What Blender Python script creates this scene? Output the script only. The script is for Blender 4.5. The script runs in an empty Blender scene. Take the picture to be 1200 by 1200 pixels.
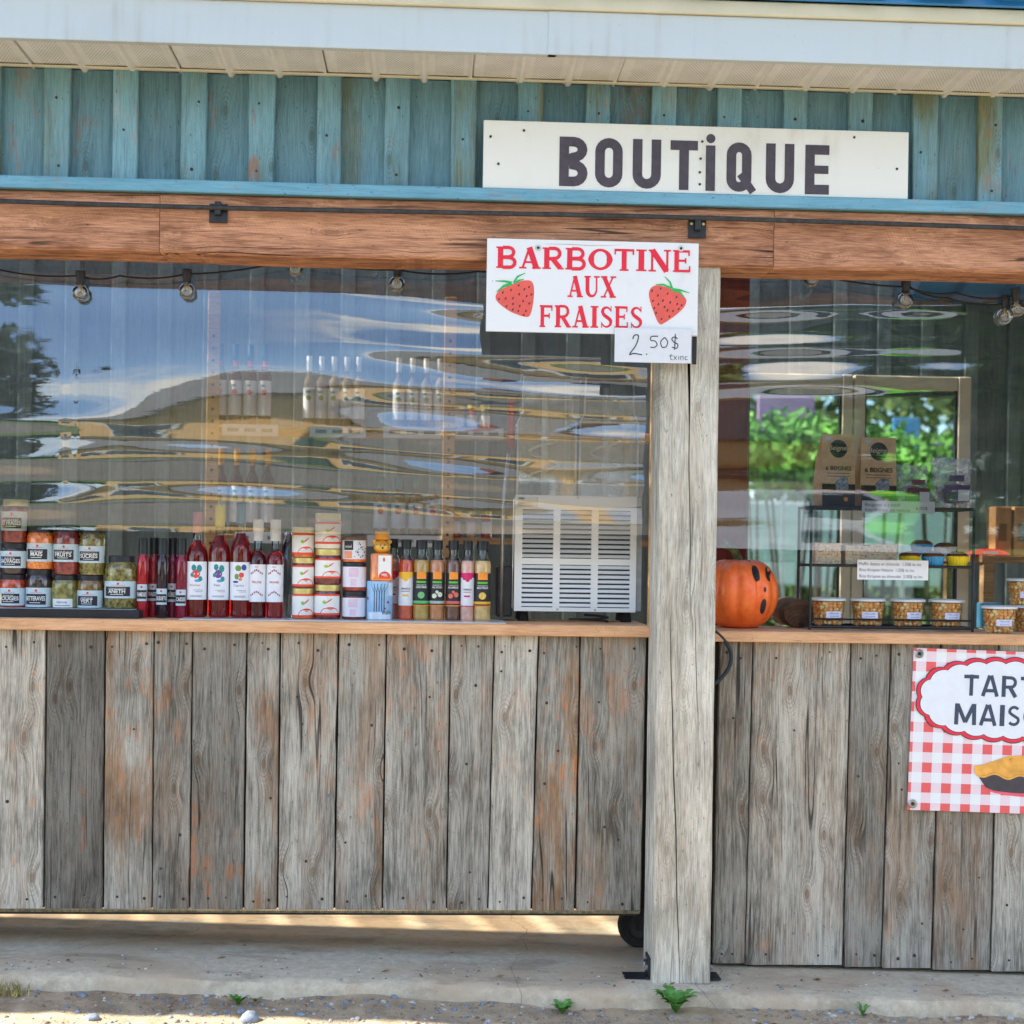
import bpy, math, random
import numpy as np
from mathutils import Vector, Matrix

random.seed(7)
scene = bpy.context.scene
COL = scene.collection

# ------------------------------------------------------------------ camera, sky, sun, exposure
FPX, HY, ROLL = 1800.0, 645.0, 0.015          # focal length and horizon of the 1200 px photograph
YAW = math.atan(90 / FPX)
CAM = Vector((0.0, -4.3, 1.2))
F0 = Vector((math.sin(YAW), math.cos(YAW), 0))
R0 = Vector((math.cos(YAW), -math.sin(YAW), 0))
CR = R0 * math.cos(ROLL) + Vector((0, 0, math.sin(ROLL)))
CU = -R0 * math.sin(ROLL) + Vector((0, 0, math.cos(ROLL)))
camd = bpy.data.cameras.new('camera')
camo = bpy.data.objects.new('camera', camd)
COL.objects.link(camo)
camo.matrix_world = Matrix(((CR.x, CU.x, -F0.x, CAM.x), (CR.y, CU.y, -F0.y, CAM.y), (CR.z, CU.z, -F0.z, CAM.z), (0, 0, 0, 1)))
camd.sensor_width = 36.0
camd.lens = FPX / 1200 * 36
camd.shift_y = (HY - 600) / 1200
camd.clip_start, camd.clip_end = 0.1, 3000
camd.dof.use_dof = True
camd.dof.focus_distance = 4.25
camd.dof.aperture_fstop = 3.2
scene.camera = camo

SUN_DIR = Vector((-0.72, -0.009, 0.69)).normalized()
world = bpy.data.worlds.new('World')
scene.world = world
world.use_nodes = True
wn = world.node_tree.nodes
wl = world.node_tree.links
bg = wn['Background']
sky = wn.new('ShaderNodeTexSky')
sky.sky_type = 'NISHITA'
sky.sun_disc = False
sky.sun_elevation = math.asin(SUN_DIR.z)
sky.sun_rotation = math.atan2(SUN_DIR.x, SUN_DIR.y)
sky.air_density = 1.0
sky.dust_density = 0.3
sky.ozone_density = 3.0
sky.altitude = 1200.0
# scattered fair-weather cloud over the whole sky
wtc = wn.new('ShaderNodeTexCoord')
wsx = wn.new('ShaderNodeSeparateXYZ')
wl.new(wtc.outputs['Generated'], wsx.inputs[0])


def wmath(op, a, b):
    nd = wn.new('ShaderNodeMath')
    nd.operation = op
    for i, v in enumerate((a, b)):
        if isinstance(v, (int, float)):
            nd.inputs[i].default_value = v
        else:
            wl.new(v, nd.inputs[i])
    return nd.outputs[0]


wz = wmath('ADD', wmath('MAXIMUM', wsx.outputs[2], 0.0), 0.16)
wcb = wn.new('ShaderNodeCombineXYZ')
wl.new(wmath('DIVIDE', wsx.outputs[0], wz), wcb.inputs[0])
wl.new(wmath('DIVIDE', wsx.outputs[1], wz), wcb.inputs[1])
wcb.inputs[2].default_value = 7.9
wno = wn.new('ShaderNodeTexNoise')
wno.inputs['Scale'].default_value = 0.9
wno.inputs['Detail'].default_value = 7.0
wno.inputs['Roughness'].default_value = 0.58
wl.new(wcb.outputs[0], wno.inputs['Vector'])
wmr = wn.new('ShaderNodeMapRange')
wmr.interpolation_type = 'SMOOTHSTEP'
wmr.inputs[1].default_value = 0.48
wmr.inputs[2].default_value = 0.64
wl.new(wno.outputs[0], wmr.inputs[0])
wmx = wn.new('ShaderNodeMixRGB')
wl.new(wmr.outputs[0], wmx.inputs[0])
wl.new(sky.outputs['Color'], wmx.inputs[1])
wmx.inputs[2].default_value = (6.9, 6.5, 5.8, 1)
wl.new(wmx.outputs[0], bg.inputs['Color'])
bg.inputs['Strength'].default_value = 0.13
sund = bpy.data.lights.new('sun', 'SUN')
sund.energy = 3.6
sund.angle = math.radians(0.53)
sund.color = (1.0, 0.955, 0.87)
suno = bpy.data.objects.new('sun', sund)
COL.objects.link(suno)
suno.rotation_euler = SUN_DIR.to_track_quat('Z', 'Y').to_euler()

scene.view_settings.view_transform = 'Standard'
scene.view_settings.look = 'None'
scene.view_settings.exposure = 1.86
scene.view_settings.gamma = 1.0
scene.render.engine = 'CYCLES'
scene.cycles.use_denoising = True
scene.cycles.max_bounces = 8
scene.cycles.diffuse_bounces = 4
scene.cycles.use_adaptive_sampling = True
scene.cycles.adaptive_threshold = 0.02
scene.cycles.glossy_bounces = 4
scene.cycles.transmission_bounces = 6
scene.cycles.transparent_max_bounces = 24
scene.cycles.sample_clamp_indirect = 6.0
scene.cycles.caustics_refractive = False
scene.cycles.caustics_reflective = False
scene.cycles.blur_glossy = 0.5


# ------------------------------------------------------------------ helpers
def at(px, py, Y):
    """point of the plane y=Y seen at a pixel of the 1200 px photograph"""
    d = F0 + CR * ((px - 600) / FPX) - CU * ((py - HY) / FPX)
    return CAM + d * ((Y - CAM.y) / d.y)


def ppm(Y):
    return FPX / (Y - CAM.y)


def lin(r, g, b):
    def f(c):
        c /= 255.0
        return c / 12.92 if c <= 0.04045 else ((c + 0.055) / 1.055) ** 2.4
    return (f(r), f(g), f(b), 1.0)


class MB:
    def __init__(self):
        self.v, self.f = [], []

    def add(self, vs, fs):
        n = len(self.v)
        self.v += [tuple(p) for p in vs]
        self.f += [tuple(i + n for i in q) for q in fs]
        return self

    def box(self, x0, x1, y0, y1, z0, z1):
        vs = [(x, y, z) for z in (z0, z1) for y in (y0, y1) for x in (x0, x1)]
        return self.add(vs, [(0, 2, 3, 1), (4, 5, 7, 6), (0, 1, 5, 4), (2, 6, 7, 3), (0, 4, 6, 2), (1, 3, 7, 5)])

    def cbox(self, x0, x1, y0, y1, z0, z1, c=0.003):
        """box with chamfered edges"""
        vs, fs = [], []
        X, Y, Z = (x0, x1), (y0, y1), (z0, z1)
        idx = {}
        for i in (0, 1):
            for j in (0, 1):
                for k in (0, 1):
                    sx, sy, sz = (1, -1)[i], (1, -1)[j], (1, -1)[k]
                    for a in range(3):
                        p = [X[i] + sx * c, Y[j] + sy * c, Z[k] + sz * c]
                        p[a] = (X[i], Y[j], Z[k])[a]
                        idx[i, j, k, a] = len(vs)
                        vs.append(tuple(p))
        for i in (0, 1):
            q = [idx[i, 0, 0, 0], idx[i, 1, 0, 0], idx[i, 1, 1, 0], idx[i, 0, 1, 0]]
            fs.append(q if i else q[::-1])
            q = [idx[0, i, 0, 1], idx[1, i, 0, 1], idx[1, i, 1, 1], idx[0, i, 1, 1]]
            fs.append(q[::-1] if i else q)
            q = [idx[0, 0, i, 2], idx[1, 0, i, 2], idx[1, 1, i, 2], idx[0, 1, i, 2]]
            fs.append(q if i else q[::-1])
        for a in (0, 1):
            for b in (0, 1):
                fs.append([idx[a, b, 0, 0], idx[a, b, 1, 0], idx[a, b, 1, 1], idx[a, b, 0, 1]])
                fs.append([idx[a, 0, b, 0], idx[a, 1, b, 0], idx[a, 1, b, 2], idx[a, 0, b, 2]])
                fs.append([idx[0, a, b, 1], idx[1, a, b, 1], idx[1, a, b, 2], idx[0, a, b, 2]])
        for i in (0, 1):
            for j in (0, 1):
                for k in (0, 1):
                    fs.append([idx[i, j, k, 0], idx[i, j, k, 1], idx[i, j, k, 2]])
        return self.add(vs, fs)

    def lathe(self, prof, seg=24, c=(0, 0, 0), cap=True, sq=None):
        """profile [(r, z)...] turned about z; sq makes the section squarer"""
        vs, fs = [], []
        n = len(prof)
        for r, z in prof:
            for k in range(seg):
                a = 2 * math.pi * (k + 0.5) / seg
                ca, sa = math.cos(a), math.sin(a)
                m = 1.0
                if sq:
                    m = 1 / (abs(ca) ** sq + abs(sa) ** sq) ** (1 / sq)
                vs.append((c[0] + r * m * ca, c[1] + r * m * sa, c[2] + z))
        for i in range(n - 1):
            for k in range(seg):
                k2 = (k + 1) % seg
                fs.append((i * seg + k, i * seg + k2, (i + 1) * seg + k2, (i + 1) * seg + k))
        if cap:
            fs.append(tuple(range(seg))[::-1])
            fs.append(tuple((n - 1) * seg + k for k in range(seg)))
        return self.add(vs, fs)

    def tube(self, pts, r, seg=8, cap=True):
        pts = [Vector(p) for p in pts]
        vs, fs = [], []
        up = Vector((0, 0, 1))
        prev = None
        for i, p in enumerate(pts):
            t = (pts[min(i + 1, len(pts) - 1)] - pts[max(i - 1, 0)]).normalized()
            if prev is None:
                a = t.orthogonal().normalized()
            else:
                a = (prev - t * prev.dot(t)).normalized()
            prev = a
            b = t.cross(a)
            rr = r[i] if isinstance(r, (list, tuple)) else r
            for k in range(seg):
                w = 2 * math.pi * k / seg
                vs.append(p + a * (math.cos(w) * rr) + b * (math.sin(w) * rr))
        for i in range(len(pts) - 1):
            for k in range(seg):
                k2 = (k + 1) % seg
                fs.append((i * seg + k, i * seg + k2, (i + 1) * seg + k2, (i + 1) * seg + k))
        if cap:
            fs.append(tuple(range(seg))[::-1])
            fs.append(tuple((len(pts) - 1) * seg + k for k in range(seg)))
        return self.add(vs, fs)

    def sphere(self, c, r, seg=12, rings=8, sc=(1, 1, 1)):
        vs, fs = [], []
        for i in range(rings + 1):
            t = math.pi * i / rings
            for k in range(seg):
                a = 2 * math.pi * k / seg
                vs.append((c[0] + r * sc[0] * math.sin(t) * math.cos(a), c[1] + r * sc[1] * math.sin(t) * math.sin(a), c[2] - r * sc[2] * math.cos(t)))
        for i in range(rings):
            for k in range(seg):
                k2 = (k + 1) % seg
                fs.append((i * seg + k, i * seg + k2, (i + 1) * seg + k2, (i + 1) * seg + k))
        return self.add(vs, fs)

    def slab(self, pts, y, th=0.0006):
        """flat outline in x,z at depth y (front face towards -y) with thickness th behind it"""
        n = len(pts)
        vs = [(p[0], y, p[1]) for p in pts] + [(p[0], y + th, p[1]) for p in pts]
        area = sum(pts[i][0] * pts[(i + 1) % n][1] - pts[(i + 1) % n][0] * pts[i][1] for i in range(n))
        fr = list(range(n)) if area > 0 else list(range(n))[::-1]
        fs = [tuple(fr)]
        for i in range(n):
            j = (i + 1) % n
            fs.append((i, i + n, j + n, j) if area > 0 else (j, j + n, i + n, i))
        return self.add(vs, fs)

    def ribbon(self, pts, w, y, closed=False, th=0.0006):
        """stroke of width w along points in x,z"""
        P = [Vector((p[0], p[1])) for p in pts]
        n = len(P)
        L, R = [], []
        for i in range(n):
            if closed:
                a, b = P[i - 1], P[(i + 1) % n]
            else:
                a, b = P[max(i - 1, 0)], P[min(i + 1, n - 1)]
            d1 = (P[i] - a).normalized() if (P[i] - a).length > 1e-9 else None
            d2 = (b - P[i]).normalized() if (b - P[i]).length > 1e-9 else None
            d1 = d1 or d2
            d2 = d2 or d1
            n1 = Vector((-d1.y, d1.x))
            n2 = Vector((-d2.y, d2.x))
            m = n1 + n2
            if m.length < 1e-6:
                m = n1
            m.normalize()
            k = min(1.0 / max(m.dot(n1), 0.35), 2.2)
            ww = w[min(len(w) - 1, int(i * len(w) / n))] if isinstance(w, (list, tuple)) else w
            L.append(P[i] + m * (ww / 2 * k))
            R.append(P[i] - m * (ww / 2 * k))
        m_ = n if closed else n - 1
        vs = [(p.x, y, p.y) for p in L] + [(p.x, y, p.y) for p in R]
        fs = []
        for i in range(m_):
            j = (i + 1) % n
            fs.append((i, n + i, n + j, j))
        return self.add(vs, fs)

    def build(self, name, mat, parent=None, loc=None, smooth=False):
        me = bpy.data.meshes.new(name)
        me.from_pydata(self.v, [], self.f)
        me.update()
        if smooth:
            me.polygons.foreach_set('use_smooth', [True] * len(me.polygons))
            if smooth == 'auto':
                me.set_sharp_from_angle(angle=math.radians(38))
        if mat:
            me.materials.append(mat)
        return link(name, me, parent, loc)


def link(name, me, parent=None, loc=None):
    o = bpy.data.objects.new(name, me)
    COL.objects.link(o)
    if parent is not None:
        o.parent = parent
    if loc is not None:
        o.location = loc
    return o


def tag(o, label, cat, group=None, kind=None):
    if label:
        o['label'] = label
    if cat:
        o['category'] = cat
    if group:
        o['group'] = group
    if kind:
        o['kind'] = kind
    return o


def thing(name, label, cat, loc=(0, 0, 0), rz=0.0, group=None):
    o = bpy.data.objects.new(name, None)
    COL.objects.link(o)
    o.empty_display_size = 0.05
    o.location = loc
    o.rotation_euler = (0, 0, rz)
    return tag(o, label, cat, group)


def copy_tree(o, parent=None):
    c = o.copy()
    COL.objects.link(c)
    c.parent = parent
    for ch in list(o.children):
        copy_tree(ch, c)
    return c


TXT = bpy.data.curves.new('text_tmp', 'FONT')
TXO = bpy.data.objects.new('text_tmp', TXT)
COL.objects.link(TXO)


def text_mesh(s, size, bold=0.0, squeeze=1.0):
    """flat lettering from the built-in font: verts (x, z) centred on x, baseline 0"""
    TXT.body = s
    TXT.size = size
    TXT.offset = bold
    TXT.align_x = 'CENTER'
    TXT.resolution_u = 3
    bpy.context.view_layer.update()
    dg = bpy.context.evaluated_depsgraph_get()
    me = bpy.data.meshes.new_from_object(TXO.evaluated_get(dg))
    vs = [(v.co.x * squeeze, v.co.y) for v in me.vertices]
    fs = [tuple(p.vertices) for p in me.polygons]
    bpy.data.meshes.remove(me)
    return vs, fs


def fit_text(mb, s, x0, x1, z0, h, y, bold=0.0):
    """text scaled into x0..x1, cap height h, at depth y"""
    vs, fs = text_mesh(s, 1.0, bold)
    xs = [v[0] for v in vs]
    cap = 0.70
    a, b = min(xs), max(xs)
    mb.add([(x0 + (v[0] - a) / (b - a) * (x1 - x0), y, z0 + v[1] / cap * h) for v in vs], fs)


# ------------------------------------------------------------------ materials
MATS = {}


class NT:
    def __init__(self, name):
        self.m = bpy.data.materials.new(name)
        self.m.use_nodes = True
        self.t = self.m.node_tree
        self.b = self.t.nodes['Principled BSDF']
        self.out = self.t.nodes['Material Output']

    def n(self, kind, **kw):
        nd = self.t.nodes.new('ShaderNode' + kind)
        for k, v in kw.items():
            if k.startswith('i_'):
                key = k[2:]
                key = int(key) if key.isdigit() else key.replace('_', ' ')
                nd.inputs[key].default_value = v
            else:
                setattr(nd, k, v)
        return nd

    def l(self, a, b):
        self.t.links.new(a, b)

    def math(self, op, a, b=None, c=None, clamp=False):
        nd = self.n('Math', operation=op, use_clamp=clamp)
        for i, v in enumerate((a, b, c)):
            if v is None:
                continue
            if isinstance(v, (int, float)):
                nd.inputs[i].default_value = v
            else:
                self.l(v, nd.inputs[i])
        return nd.outputs[0]

    def mix(self, fac, a, b, blend='MIX'):
        nd = self.n('MixRGB', blend_type=blend)
        for i, v in enumerate((fac, a, b)):
            if isinstance(v, (int, float)):
                nd.inputs[i].default_value = v
            elif isinstance(v, tuple):
                nd.inputs[i].default_value = v
            else:
                self.l(v, nd.inputs[i])
        return nd.outputs[0]

    def step(self, v, a, b):
        nd = self.n('MapRange', interpolation_type='SMOOTHSTEP')
        self.l(v, nd.inputs[0])
        nd.inputs[1].default_value = a
        nd.inputs[2].default_value = b
        return nd.outputs[0]

    def noise(self, vec, scale=5.0, detail=4.0, rough=0.55, dim='3D'):
        nd = self.n('TexNoise', noise_dimensions=dim)
        nd.inputs['Scale'].default_value = scale
        nd.inputs['Detail'].default_value = detail
        nd.inputs['Roughness'].default_value = rough
        if vec is not None:
            self.l(vec, nd.inputs['Vector'])
        return nd.outputs[0]

    def scale(self, vec, s):
        nd = self.n('VectorMath', operation='MULTIPLY')
        self.l(vec, nd.inputs[0])
        nd.inputs[1].default_value = s
        return nd.outputs[0]

    def bump(self, h, dist=0.002, strength=0.6):
        nd = self.n('Bump')
        nd.inputs['Distance'].default_value = dist
        nd.inputs['Strength'].default_value = strength
        self.l(h, nd.inputs['Height'])
        self.l(nd.outputs[0], self.b.inputs['Normal'])


def plain(name, rgb, rough=0.5, metal=0.0, coat=0.0, var=0.12, vscale=30.0, spec=0.5, trans=0.0, ior=1.45, alpha=1.0, bump=0.0):
    """procedural material: a base colour with slight mottling"""
    if name in MATS:
        return MATS[name]
    k = NT(name)
    c = lin(*rgb)
    tc = k.n('TexCoord').outputs['Object']
    nz = k.noise(tc, vscale, 5.0, 0.6)
    d = tuple(x * (1 - var * 1.6) for x in c[:3]) + (1,)
    e = tuple(min(1, x * (1 + var)) for x in c[:3]) + (1,)
    k.l(k.mix(k.step(nz, 0.3, 0.7), d, e), k.b.inputs['Base Color'])
    k.b.inputs['Roughness'].default_value = rough
    k.b.inputs['Metallic'].default_value = metal
    k.b.inputs['Coat Weight'].default_value = coat
    k.b.inputs['Coat Roughness'].default_value = 0.03
    k.b.inputs['Specular IOR Level'].default_value = spec
    k.b.inputs['Transmission Weight'].default_value = trans
    k.b.inputs['IOR'].default_value = ior
    k.b.inputs['Alpha'].default_value = alpha
    if bump:
        k.bump(nz, bump, 0.5)
    MATS[name] = k.m
    return k.m


def wood(name, light, dark, brown, raw, axis='z', crack=1.0, saw=0.25, knot=1.0, rough=0.85, contrast=1.0):
    """old lumber: long grain, knots that bend the grain, cracks, raw patches; tone / warm / raw / seed are read from each board"""
    k = NT(name)
    tc = k.n('TexCoord').outputs['Object']
    if axis == 'x':
        sw = k.n('SeparateXYZ')
        k.l(tc, sw.inputs[0])
        cb = k.n('CombineXYZ')
        k.l(sw.outputs[2], cb.inputs[0])
        k.l(sw.outputs[1], cb.inputs[1])
        k.l(sw.outputs[0], cb.inputs[2])
        tc = cb.outputs[0]

    def attr(nm):
        return k.n('Attribute', attribute_type='OBJECT', attribute_name=nm).outputs['Fac']
    seed = attr('seed')
    sv = k.n('CombineXYZ')
    k.l(k.math('MULTIPLY', seed, 3.17), sv.inputs[0])
    k.l(k.math('MULTIPLY', seed, 1.37), sv.inputs[1])
    k.l(k.math('MULTIPLY', seed, 7.73), sv.inputs[2])
    vadd = k.n('VectorMath', operation='ADD')
    k.l(tc, vadd.inputs[0])
    k.l(sv.outputs[0], vadd.inputs[1])
    P = vadd.outputs[0]
    # knots
    vor = k.n('TexVoronoi', feature='F1', voronoi_dimensions='2D')
    vor.inputs['Scale'].default_value = 1.0
    vor.inputs['Randomness'].default_value = 1.0
    ks_ = k.n('SeparateXYZ')
    k.l(P, ks_.inputs[0])
    kc_ = k.n('CombineXYZ')
    k.l(k.math('MULTIPLY', ks_.outputs[0], 7.0), kc_.inputs[0])
    k.l(k.math('MULTIPLY', ks_.outputs[2], 3.0), kc_.inputs[1])
    k.l(kc_.outputs[0], vor.inputs['Vector'])
    kd = vor.outputs['Distance']
    kmask = k.math('SUBTRACT', 1.0, k.step(kd, 0.03, 0.26))          # bends the grain
    kcore = k.math('SUBTRACT', 1.0, k.step(kd, 0.02, 0.085))
    # grain coordinate
    warp = k.noise(k.scale(P, (5, 5, 1.3)), 1.0, 3.0, 0.5)
    wsep = k.n('SeparateXYZ')
    k.l(P, wsep.inputs[0])
    gx = k.math('ADD', wsep.outputs[0], k.math('MULTIPLY', warp, 0.032))
    gx = k.math('ADD', gx, k.math('MULTIPLY', kmask, 0.014 * knot))
    gv = k.n('CombineXYZ')
    k.l(gx, gv.inputs[0])
    k.l(wsep.outputs[1], gv.inputs[1])
    k.l(wsep.outputs[2], gv.inputs[2])
    G = gv.outputs[0]
    fine = k.noise(k.scale(G, (270, 60, 15)), 1.0, 6.0, 0.7)
    med = k.noise(k.scale(G, (70, 30, 2.6)), 1.0, 5.0, 0.6)
    wide = k.noise(k.scale(G, (15, 17, 1.8)), 1.0, 4.0, 0.6)
    blot = k.noise(k.scale(P, (9, 9, 4.5)), 1.0, 5.0, 0.62)
    g = k.math('ADD', k.math('MULTIPLY', fine, 0.62), k.math('ADD', k.math('MULTIPLY', med, 0.30), k.math('MULTIPLY', wide, 0.23)))
    g = k.math('ADD', g, k.math('MULTIPLY', k.math('SUBTRACT', blot, 0.5), 0.36))
    sawn = k.n('TexWave', wave_type='BANDS', bands_direction='DIAGONAL')
    sawn.inputs['Scale'].default_value = 34.0
    sawn.inputs['Distortion'].default_value = 6.0
    sawn.inputs['Detail'].default_value = 2.0
    sawn.inputs['Detail Scale'].default_value = 0.6
    k.l(k.scale(P, (0.9, 0.2, 2.2)), sawn.inputs['Vector'])
    sawm = k.math('MULTIPLY', k.step(blot, 0.48, 0.66), saw * 0.10)
    g = k.math('SUBTRACT', g, k.math('MULTIPLY', sawn.outputs['Fac'], sawm))
    gg = k.step(g, 0.575 - 0.17 / contrast, 0.575 + 0.15 / contrast)
    col = k.mix(gg, dark, light)
    bz = k.noise(k.scale(P, (11, 11, 2.2)), 1.0, 5.0, 0.65)
    bm = k.math('MULTIPLY', k.step(bz, 0.42, 0.68), attr('warm'), clamp=True)
    col = k.mix(bm, col, k.mix(gg, tuple(c * 0.45 for c in brown[:3]) + (1,), brown))
    # raw orange wood showing where the grey skin has gone
    rz = k.noise(k.scale(P, (26, 26, 11)), 1.0, 6.0, 0.72)
    rlow = k.noise(k.scale(P, (4, 4, 1.6)), 1.0, 2.0, 0.5)
    rthr = k.math('ADD', rz, k.math('MULTIPLY', k.math('SUBTRACT', rlow, 0.5), 0.55))
    rm = k.math('MULTIPLY', k.step(rthr, 0.58, 0.70), attr('raw'), clamp=True)
    col = k.mix(rm, col, k.mix(gg, tuple(c * 0.6 for c in raw[:3]) + (1,), raw))
    # knots: dark heart and rings
    rings = k.math('FRACT', k.math('MULTIPLY', kd, 26.0))
    ring = k.math('MULTIPLY', k.step(rings, 0.55, 0.95), k.math('SUBTRACT', 1.0, k.step(kd, 0.1, 0.26)))
    col = k.mix(k.math('MULTIPLY', ring, 0.45 * knot), col, tuple(c * 0.45 for c in brown[:3]) + (1,))
    col = k.mix(k.math('MULTIPLY', kcore, 0.65 * knot), col, tuple(c * 0.42 for c in brown[:3]) + (1,))
    # drying cracks along the grain
    cz = k.noise(k.scale(G, (20, 8, 0.55)), 1.0, 2.0, 0.4)
    cl = k.math('ABSOLUTE', k.math('SUBTRACT', cz, 0.5))
    cm = k.math('SUBTRACT', 1.0, k.step(cl, 0.004, 0.012))
    cg = k.step(k.noise(k.scale(P, (14, 14, 2.5)), 1.0, 2.0, 0.5), 0.5, 0.6)
    cm = k.math('MULTIPLY', k.math('MULTIPLY', cm, cg), crack)
    col = k.mix(k.math('MULTIPLY', cm, 0.85), col, (0.02, 0.018, 0.016, 1))
    # dark weather specks
    sp = k.noise(k.scale(P, (150, 150, 60)), 1.0, 2.0, 0.5)
    col = k.mix(k.math('MULTIPLY', k.step(sp, 0.68, 0.76), 0.55), col, (0.03, 0.027, 0.024, 1))
    tone = attr('tone')
    tm = k.n('MixRGB', blend_type='MULTIPLY')
    tm.inputs[0].default_value = 1.0
    k.l(col, tm.inputs[1])
    tcb = k.n('CombineXYZ')
    for i in range(3):
        k.l(tone, tcb.inputs[i])
    k.l(tcb.outputs[0], tm.inputs[2])
    k.l(tm.outputs[0], k.b.inputs['Base Color'])
    k.b.inputs['Roughness'].default_value = rough
    k.b.inputs['Specular IOR Level'].default_value = 0.25
    hh = k.math('SUBTRACT', k.math('SUBTRACT', g, k.math('MULTIPLY', cm, 0.8)), k.math('MULTIPLY', kcore, 0.2))
    k.bump(hh, 0.004, 0.55)
    MATS[name] = k.m
    return k.m


def wattr(o, tone=1.0, warm=0.5, raw=0.5, seed=None):
    o['tone'] = float(tone)
    o['warm'] = float(warm)
    o['raw'] = float(raw)
    o['seed'] = float(random.uniform(0, 40) if seed is None else seed)
    return o


W_GREY = wood('weathered_grey_wood', lin(196, 193, 180), lin(88, 86, 78), lin(168, 136, 104), lin(226, 150, 92), contrast=0.82)
W_POST = wood('silvered_post_wood', lin(226, 222, 206), lin(138, 134, 122), lin(176, 160, 138), lin(206, 158, 118), crack=0.5, knot=0.6, saw=0.2, contrast=0.85)
W_BEAM = wood('red_brown_beam_wood', lin(212, 156, 120), lin(118, 74, 54), lin(158, 106, 74), lin(232, 174, 134), axis='x', crack=1.0, knot=0.6, saw=0.4, contrast=0.9)
W_TEAL = wood('teal_stained_wood', lin(128, 170, 180), lin(86, 122, 132), lin(122, 132, 106), lin(170, 120, 84), crack=0.25, saw=0.3, knot=0.8, rough=0.7, contrast=0.7)
W_TEALX = wood('teal_stained_trim_wood', lin(124, 176, 196), lin(90, 144, 166), lin(100, 140, 150), lin(190, 130, 96), axis='x', crack=0.2, saw=0.0, knot=0.2, rough=0.7, contrast=0.6)
W_PINE = wood('new_pine_wood', lin(228, 184, 142), lin(186, 136, 96), lin(196, 146, 104), lin(226, 178, 132), axis='x', crack=0.15, saw=0.0, knot=0.3, rough=0.55, contrast=0.7)
W_BACK = wood('dark_teal_back_wood', lin(146, 160, 158), lin(92, 112, 116), lin(116, 124, 116), lin(110, 96, 80), crack=0.3, saw=0.1, knot=0.5, contrast=0.6)
W_SHELF = wood('tan_shelf_wood', lin(206, 172, 128), lin(150, 114, 78), lin(160, 120, 84), lin(206, 160, 112), axis='x', crack=0.2, saw=0.0, knot=0.4, contrast=0.7)
W_RED = wood('red_painted_wood', lin(142, 58, 48), lin(92, 36, 32), lin(100, 50, 40), lin(150, 80, 60), crack=0.3, saw=0.0, knot=0.3, contrast=0.6)



def soiled(name, rgb, dirt, rough=0.4, streak=0.35, speck=0.5, axis=(9, 9, 1.2)):
    """painted sheet with rain streaks, smudges and fly specks"""
    k = NT(name)
    tc = k.n('TexCoord').outputs['Object']
    a = k.noise(k.scale(tc, axis), 1.0, 5, 0.6)
    b = k.noise(tc, 2.3, 5, 0.6)
    c = k.noise(tc, 95, 2, 0.5)
    col = k.mix(k.math('MULTIPLY', k.math('MULTIPLY', k.step(a, 0.48, 0.75), k.step(b, 0.4, 0.65)), streak), lin(*rgb), lin(*dirt))
    col = k.mix(k.math('MULTIPLY', k.step(b, 0.5, 0.72), streak * 0.4), col, lin(*dirt))
    col = k.mix(k.math('MULTIPLY', k.step(c, 0.72, 0.78), speck), col, lin(*[v * 0.5 for v in dirt]))
    k.l(col, k.b.inputs['Base Color'])
    k.b.inputs['Roughness'].default_value = rough
    k.bump(b, 0.004, 0.25)
    MATS[name] = k.m
    return k.m


M_FASCIA = soiled('white_enamel_fascia', (192, 201, 202), (150, 142, 124), 0.35, 0.3, 0.35, (30, 9, 2))
M_CREAM = plain('cream_drip_edge', (214, 206, 178), 0.4, var=0.04, vscale=8)
M_BLACK = plain('black_metal', (34, 36, 40), 0.45, var=0.2)
M_RUBBER = plain('black_rubber', (30, 31, 33), 0.8, var=0.25, vscale=60)
M_STEEL = plain('galvanised_steel', (170, 172, 172), 0.35, metal=0.9, var=0.15)
M_RUST = plain('rusty_nail', (62, 48, 42), 0.7, var=0.3)
M_WHITE = plain('white_paper', (224, 226, 228), 0.7, var=0.02)
M_WPAINT = soiled('white_sign_paint', (224, 224, 216), (176, 166, 142), 0.6, 0.45, 0.5, (14, 9, 5))
M_CHAR = plain('charcoal_letter_paint', (74, 68, 76), 0.7, var=0.12, vscale=40)
M_REDP = plain('red_sign_vinyl', (226, 32, 58), 0.45, var=0.04)
M_DARKINK = plain('dark_ink', (44, 46, 54), 0.6, var=0.1)
M_INK = plain('marker_ink', (52, 50, 58), 0.6, var=0.1)
M_BLUEROOF = plain('blue_roof_metal', (48, 132, 196), 0.35, var=0.08, vscale=5)


def glass_mat(name, tint=(255, 255, 255), refl=1.0, ior=1.45, rough=0.0):
    """thin clear pane: see-through with a mirror reflection that grows at grazing angles"""
    if name in MATS:
        return MATS[name]
    k = NT(name)
    k.t.nodes.remove(k.b)
    tr = k.n('BsdfTransparent')
    tr.inputs[0].default_value = lin(*tint)
    gl = k.n('BsdfGlossy')
    gl.inputs['Roughness'].default_value = rough
    fr = k.n('Fresnel')
    fr.inputs[0].default_value = ior
    fac = k.math('MULTIPLY', fr.outputs[0], refl, clamp=True)
    mx = k.n('MixShader')
    k.l(fac, mx.inputs[0])
    k.l(tr.outputs[0], mx.inputs[1])
    k.l(gl.outputs[0], mx.inputs[2])
    k.l(mx.outputs[0], k.out.inputs[0])
    MATS[name] = k.m
    return k.m


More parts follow.
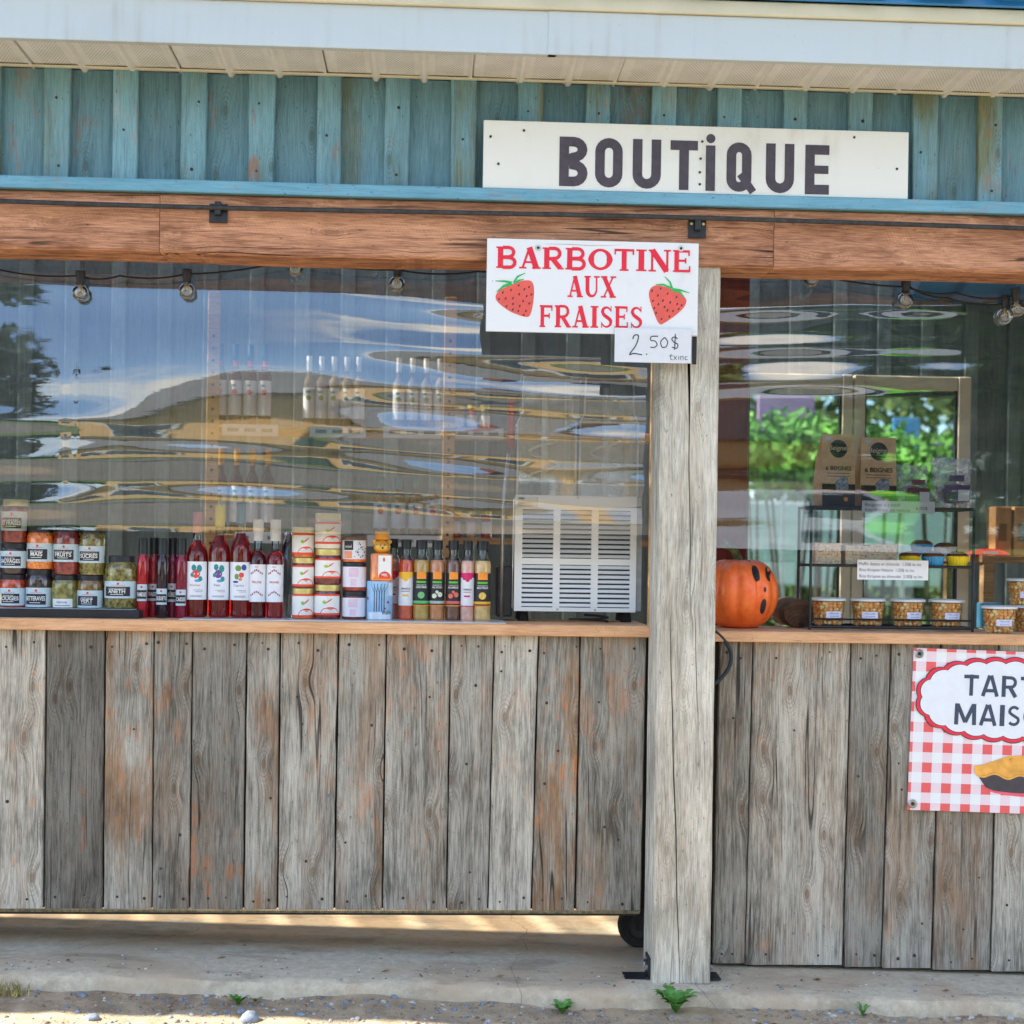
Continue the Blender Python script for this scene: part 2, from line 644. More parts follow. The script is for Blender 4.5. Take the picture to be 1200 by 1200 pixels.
def liquid_mat(name, rgb, rough=0.02, trans=0.6):
    k = NT(name)
    k.b.inputs['Base Color'].default_value = lin(*rgb)
    k.b.inputs['Roughness'].default_value = rough
    k.b.inputs['Transmission Weight'].default_value = trans
    k.b.inputs['IOR'].default_value = 1.3
    k.b.inputs['Coat Weight'].default_value = 0.6
    return k.m


G_PANE = glass_mat('window_glass', (226, 234, 232), 1.6, 1.5)
G_CLEAR = glass_mat('clear_acrylic', (240, 244, 244), 3.0, 1.5)


# ------------------------------------------------------------------ ground, slab
from mathutils import noise as mnoise


def slab_z(x):
    return 0.055 - 0.027 * max(-3.5, min(3.5, x))


def ground_mat():
    k = NT('dirt_and_gravel')
    tc = k.n('TexCoord').outputs['Object']
    big = k.noise(tc, 1.3, 5, 0.6)
    mid = k.noise(tc, 14, 6, 0.65)
    fine = k.noise(tc, 130, 4, 0.7)
    col = k.mix(k.step(mid, 0.3, 0.72), lin(158, 136, 108), lin(206, 184, 152))
    col = k.mix(k.math('MULTIPLY', k.step(big, 0.45, 0.65), 0.6), col, lin(190, 170, 140))
    vor = k.n('TexVoronoi', feature='F1')
    vor.inputs['Scale'].default_value = 95.0
    k.l(tc, vor.inputs['Vector'])
    gm = k.math('MULTIPLY', k.math('SUBTRACT', 1.0, k.step(vor.outputs['Distance'], 0.25, 0.42)), k.step(k.noise(tc, 9, 3, 0.5), 0.45, 0.6))
    sep = k.n('SeparateColor')
    k.l(vor.outputs['Color'], sep.inputs[0])
    gcol = k.mix(sep.outputs[0], lin(112, 118, 124), lin(186, 184, 176))
    col = k.mix(k.math('MULTIPLY', gm, 0.75), col, gcol)
    col = k.mix(k.math('MULTIPLY', k.step(fine, 0.55, 0.75), 0.35), col, lin(90, 74, 62))
    sy_ = k.n('SeparateXYZ')
    k.l(tc, sy_.inputs[0])
    yy_ = k.math('ADD', sy_.outputs[1], k.math('MULTIPLY', big, 2.0))
    far = k.math('SUBTRACT', 1.0, k.step(yy_, -2.6, -0.4))
    col = k.mix(far, col, k.mix(mid, lin(100, 96, 88), lin(150, 144, 132)))
    lawn = k.math('ADD', k.math('SUBTRACT', 1.0, k.step(yy_, -16.5, -15.0)), k.step(yy_, 4.2, 5.0), clamp=True)
    col = k.mix(lawn, col, k.mix(mid, lin(62, 84, 40), lin(112, 134, 66)))
    k.l(col, k.b.inputs['Base Color'])
    k.b.inputs['Roughness'].default_value = 0.95
    k.b.inputs['Specular IOR Level'].default_value = 0.15
    k.bump(k.math('ADD', k.math('ADD', mid, k.math('MULTIPLY', fine, 0.4)), k.math('MULTIPLY', gm, 0.5)), 0.012, 0.8)
    return k.m


M_GROUND = ground_mat()


def ground_h(x, y):
    near = max(0.0, min(1.0, (y + 9.0) / 7.0))
    h = (slab_z(x) - 0.055) * near
    d = mnoise.noise(Vector((x * 5.5, y * 5.5, 0.3))) * 0.011 + mnoise.noise(Vector((x * 19, y * 19, 4.1))) * 0.005
    d += mnoise.noise(Vector((x * 1.4, y * 2.0, 9.0))) * 0.012
    return h + d * near + 0.012 * near


xs = [-900, -300, -120, -60, -30, -15, -9, -6, -4.5, -3.5, -2.8, -2.2] + [-1.9 + 0.022 * i for i in range(187)] + [2.4, 3, 3.6, 5, 8, 14, 30, 60, 120, 300, 900]
ys = [-900, -400, -200, -100, -60, -35, -20, -12, -8, -5.5, -4, -3, -2.2, -1.6, -1.2] + [-1.0 + 0.022 * i for i in range(40)] + [0.2, 3.5, 8, 20, 60, 200, 900]
mb = MB()
for y in ys:
    for x in xs:
        mb.v.append((x, y, ground_h(x, y) if y < 1 else (ground_h(x, y) if y < 4 else -0.05)))
nx = len(xs)
for j in range(len(ys) - 1):
    for i in range(nx - 1):
        mb.f.append((j * nx + i, j * nx + i + 1, (j + 1) * nx + i + 1, (j + 1) * nx + i))
ground = mb.build('ground', M_GROUND, smooth=True)
ground['kind'] = 'structure'


def concrete_mat():
    k = NT('old_concrete')
    tc = k.n('TexCoord').outputs['Object']
    a = k.noise(tc, 3.0, 6, 0.6)
    b = k.noise(tc, 45, 6, 0.7)
    c = k.noise(tc, 260, 3, 0.6)
    col = k.mix(k.step(b, 0.25, 0.75), lin(184, 172, 148), lin(216, 204, 178))
    col = k.mix(k.math('MULTIPLY', k.step(a, 0.44, 0.62), 0.7), col, lin(188, 166, 138))
    col = k.mix(k.math('MULTIPLY', k.step(c, 0.62, 0.74), 0.6), col, lin(96, 94, 92))
    s = k.n('SeparateXYZ')
    k.l(tc, s.inputs[0])
    # sandy dirt trodden in under the counter
    dirt = k.math('MULTIPLY', k.step(s.outputs[1], 0.02, 0.2), k.step(k.noise(tc, 7, 5, 0.6), 0.25, 0.6))
    col = k.mix(k.math('MULTIPLY', dirt, 0.85), col, k.mix(b, lin(186, 152, 116), lin(224, 192, 152)))
    cr_ = k.n('TexVoronoi', feature='DISTANCE_TO_EDGE')
    cr_.inputs['Scale'].default_value = 0.8
    wrp = k.n('MixRGB')
    wrp.inputs[0].default_value = 0.12
    k.l(tc, wrp.inputs[1])
    nn_ = k.n('TexNoise')
    nn_.inputs['Scale'].default_value = 6.0
    k.l(tc, nn_.inputs['Vector'])
    k.l(nn_.outputs[1], wrp.inputs[2])
    k.l(wrp.outputs[0], cr_.inputs['Vector'])
    ck = k.math('SUBTRACT', 1.0, k.step(cr_.outputs['Distance'], 0.0006, 0.0016))
    col = k.mix(k.math('MULTIPLY', ck, 0.4), col, lin(70, 64, 58))
    st_ = k.noise(k.scale(tc, (5, 14, 5)), 1.0, 5, 0.65)
    col = k.mix(k.math('MULTIPLY', k.step(st_, 0.5, 0.68), 0.45), col, lin(124, 114, 98))
    k.l(col, k.b.inputs['Base Color'])
    k.b.inputs['Roughness'].default_value = 0.92
    k.b.inputs['Specular IOR Level'].default_value = 0.2
    k.bump(k.math('ADD', k.math('MULTIPLY', b, 0.7), k.math('MULTIPLY', c, 0.3)), 0.006, 0.6)
    return k.m


M_CONC = concrete_mat()
mb = MB()
sx = [-6.6, -5, -4, -3, -2.4, -2] + [-1.8 + 0.03 * i for i in range(134)] + [2.6, 3.4, 4.6]
rows = 7
for x in sx:
    e = -0.245 + mnoise.noise(Vector((x * 2.2, 1.7, 0))) * 0.03 + mnoise.noise(Vector((x * 11, 5.7, 0))) * 0.012 + mnoise.noise(Vector((x * 40, 2.7, 0))) * 0.004
    z = slab_z(x)
    n1 = mnoise.noise(Vector((x * 16, 8.2, 0))) * 0.004
    mb.v += [(x, e - 0.012, z - 0.14), (x, e - 0.006, z - 0.022 + n1), (x, e + 0.004 + n1, z - 0.008), (x, e + 0.03, z - 0.001 + n1 * 0.4), (x, e + 0.12, z), (x, 0.3, z), (x, 3.2, z)]
for i in range(len(sx) - 1):
    for j in range(rows - 1):
        mb.f.append((i * rows + j, (i + 1) * rows + j, (i + 1) * rows + j + 1, i * rows + j + 1))
slab = mb.build('concrete_slab', M_CONC, smooth='auto')
slab['kind'] = 'structure'

# ------------------------------------------------------------------ the stand building
stand = thing('farm_stand', 'teal board and batten farm stand with white eave and rough timber beam', 'building', (0, 0, 0))
XL, XR = -6.0, 4.2


def plank(name, mat, parent, x0b, x1b, x0t, x1t, z0, z1, y, th=0.022, wob=0.0012, n=12, nails=None, **wa):
    """upright board: own wavy edges, chamfers; origin at its foot"""
    cx = (x0b + x1b) / 2
    mb = MB()
    sd = random.uniform(0, 99)
    for i in range(n + 1):
        t = i / n
        z = t * (z1 - z0)
        a = x0b + (x0t - x0b) * t - cx + mnoise.noise(Vector((sd, z * 9, 0))) * wob
        b = x1b + (x1t - x1b) * t - cx + mnoise.noise(Vector((sd + 7, z * 9, 0))) * wob
        c = 0.0022 + abs(mnoise.noise(Vector((sd + 3, z * 14, 0)))) * 0.002
        bow = mnoise.noise(Vector((sd + 5, z * 2.2, 0))) * 0.0015
        mb.v += [(a, th, z), (a, c + bow, z), (a + c, bow, z), (b - c, bow, z), (b, c + bow, z), (b, th, z)]
    for i in range(n):
        for j in range(5):
            p, q = i * 6 + j, (i + 1) * 6 + j
            mb.f.append((p, p + 1, q + 1, q))
    mb.f.append((5, 4, 3, 2, 1, 0))
    e = n * 6
    mb.f.append((e, e + 1, e + 2, e + 3, e + 4, e + 5))
    o = mb.build(name, mat, parent, (cx, y, z0))
    wattr(o, **wa)
    if nails:
        for (nx_, nz_) in nails:
            r = random.uniform(0.0026, 0.0048)
            nb = MB()
            nb.add([(nx_ - cx + r * math.cos(a), 0.0 - 0.0018, nz_ - z0 + r * math.sin(a)) for a in [k * math.pi / 4 for k in range(8)]] +
                   [(nx_ - cx + r * 1.15 * math.cos(a), 0.004, nz_ - z0 + r * 1.15 * math.sin(a)) for a in [k * math.pi / 4 for k in range(8)]],
                   [tuple(range(8))] + [(k, k + 8, (k + 1) % 8 + 8, (k + 1) % 8) for k in range(8)])
            nb.build('nail', M_RUST, o)
    return o


# front wall above the beam
fw = MB().box(XL, XR, -0.136, -0.10, 2.135, 2.75).build('front_wall', W_TEAL, stand)
wattr(fw, 0.5)
b0 = at(66, 150, -0.18).x
b1 = at(1161, 150, -0.18).x
step = (b1 - b0) / 14
BATW = 0.0655
for i in range(-25, 30):
    x = b0 + i * step
    if x < XL + 0.1 or x > XR - 0.1:
        continue
    inv = -2 < i < 17
    w = BATW + random.uniform(-0.002, 0.002)
    nl = None
    if inv:
        nl = [(x + random.uniform(-0.015, 0.015), z) for z in ([2.38, 2.2] if random.random() < 0.7 else [2.3])]
    plank('batten', W_TEAL, fw, x - w / 2, x + w / 2, x - w / 2 + random.uniform(-.003, .003), x + w / 2 + random.uniform(-.003, .003), 2.165, 2.462, -0.18, 0.022, n=6, nails=nl,
          tone=random.uniform(0.9, 1.16), warm=random.choice([0.3, 0.6, 1.0, 1.3]), raw=random.choice([0.2, 0.5, 0.8]))
    plank('board', W_TEAL, fw, x + 0.018, x + step - 0.018, x + 0.018, x + step - 0.018, 2.165, 2.462, -0.157, 0.02, n=5,
          tone=random.uniform(0.74, 0.95), warm=random.choice([0.1, 0.4, 0.8]), raw=random.choice([0.0, 0.2, 0.4]))
tr = MB().cbox(XL, XR, -0.212, -0.137, 2.132, 2.1645, 0.002).build('trim_board', W_TEALX, stand)
wattr(tr, 1.0, 0.2, 0.25)


def beam_mesh(x0, x1, y0, y1, z0, z1, n):
    mb = MB()
    for i in range(n + 1):
        x = x0 + (x1 - x0) * i / n
        a = mnoise.noise(Vector((x * 1.6, 0, 0))) * 0.006
        b = mnoise.noise(Vector((x * 2.1, 4, 0))) * 0.004
        c = 0.006 + abs(mnoise.noise(Vector((x * 3, 8, 0)))) * 0.006
        mb.v += [(x, y0 + b, z0 + a + c), (x, y0 + b + c, z0 + a), (x, y1, z0 + a), (x, y1, z1), (x, y0 + b + 0.004, z1), (x, y0 + b, z1 - 0.004)]
    for i in range(n):
        for j in range(6):
            p, q = i * 6 + j, i * 6 + (j + 1) % 6
            mb.f.append((p, q, q + 6, p + 6))
    mb.f.append((0, 1, 2, 3, 4, 5))
    e = n * 6
    mb.f.append((e + 5, e + 4, e + 3, e + 2, e + 1, e))
    return mb


for (xa, xb, sd) in ((XL, -0.742, 3.0), (-0.7405, 0.9, 11.0), (0.9015, XR, 23.0)):
    o = beam_mesh(xa, xb, -0.192, -0.035, 1.975, 2.131, 40).build('beam', W_BEAM, stand)
    wattr(o, 1.0, 0.7, 0.6, sd)


def post(cx, w, y0, y1, z0, z1, cracks, seed):
    """square timber whose front face is split open by real drying cracks"""
    n = 40
    mb = MB()
    for i in range(n + 1):
        t = i / n
        z = t * (z1 - z0)
        j = lambda s, a: mnoise.noise(Vector((s, z * 5, seed))) * a
        pts = [(-w / 2 + j(1, .002), y1 - y0), (-w / 2 + j(2, .002), 0.007 + j(3, .002)), (-w / 2 + 0.008 + j(4, .003), 0)]
        for (xa, xb, za, zb, wd) in cracks:
            u = (z + z0 - za) / (zb - za)
            op = max(0.0, math.sin(math.pi * u)) ** 0.5 if 0 < u < 1 else 0.0
            x = xa + (xb - xa) * u + mnoise.noise(Vector((xa, z * 6, 2))) * 0.004 - cx
            x = max(-w / 2 + 0.014, min(w / 2 - 0.014, x))
            h = wd * op / 2 + 0.0001
            pts += [(x - h, 0), (x, 0.022 * op + 0.0001), (x + h, 0)]
        pts += [(w / 2 - 0.006 + j(5, .002), 0), (w / 2 + j(6, .002), 0.006), (w / 2 + j(7, .002), y1 - y0)]
        pts_sorted = pts
        mb.v += [(p[0], p[1], z) for p in pts_sorted]
    m = len(pts)
    for i in range(n):
        for jx in range(m):
            p, q = i * m + jx, i * m + (jx + 1) % m
            mb.f.append((p, q, q + m, p + m))
    mb.f.append(tuple(range(m))[::-1])
    mb.f.append(tuple(n * m + kx for kx in range(m)))
    o = mb.build('post', W_POST, stand, (cx, y0, z0))
    wattr(o, 1.0, 0.5, 0.35, seed)
    # steel base strap with bolts on both flanks
    for s in (-1, 1):
        bp = MB().cbox(s * (w / 2 + 0.003) - 0.003, s * (w / 2 + 0.003) + 0.003, 0.03, 0.10, 0.004, 0.06, 0.001)
        bp.box(min(s * (w / 2 + .001), s * (w / 2 + 0.07)), max(s * (w / 2 + .001), s * (w / 2 + 0.035)), 0.03, 0.10, 0.0005, 0.0045)
        bo = bp.build('base_bracket', M_BLACK, o)
        for (yy, zz) in ((0.048, 0.03), (0.08, 0.045)):
            MB().tube([(s * (w / 2 + 0.006), yy, zz), (s * (w / 2 + 0.014), yy, zz)], 0.008, 6).build('bolt', M_STEEL, o)
    return o


post(0.681, 0.158, -0.18, -0.012, 0.037, 1.974, [(0.634, 0.678, 1.06, 0.02, 0.0038), (0.677, 0.690, 1.84, 1.0, 0.0028), (0.700, 0.718, 1.10, 0.70, 0.002)], 5.0)
post(-2.25, 0.158, -0.18, -0.012, 0.115, 1.974, [(-2.26, -2.23, 1.3, 0.3, 0.004)], 9.0)
post(3.55, 0.158, -0.18, -0.012, -0.04, 1.974, [(3.54, 3.57, 1.5, 0.6, 0.004)], 14.0)

# eave: perforated soffit panels, fascia, drip edge, roof


def soffit_mat():
    k = NT('perforated_soffit')
    tc = k.n('TexCoord').outputs['Object']
    s = k.n('SeparateXYZ')
    k.l(tc, s.inputs[0])
    P = 0.0085
    row = k.math('FLOOR', k.math('DIVIDE', s.outputs[1], P))
    off = k.math('MULTIPLY', k.math('MODULO', row, 2.0), 0.5)
    u = k.math('FRACT', k.math('ADD', k.math('DIVIDE', s.outputs[0], P), off))
    v = k.math('FRACT', k.math('DIVIDE', s.outputs[1], P))
    d = k.math('SQRT', k.math('ADD', k.math('POWER', k.math('SUBTRACT', u, 0.5), 2.0), k.math('POWER', k.math('SUBTRACT', v, 0.5), 2.0)))
    hole = k.math('SUBTRACT', 1.0, k.step(d, 0.17, 0.26))
    w = k.math('FRACT', k.math('DIVIDE', s.outputs[0], 0.129))
    inside = k.math('MULTIPLY', k.step(w, 0.22, 0.24), k.math('SUBTRACT', 1.0, k.step(w, 0.80, 0.82)))
    hole = k.math('MULTIPLY', hole, inside)
    nz = k.noise(tc, 12, 5, 0.6)
    base = k.mix(k.step(nz, 0.3, 0.7), lin(214, 211, 204), lin(226, 224, 218))
    k.l(k.mix(k.math('MULTIPLY', hole, 0.75), base, (0.06, 0.055, 0.05, 1)), k.b.inputs['Base Color'])
    k.b.inputs['Roughness'].default_value = 0.45
    return k.m


M_SOFFIT = soffit_mat()
SOZ = 2.466
soffit = MB().box(XL, XR, -0.402, -0.135, SOZ + 0.014, SOZ + 0.02).build('soffit', M_FASCIA, stand)
jx = at(27, 61, -0.28).x
PW = 0.387
n0 = int((XL - jx) / PW)
for i in range(n0, 40):
    x0 = jx + i * PW
    if x0 < XL or x0 + PW > XR:
        continue
    mb = MB()
    prof = [(0.0, 0.006), (0.004, 0.0)]
    for r_ in range(3):
        a = r_ * 0.129
        if r_:
            prof += [(a - 0.012, 0.0), (a - 0.004, -0.010), (a + 0.005, -0.010), (a + 0.012, 0.0)]
    prof += [(PW - 0.012, 0.0), (PW - 0.005, -0.006), (PW - 0.001, -0.005), (PW - 0.001, 0.006)]
    for (px_, pz_) in prof:
        sag = random.uniform(-0.002, 0.001)
        mb.v += [(px_, -0.401, pz_ + 0.002), (px_, -0.138, pz_ + sag * (1 if 0.02 < px_ < PW - 0.02 else 0))]
    for j in range(len(prof) - 1):
        mb.f.append((j * 2, j * 2 + 1, j * 2 + 3, j * 2 + 2))
    mb.build('soffit_panel', M_SOFFIT, soffit, (x0, 0, SOZ))
jt = MB().box(XL, XR, -0.192, -0.1815, SOZ - 0.008, SOZ - 0.0035).build('soffit_trim', M_CREAM, stand)
xj = at(652, 40, -0.42).x
for (xa, xb, dy) in ((XL, xj, 0.0), (xj - 0.02, XR, -0.0025)):
    mb = MB()
    fz0, fz1 = 2.456, 2.566
    prof = [(-0.40, fz0 + 0.006), (-0.40, fz0), (-0.4195, fz0), (-0.421, fz0 + 0.0015), (-0.421, fz1), (-0.405, fz1), (-0.405, fz0 + 0.006)]
    for x in (xa, xb):
        mb.v += [(x, p[0] + dy, p[1]) for p in prof]
    m = len(prof)
    for j in range(m):
        mb.f.append((j, (j + 1) % m, (j + 1) % m + m, j + m))
    mb.f += [tuple(range(m))[::-1], tuple(range(m, 2 * m))]
    mb.build('fascia', M_FASCIA, stand)
MB().cbox(XL, XR, -0.436, -0.405, 2.5675, 2.604, 0.003).build('drip_edge', M_CREAM, stand)
MB().cbox(XL, XR, -0.452, -0.440, 2.6045, 2.655, 0.003).build('eave_flashing', M_BLUEROOF, stand)

M_ADDED_SKYL = glass_mat('added_clear_roof_sheet', (228, 226, 220), 0.5, 1.4)  # clear sheets added out of view to let sunlight into the interior
RIDGE_Y, SLOPE = 0.22, math.tan(math.radians(14))
roof = MB().box(XL, XR, RIDGE_Y - 0.08, RIDGE_Y + 0.08, 2.60 + (RIDGE_Y + 0.47) * SLOPE + 0.02, 2.60 + (RIDGE_Y + 0.47) * SLOPE + 0.03).build('roof', M_BLUEROOF, stand)


def roof_sheet(x0, x1, ya, yb, za, zb, mat):
    mb = MB()
    x = x0
    prof = []
    while x < x1 - 1e-6:
        prof += [(x, 0.0), (x + 0.125, 0.0), (x + 0.145, 0.026), (x + 0.18, 0.026)]
        x += 0.2
    prof.append((x1, 0.0))
    for (px_, h) in prof:
        mb.v += [(px_, ya, za + h), (px_, yb, zb + h)]
    for j in range(len(prof) - 1):
        mb.f.append((j * 2, j * 2 + 2, j * 2 + 3, j * 2 + 1))
    o = mb.build('roof_sheet', mat, roof)
    return o


zr = 2.606 + (RIDGE_Y + 0.47) * SLOPE
x = XL
while x < XR - 0.1:
    x2 = min(x + 0.8, XR)
    roof_sheet(x, x2, -0.485, RIDGE_Y, 2.612, zr + 0.006, M_BLUEROOF)
    clear = -4.9 < x + 0.4 < 2.0
    roof_sheet(x, x2, RIDGE_Y, 1.75, zr, zr - (1.75 - RIDGE_Y) * SLOPE, M_ADDED_SKYL if clear else M_BLUEROOF)
    roof_sheet(x, x2, 1.75, 2.75, zr - (1.75 - RIDGE_Y) * SLOPE, zr - (2.75 - RIDGE_Y) * SLOPE, M_ADDED_SKYL if clear else M_BLUEROOF)
    x = x2

# inside: back wall of boards and battens, end walls
OX0, OX1, OZ = 0.92, 2.35, 1.885         # doorway through the back wall
bw = MB().box(XL, OX0, 2.20, 2.24, 0.0, 2.62).box(OX1, XR, 2.20, 2.24, 0.0, 2.62).box(OX0, OX1, 2.20, 2.24, OZ, 2.62).build('back_wall', W_BACK, stand)
wattr(bw, 0.5)
for i in range(-22, 22):
    x = i * 0.19
    if x < -3 or x > 3.6:
        continue
    zlow = OZ if OX0 - 0.03 < x < OX1 - 0.1 else 0.1
    plank('batten', W_BACK, bw, x - 0.03, x + 0.03, x - 0.03, x + 0.03, zlow, 2.55, 2.163, 0.02, n=3, tone=random.uniform(0.9, 1.1), warm=0.3, raw=0.1)
    plank('board', W_BACK, bw, x + 0.01, x + 0.18, x + 0.01, x + 0.18, zlow, 2.55, 2.182, 0.018, n=3, tone=random.uniform(0.7, 0.95), warm=0.3, raw=0.1)
for xx in (XL, XR):
    o = MB().box(xx - 0.03, xx + 0.03, -0.1, 2.2, 0.0, 2.6).build('end_wall', W_BACK, stand)
    wattr(o, 0.8)
o = plank('red_stud', W_RED, stand, 0.0, 0.12, 0.0, 0.12, 0.03, 2.45, 0.0, 0.05, n=6, tone=1.0, warm=0.3, raw=0.1)
pa, pb = at(836, 560, 1.05), at(863, 560, 1.05)
o.location = (pa.x + 0.06, 1.05, 0.03)
o['label'] = 'dark red painted stud'

# ------------------------------------------------------------------ counters of old boards


def counter(name, label, joints, z_bot, z_top, tones, x0, x1, lip0, lip1, foot):
    c = thing(name, label, 'counter', (0, 0, 0))
    MB().box(x0 + 0.004, x1 + (0.03 if foot == 'caster' else -0.004), 0.023, 0.25, max(z_bot(x0), z_bot(x1)) - 0.001, lip0 - 0.003).build('carcass', plain('dark_plywood', (44, 38, 33), 0.9), c)
    for i in range(len(joints) - 1):
        (tb, bb), (tb2, bb2) = joints[i], joints[i + 1]
        t = tones[i]
        g = random.uniform(0.0016, 0.0032)
        zb = (z_bot(bb) + z_bot(bb2)) / 2
        w = bb2 - bb
        nl = []
        if t[4]:
            for zz in (lip0 - 0.035, zb + 0.03):
                for fx in ((0.25, 0.75) if w > 0.1 else (0.3, 0.72)):
                    nl.append((bb + w * fx + random.uniform(-0.015, 0.015) + (tb - bb) * (0.9 if zz > 0.5 else 0), zz + random.uniform(-0.015, 0.008)))
            for _ in range(random.randint(0, 3)):
                nl.append((bb + w * random.uniform(0.2, 0.8), random.uniform(zb + 0.1, lip0 - 0.1)))
        plank('board', W_GREY, c, bb + g, bb2 - g, tb + g, tb2 - g, zb, lip0 - 0.001, random.uniform(-0.003, 0.002), 0.022, 0.0016, 16, nails=nl, tone=t[0], warm=t[1], raw=t[2], seed=t[3])
    top = MB().cbox(x0, x1, -0.032, 0.28, lip0, lip1, 0.0025).build('counter_top', W_PINE, c)
    wattr(top, 1.0, 0.3, 0.2)
    return c


Lp = [(-260, -262), (-196, -199), (-140, -143), (-70, -74), (-15, -19), (54, 50.7), (123.3, 120.7), (180.3, 178), (225.5, 222), (289.3, 285), (328.5, 325), (396.7, 391.7), (452.7, 448), (528.3, 523.3), (579.3, 571.7), (631.3, 622.7), (680, 674), (759, 752)]
LJ = [(at(a, 745, 0).x, at(b, 1064, 0).x) for a, b in Lp]
x = LJ[0][0]
pre = []
while x > -5.3:
    x -= random.uniform(0.12, 0.19)
    pre.insert(0, (x, x))
npre = len(pre)
LJ = pre + LJ
# tone, warm, raw, seed, nails
LT = [(random.uniform(.6, 1.1), .5, .4, random.uniform(0, 40), 0) for _ in range(npre)] + \
     [(0.9, .3, .4, 1.3, 1), (0.8, .4, .3, 31, 1), (1.0, .3, .4, 8.1, 1), (0.7, .4, .4, 12.6, 1),
      (1.12, .25, .55, 2.2, 1), (0.42, .2, .5, 5.7, 1), (0.86, .95, .35, 9.1, 1), (0.66, .5, .35, 12.4, 1), (0.56, .4, .65, 15.9, 1), (0.82, 1.2, .2, 19.3, 1),
      (0.92, .7, .3, 22.8, 1), (0.80, .8, .35, 26.1, 1), (0.86, .35, .3, 29.7, 1), (0.82, .4, .25, 33.3, 1), (1.06, .1, .12, 36.6, 1), (0.80, 1.3, .9, 3.8, 1), (0.72, .75, .35, 7.4, 1)]
left_counter = counter('serving_counter', 'long counter of weathered grey boards left of the post, raised on casters', LJ, lambda x: 0.192, 0, LT, LJ[0][0], LJ[-1][0] + 0.003, 0.9625, 0.9945, 'caster')
o = MB()
for i in range(420):
    xx = -1.3 + i * 0.0045
    o.add([(xx, -0.004, 0.183), (xx + 0.003, -0.004, 0.183), (xx + 0.0055, -0.004, 0.1915), (xx + 0.0025, -0.004, 0.1915),
           (xx, 0.004, 0.183), (xx + 0.003, 0.004, 0.183), (xx + 0.0055, 0.004, 0.1915), (xx + 0.0025, 0.004, 0.1915)],
          [(0, 1, 2, 3), (0, 4, 5, 1), (3, 2, 6, 7), (0, 3, 7, 4), (1, 5, 6, 2)])
ro = o.build('rope_edge', plain('dry_straw_rope', (132, 122, 92), 0.95, var=0.3, vscale=90), left_counter)
ro['kind'] = 'stuff'
MB().box(-3.0, 0.585, -0.001, 0.022, 0.177, 0.1825).build('bottom_rail', M_RUBBER, left_counter)
for (wx, wy) in ((at(749, 1090, 0.2).x, 0.2), (-2.4, 0.2)):
    zc = slab_z(wx) + 0.064
    ty = MB()
    prof = [(0.036, -0.018), (0.058, -0.020), (0.063, -0.014), (0.064, 0.0), (0.063, 0.014), (0.058, 0.020), (0.036, 0.018)]
    ty.lathe(prof, 28, cap=False)
    ty.v = [(v[0], v[2], v[1]) for v in ty.v]
    w = ty.build('wheel', plain('dusty_tyre', (44, 42, 40), 0.9, var=0.3), left_counter, (wx, wy, zc), smooth='auto')
    rm = MB().lathe([(0.006, -0.02), (0.012, -0.018), (0.014, -0.010), (0.037, -0.010), (0.037, 0.012), (0.006, 0.014)], 20)
    rm.v = [(v[0], v[2], v[1]) for v in rm.v]
    rm.build('rim', plain('grey_caster_rim', (60, 58, 56), 0.6), w)
    fk = MB().box(-0.022, 0.022, -0.032, 0.032, 0.066, 0.072).box(-0.014, 0.014, -0.030, -0.026, -0.01, 0.066).box(-0.014, 0.014, 0.026, 0.030, -0.01, 0.066)
    fk.box(-0.03, 0.03, -0.03, 0.03, 0.072, 0.1)
    fk.build('fork', M_BLACK, w)

Rp = [(843, 834), (882.7, 873), (998, 988), (1045, 1033), (1103, 1092), (1171, 1160.5), (1238, 1228), (1300, 1290), (1376, 1366), (1440, 1430)]
RJ = [(at(a, 752, 0).x, at(b, 1132, 0).x) for a, b in Rp]
x = RJ[-1][0]
while x < 3.3:
    x += random.uniform(0.12, 0.19)
    RJ.append((x, x))
RT = [(0.74, .4, .25, 4.4, 1), (1.0, .35, .3, 7.9, 1), (0.62, .9, .6, 11.2, 1), (0.78, .6, .2, 14.8, 1), (0.74, .9, .15, 18.3, 1), (1.0, .2, .1, 21.9, 1), (.8, .5, .3, 25, 1), (.7, .5, .3, 28, 1), (.9, .5, .3, 31, 1)] + \
     [(random.uniform(.6, 1.05), .5, .4, random.uniform(0, 40), 0) for _ in range(20)]
right_counter = counter('serving_counter', 'counter of weathered grey boards right of the post, bearing the gingham banner', RJ, lambda x: 0.066 - 0.026 * x, 0, RT, RJ[0][0] - 0.02, 3.45, 0.953, 0.9835, 'feet')
for xx in (1.0, 2.2, 3.2):
    MB().box(xx - 0.05, xx + 0.05, 0.1, 0.3, slab_z(xx), 0.12).build('foot', plain('dark_plywood', (44, 38, 33), 0.9), right_counter)


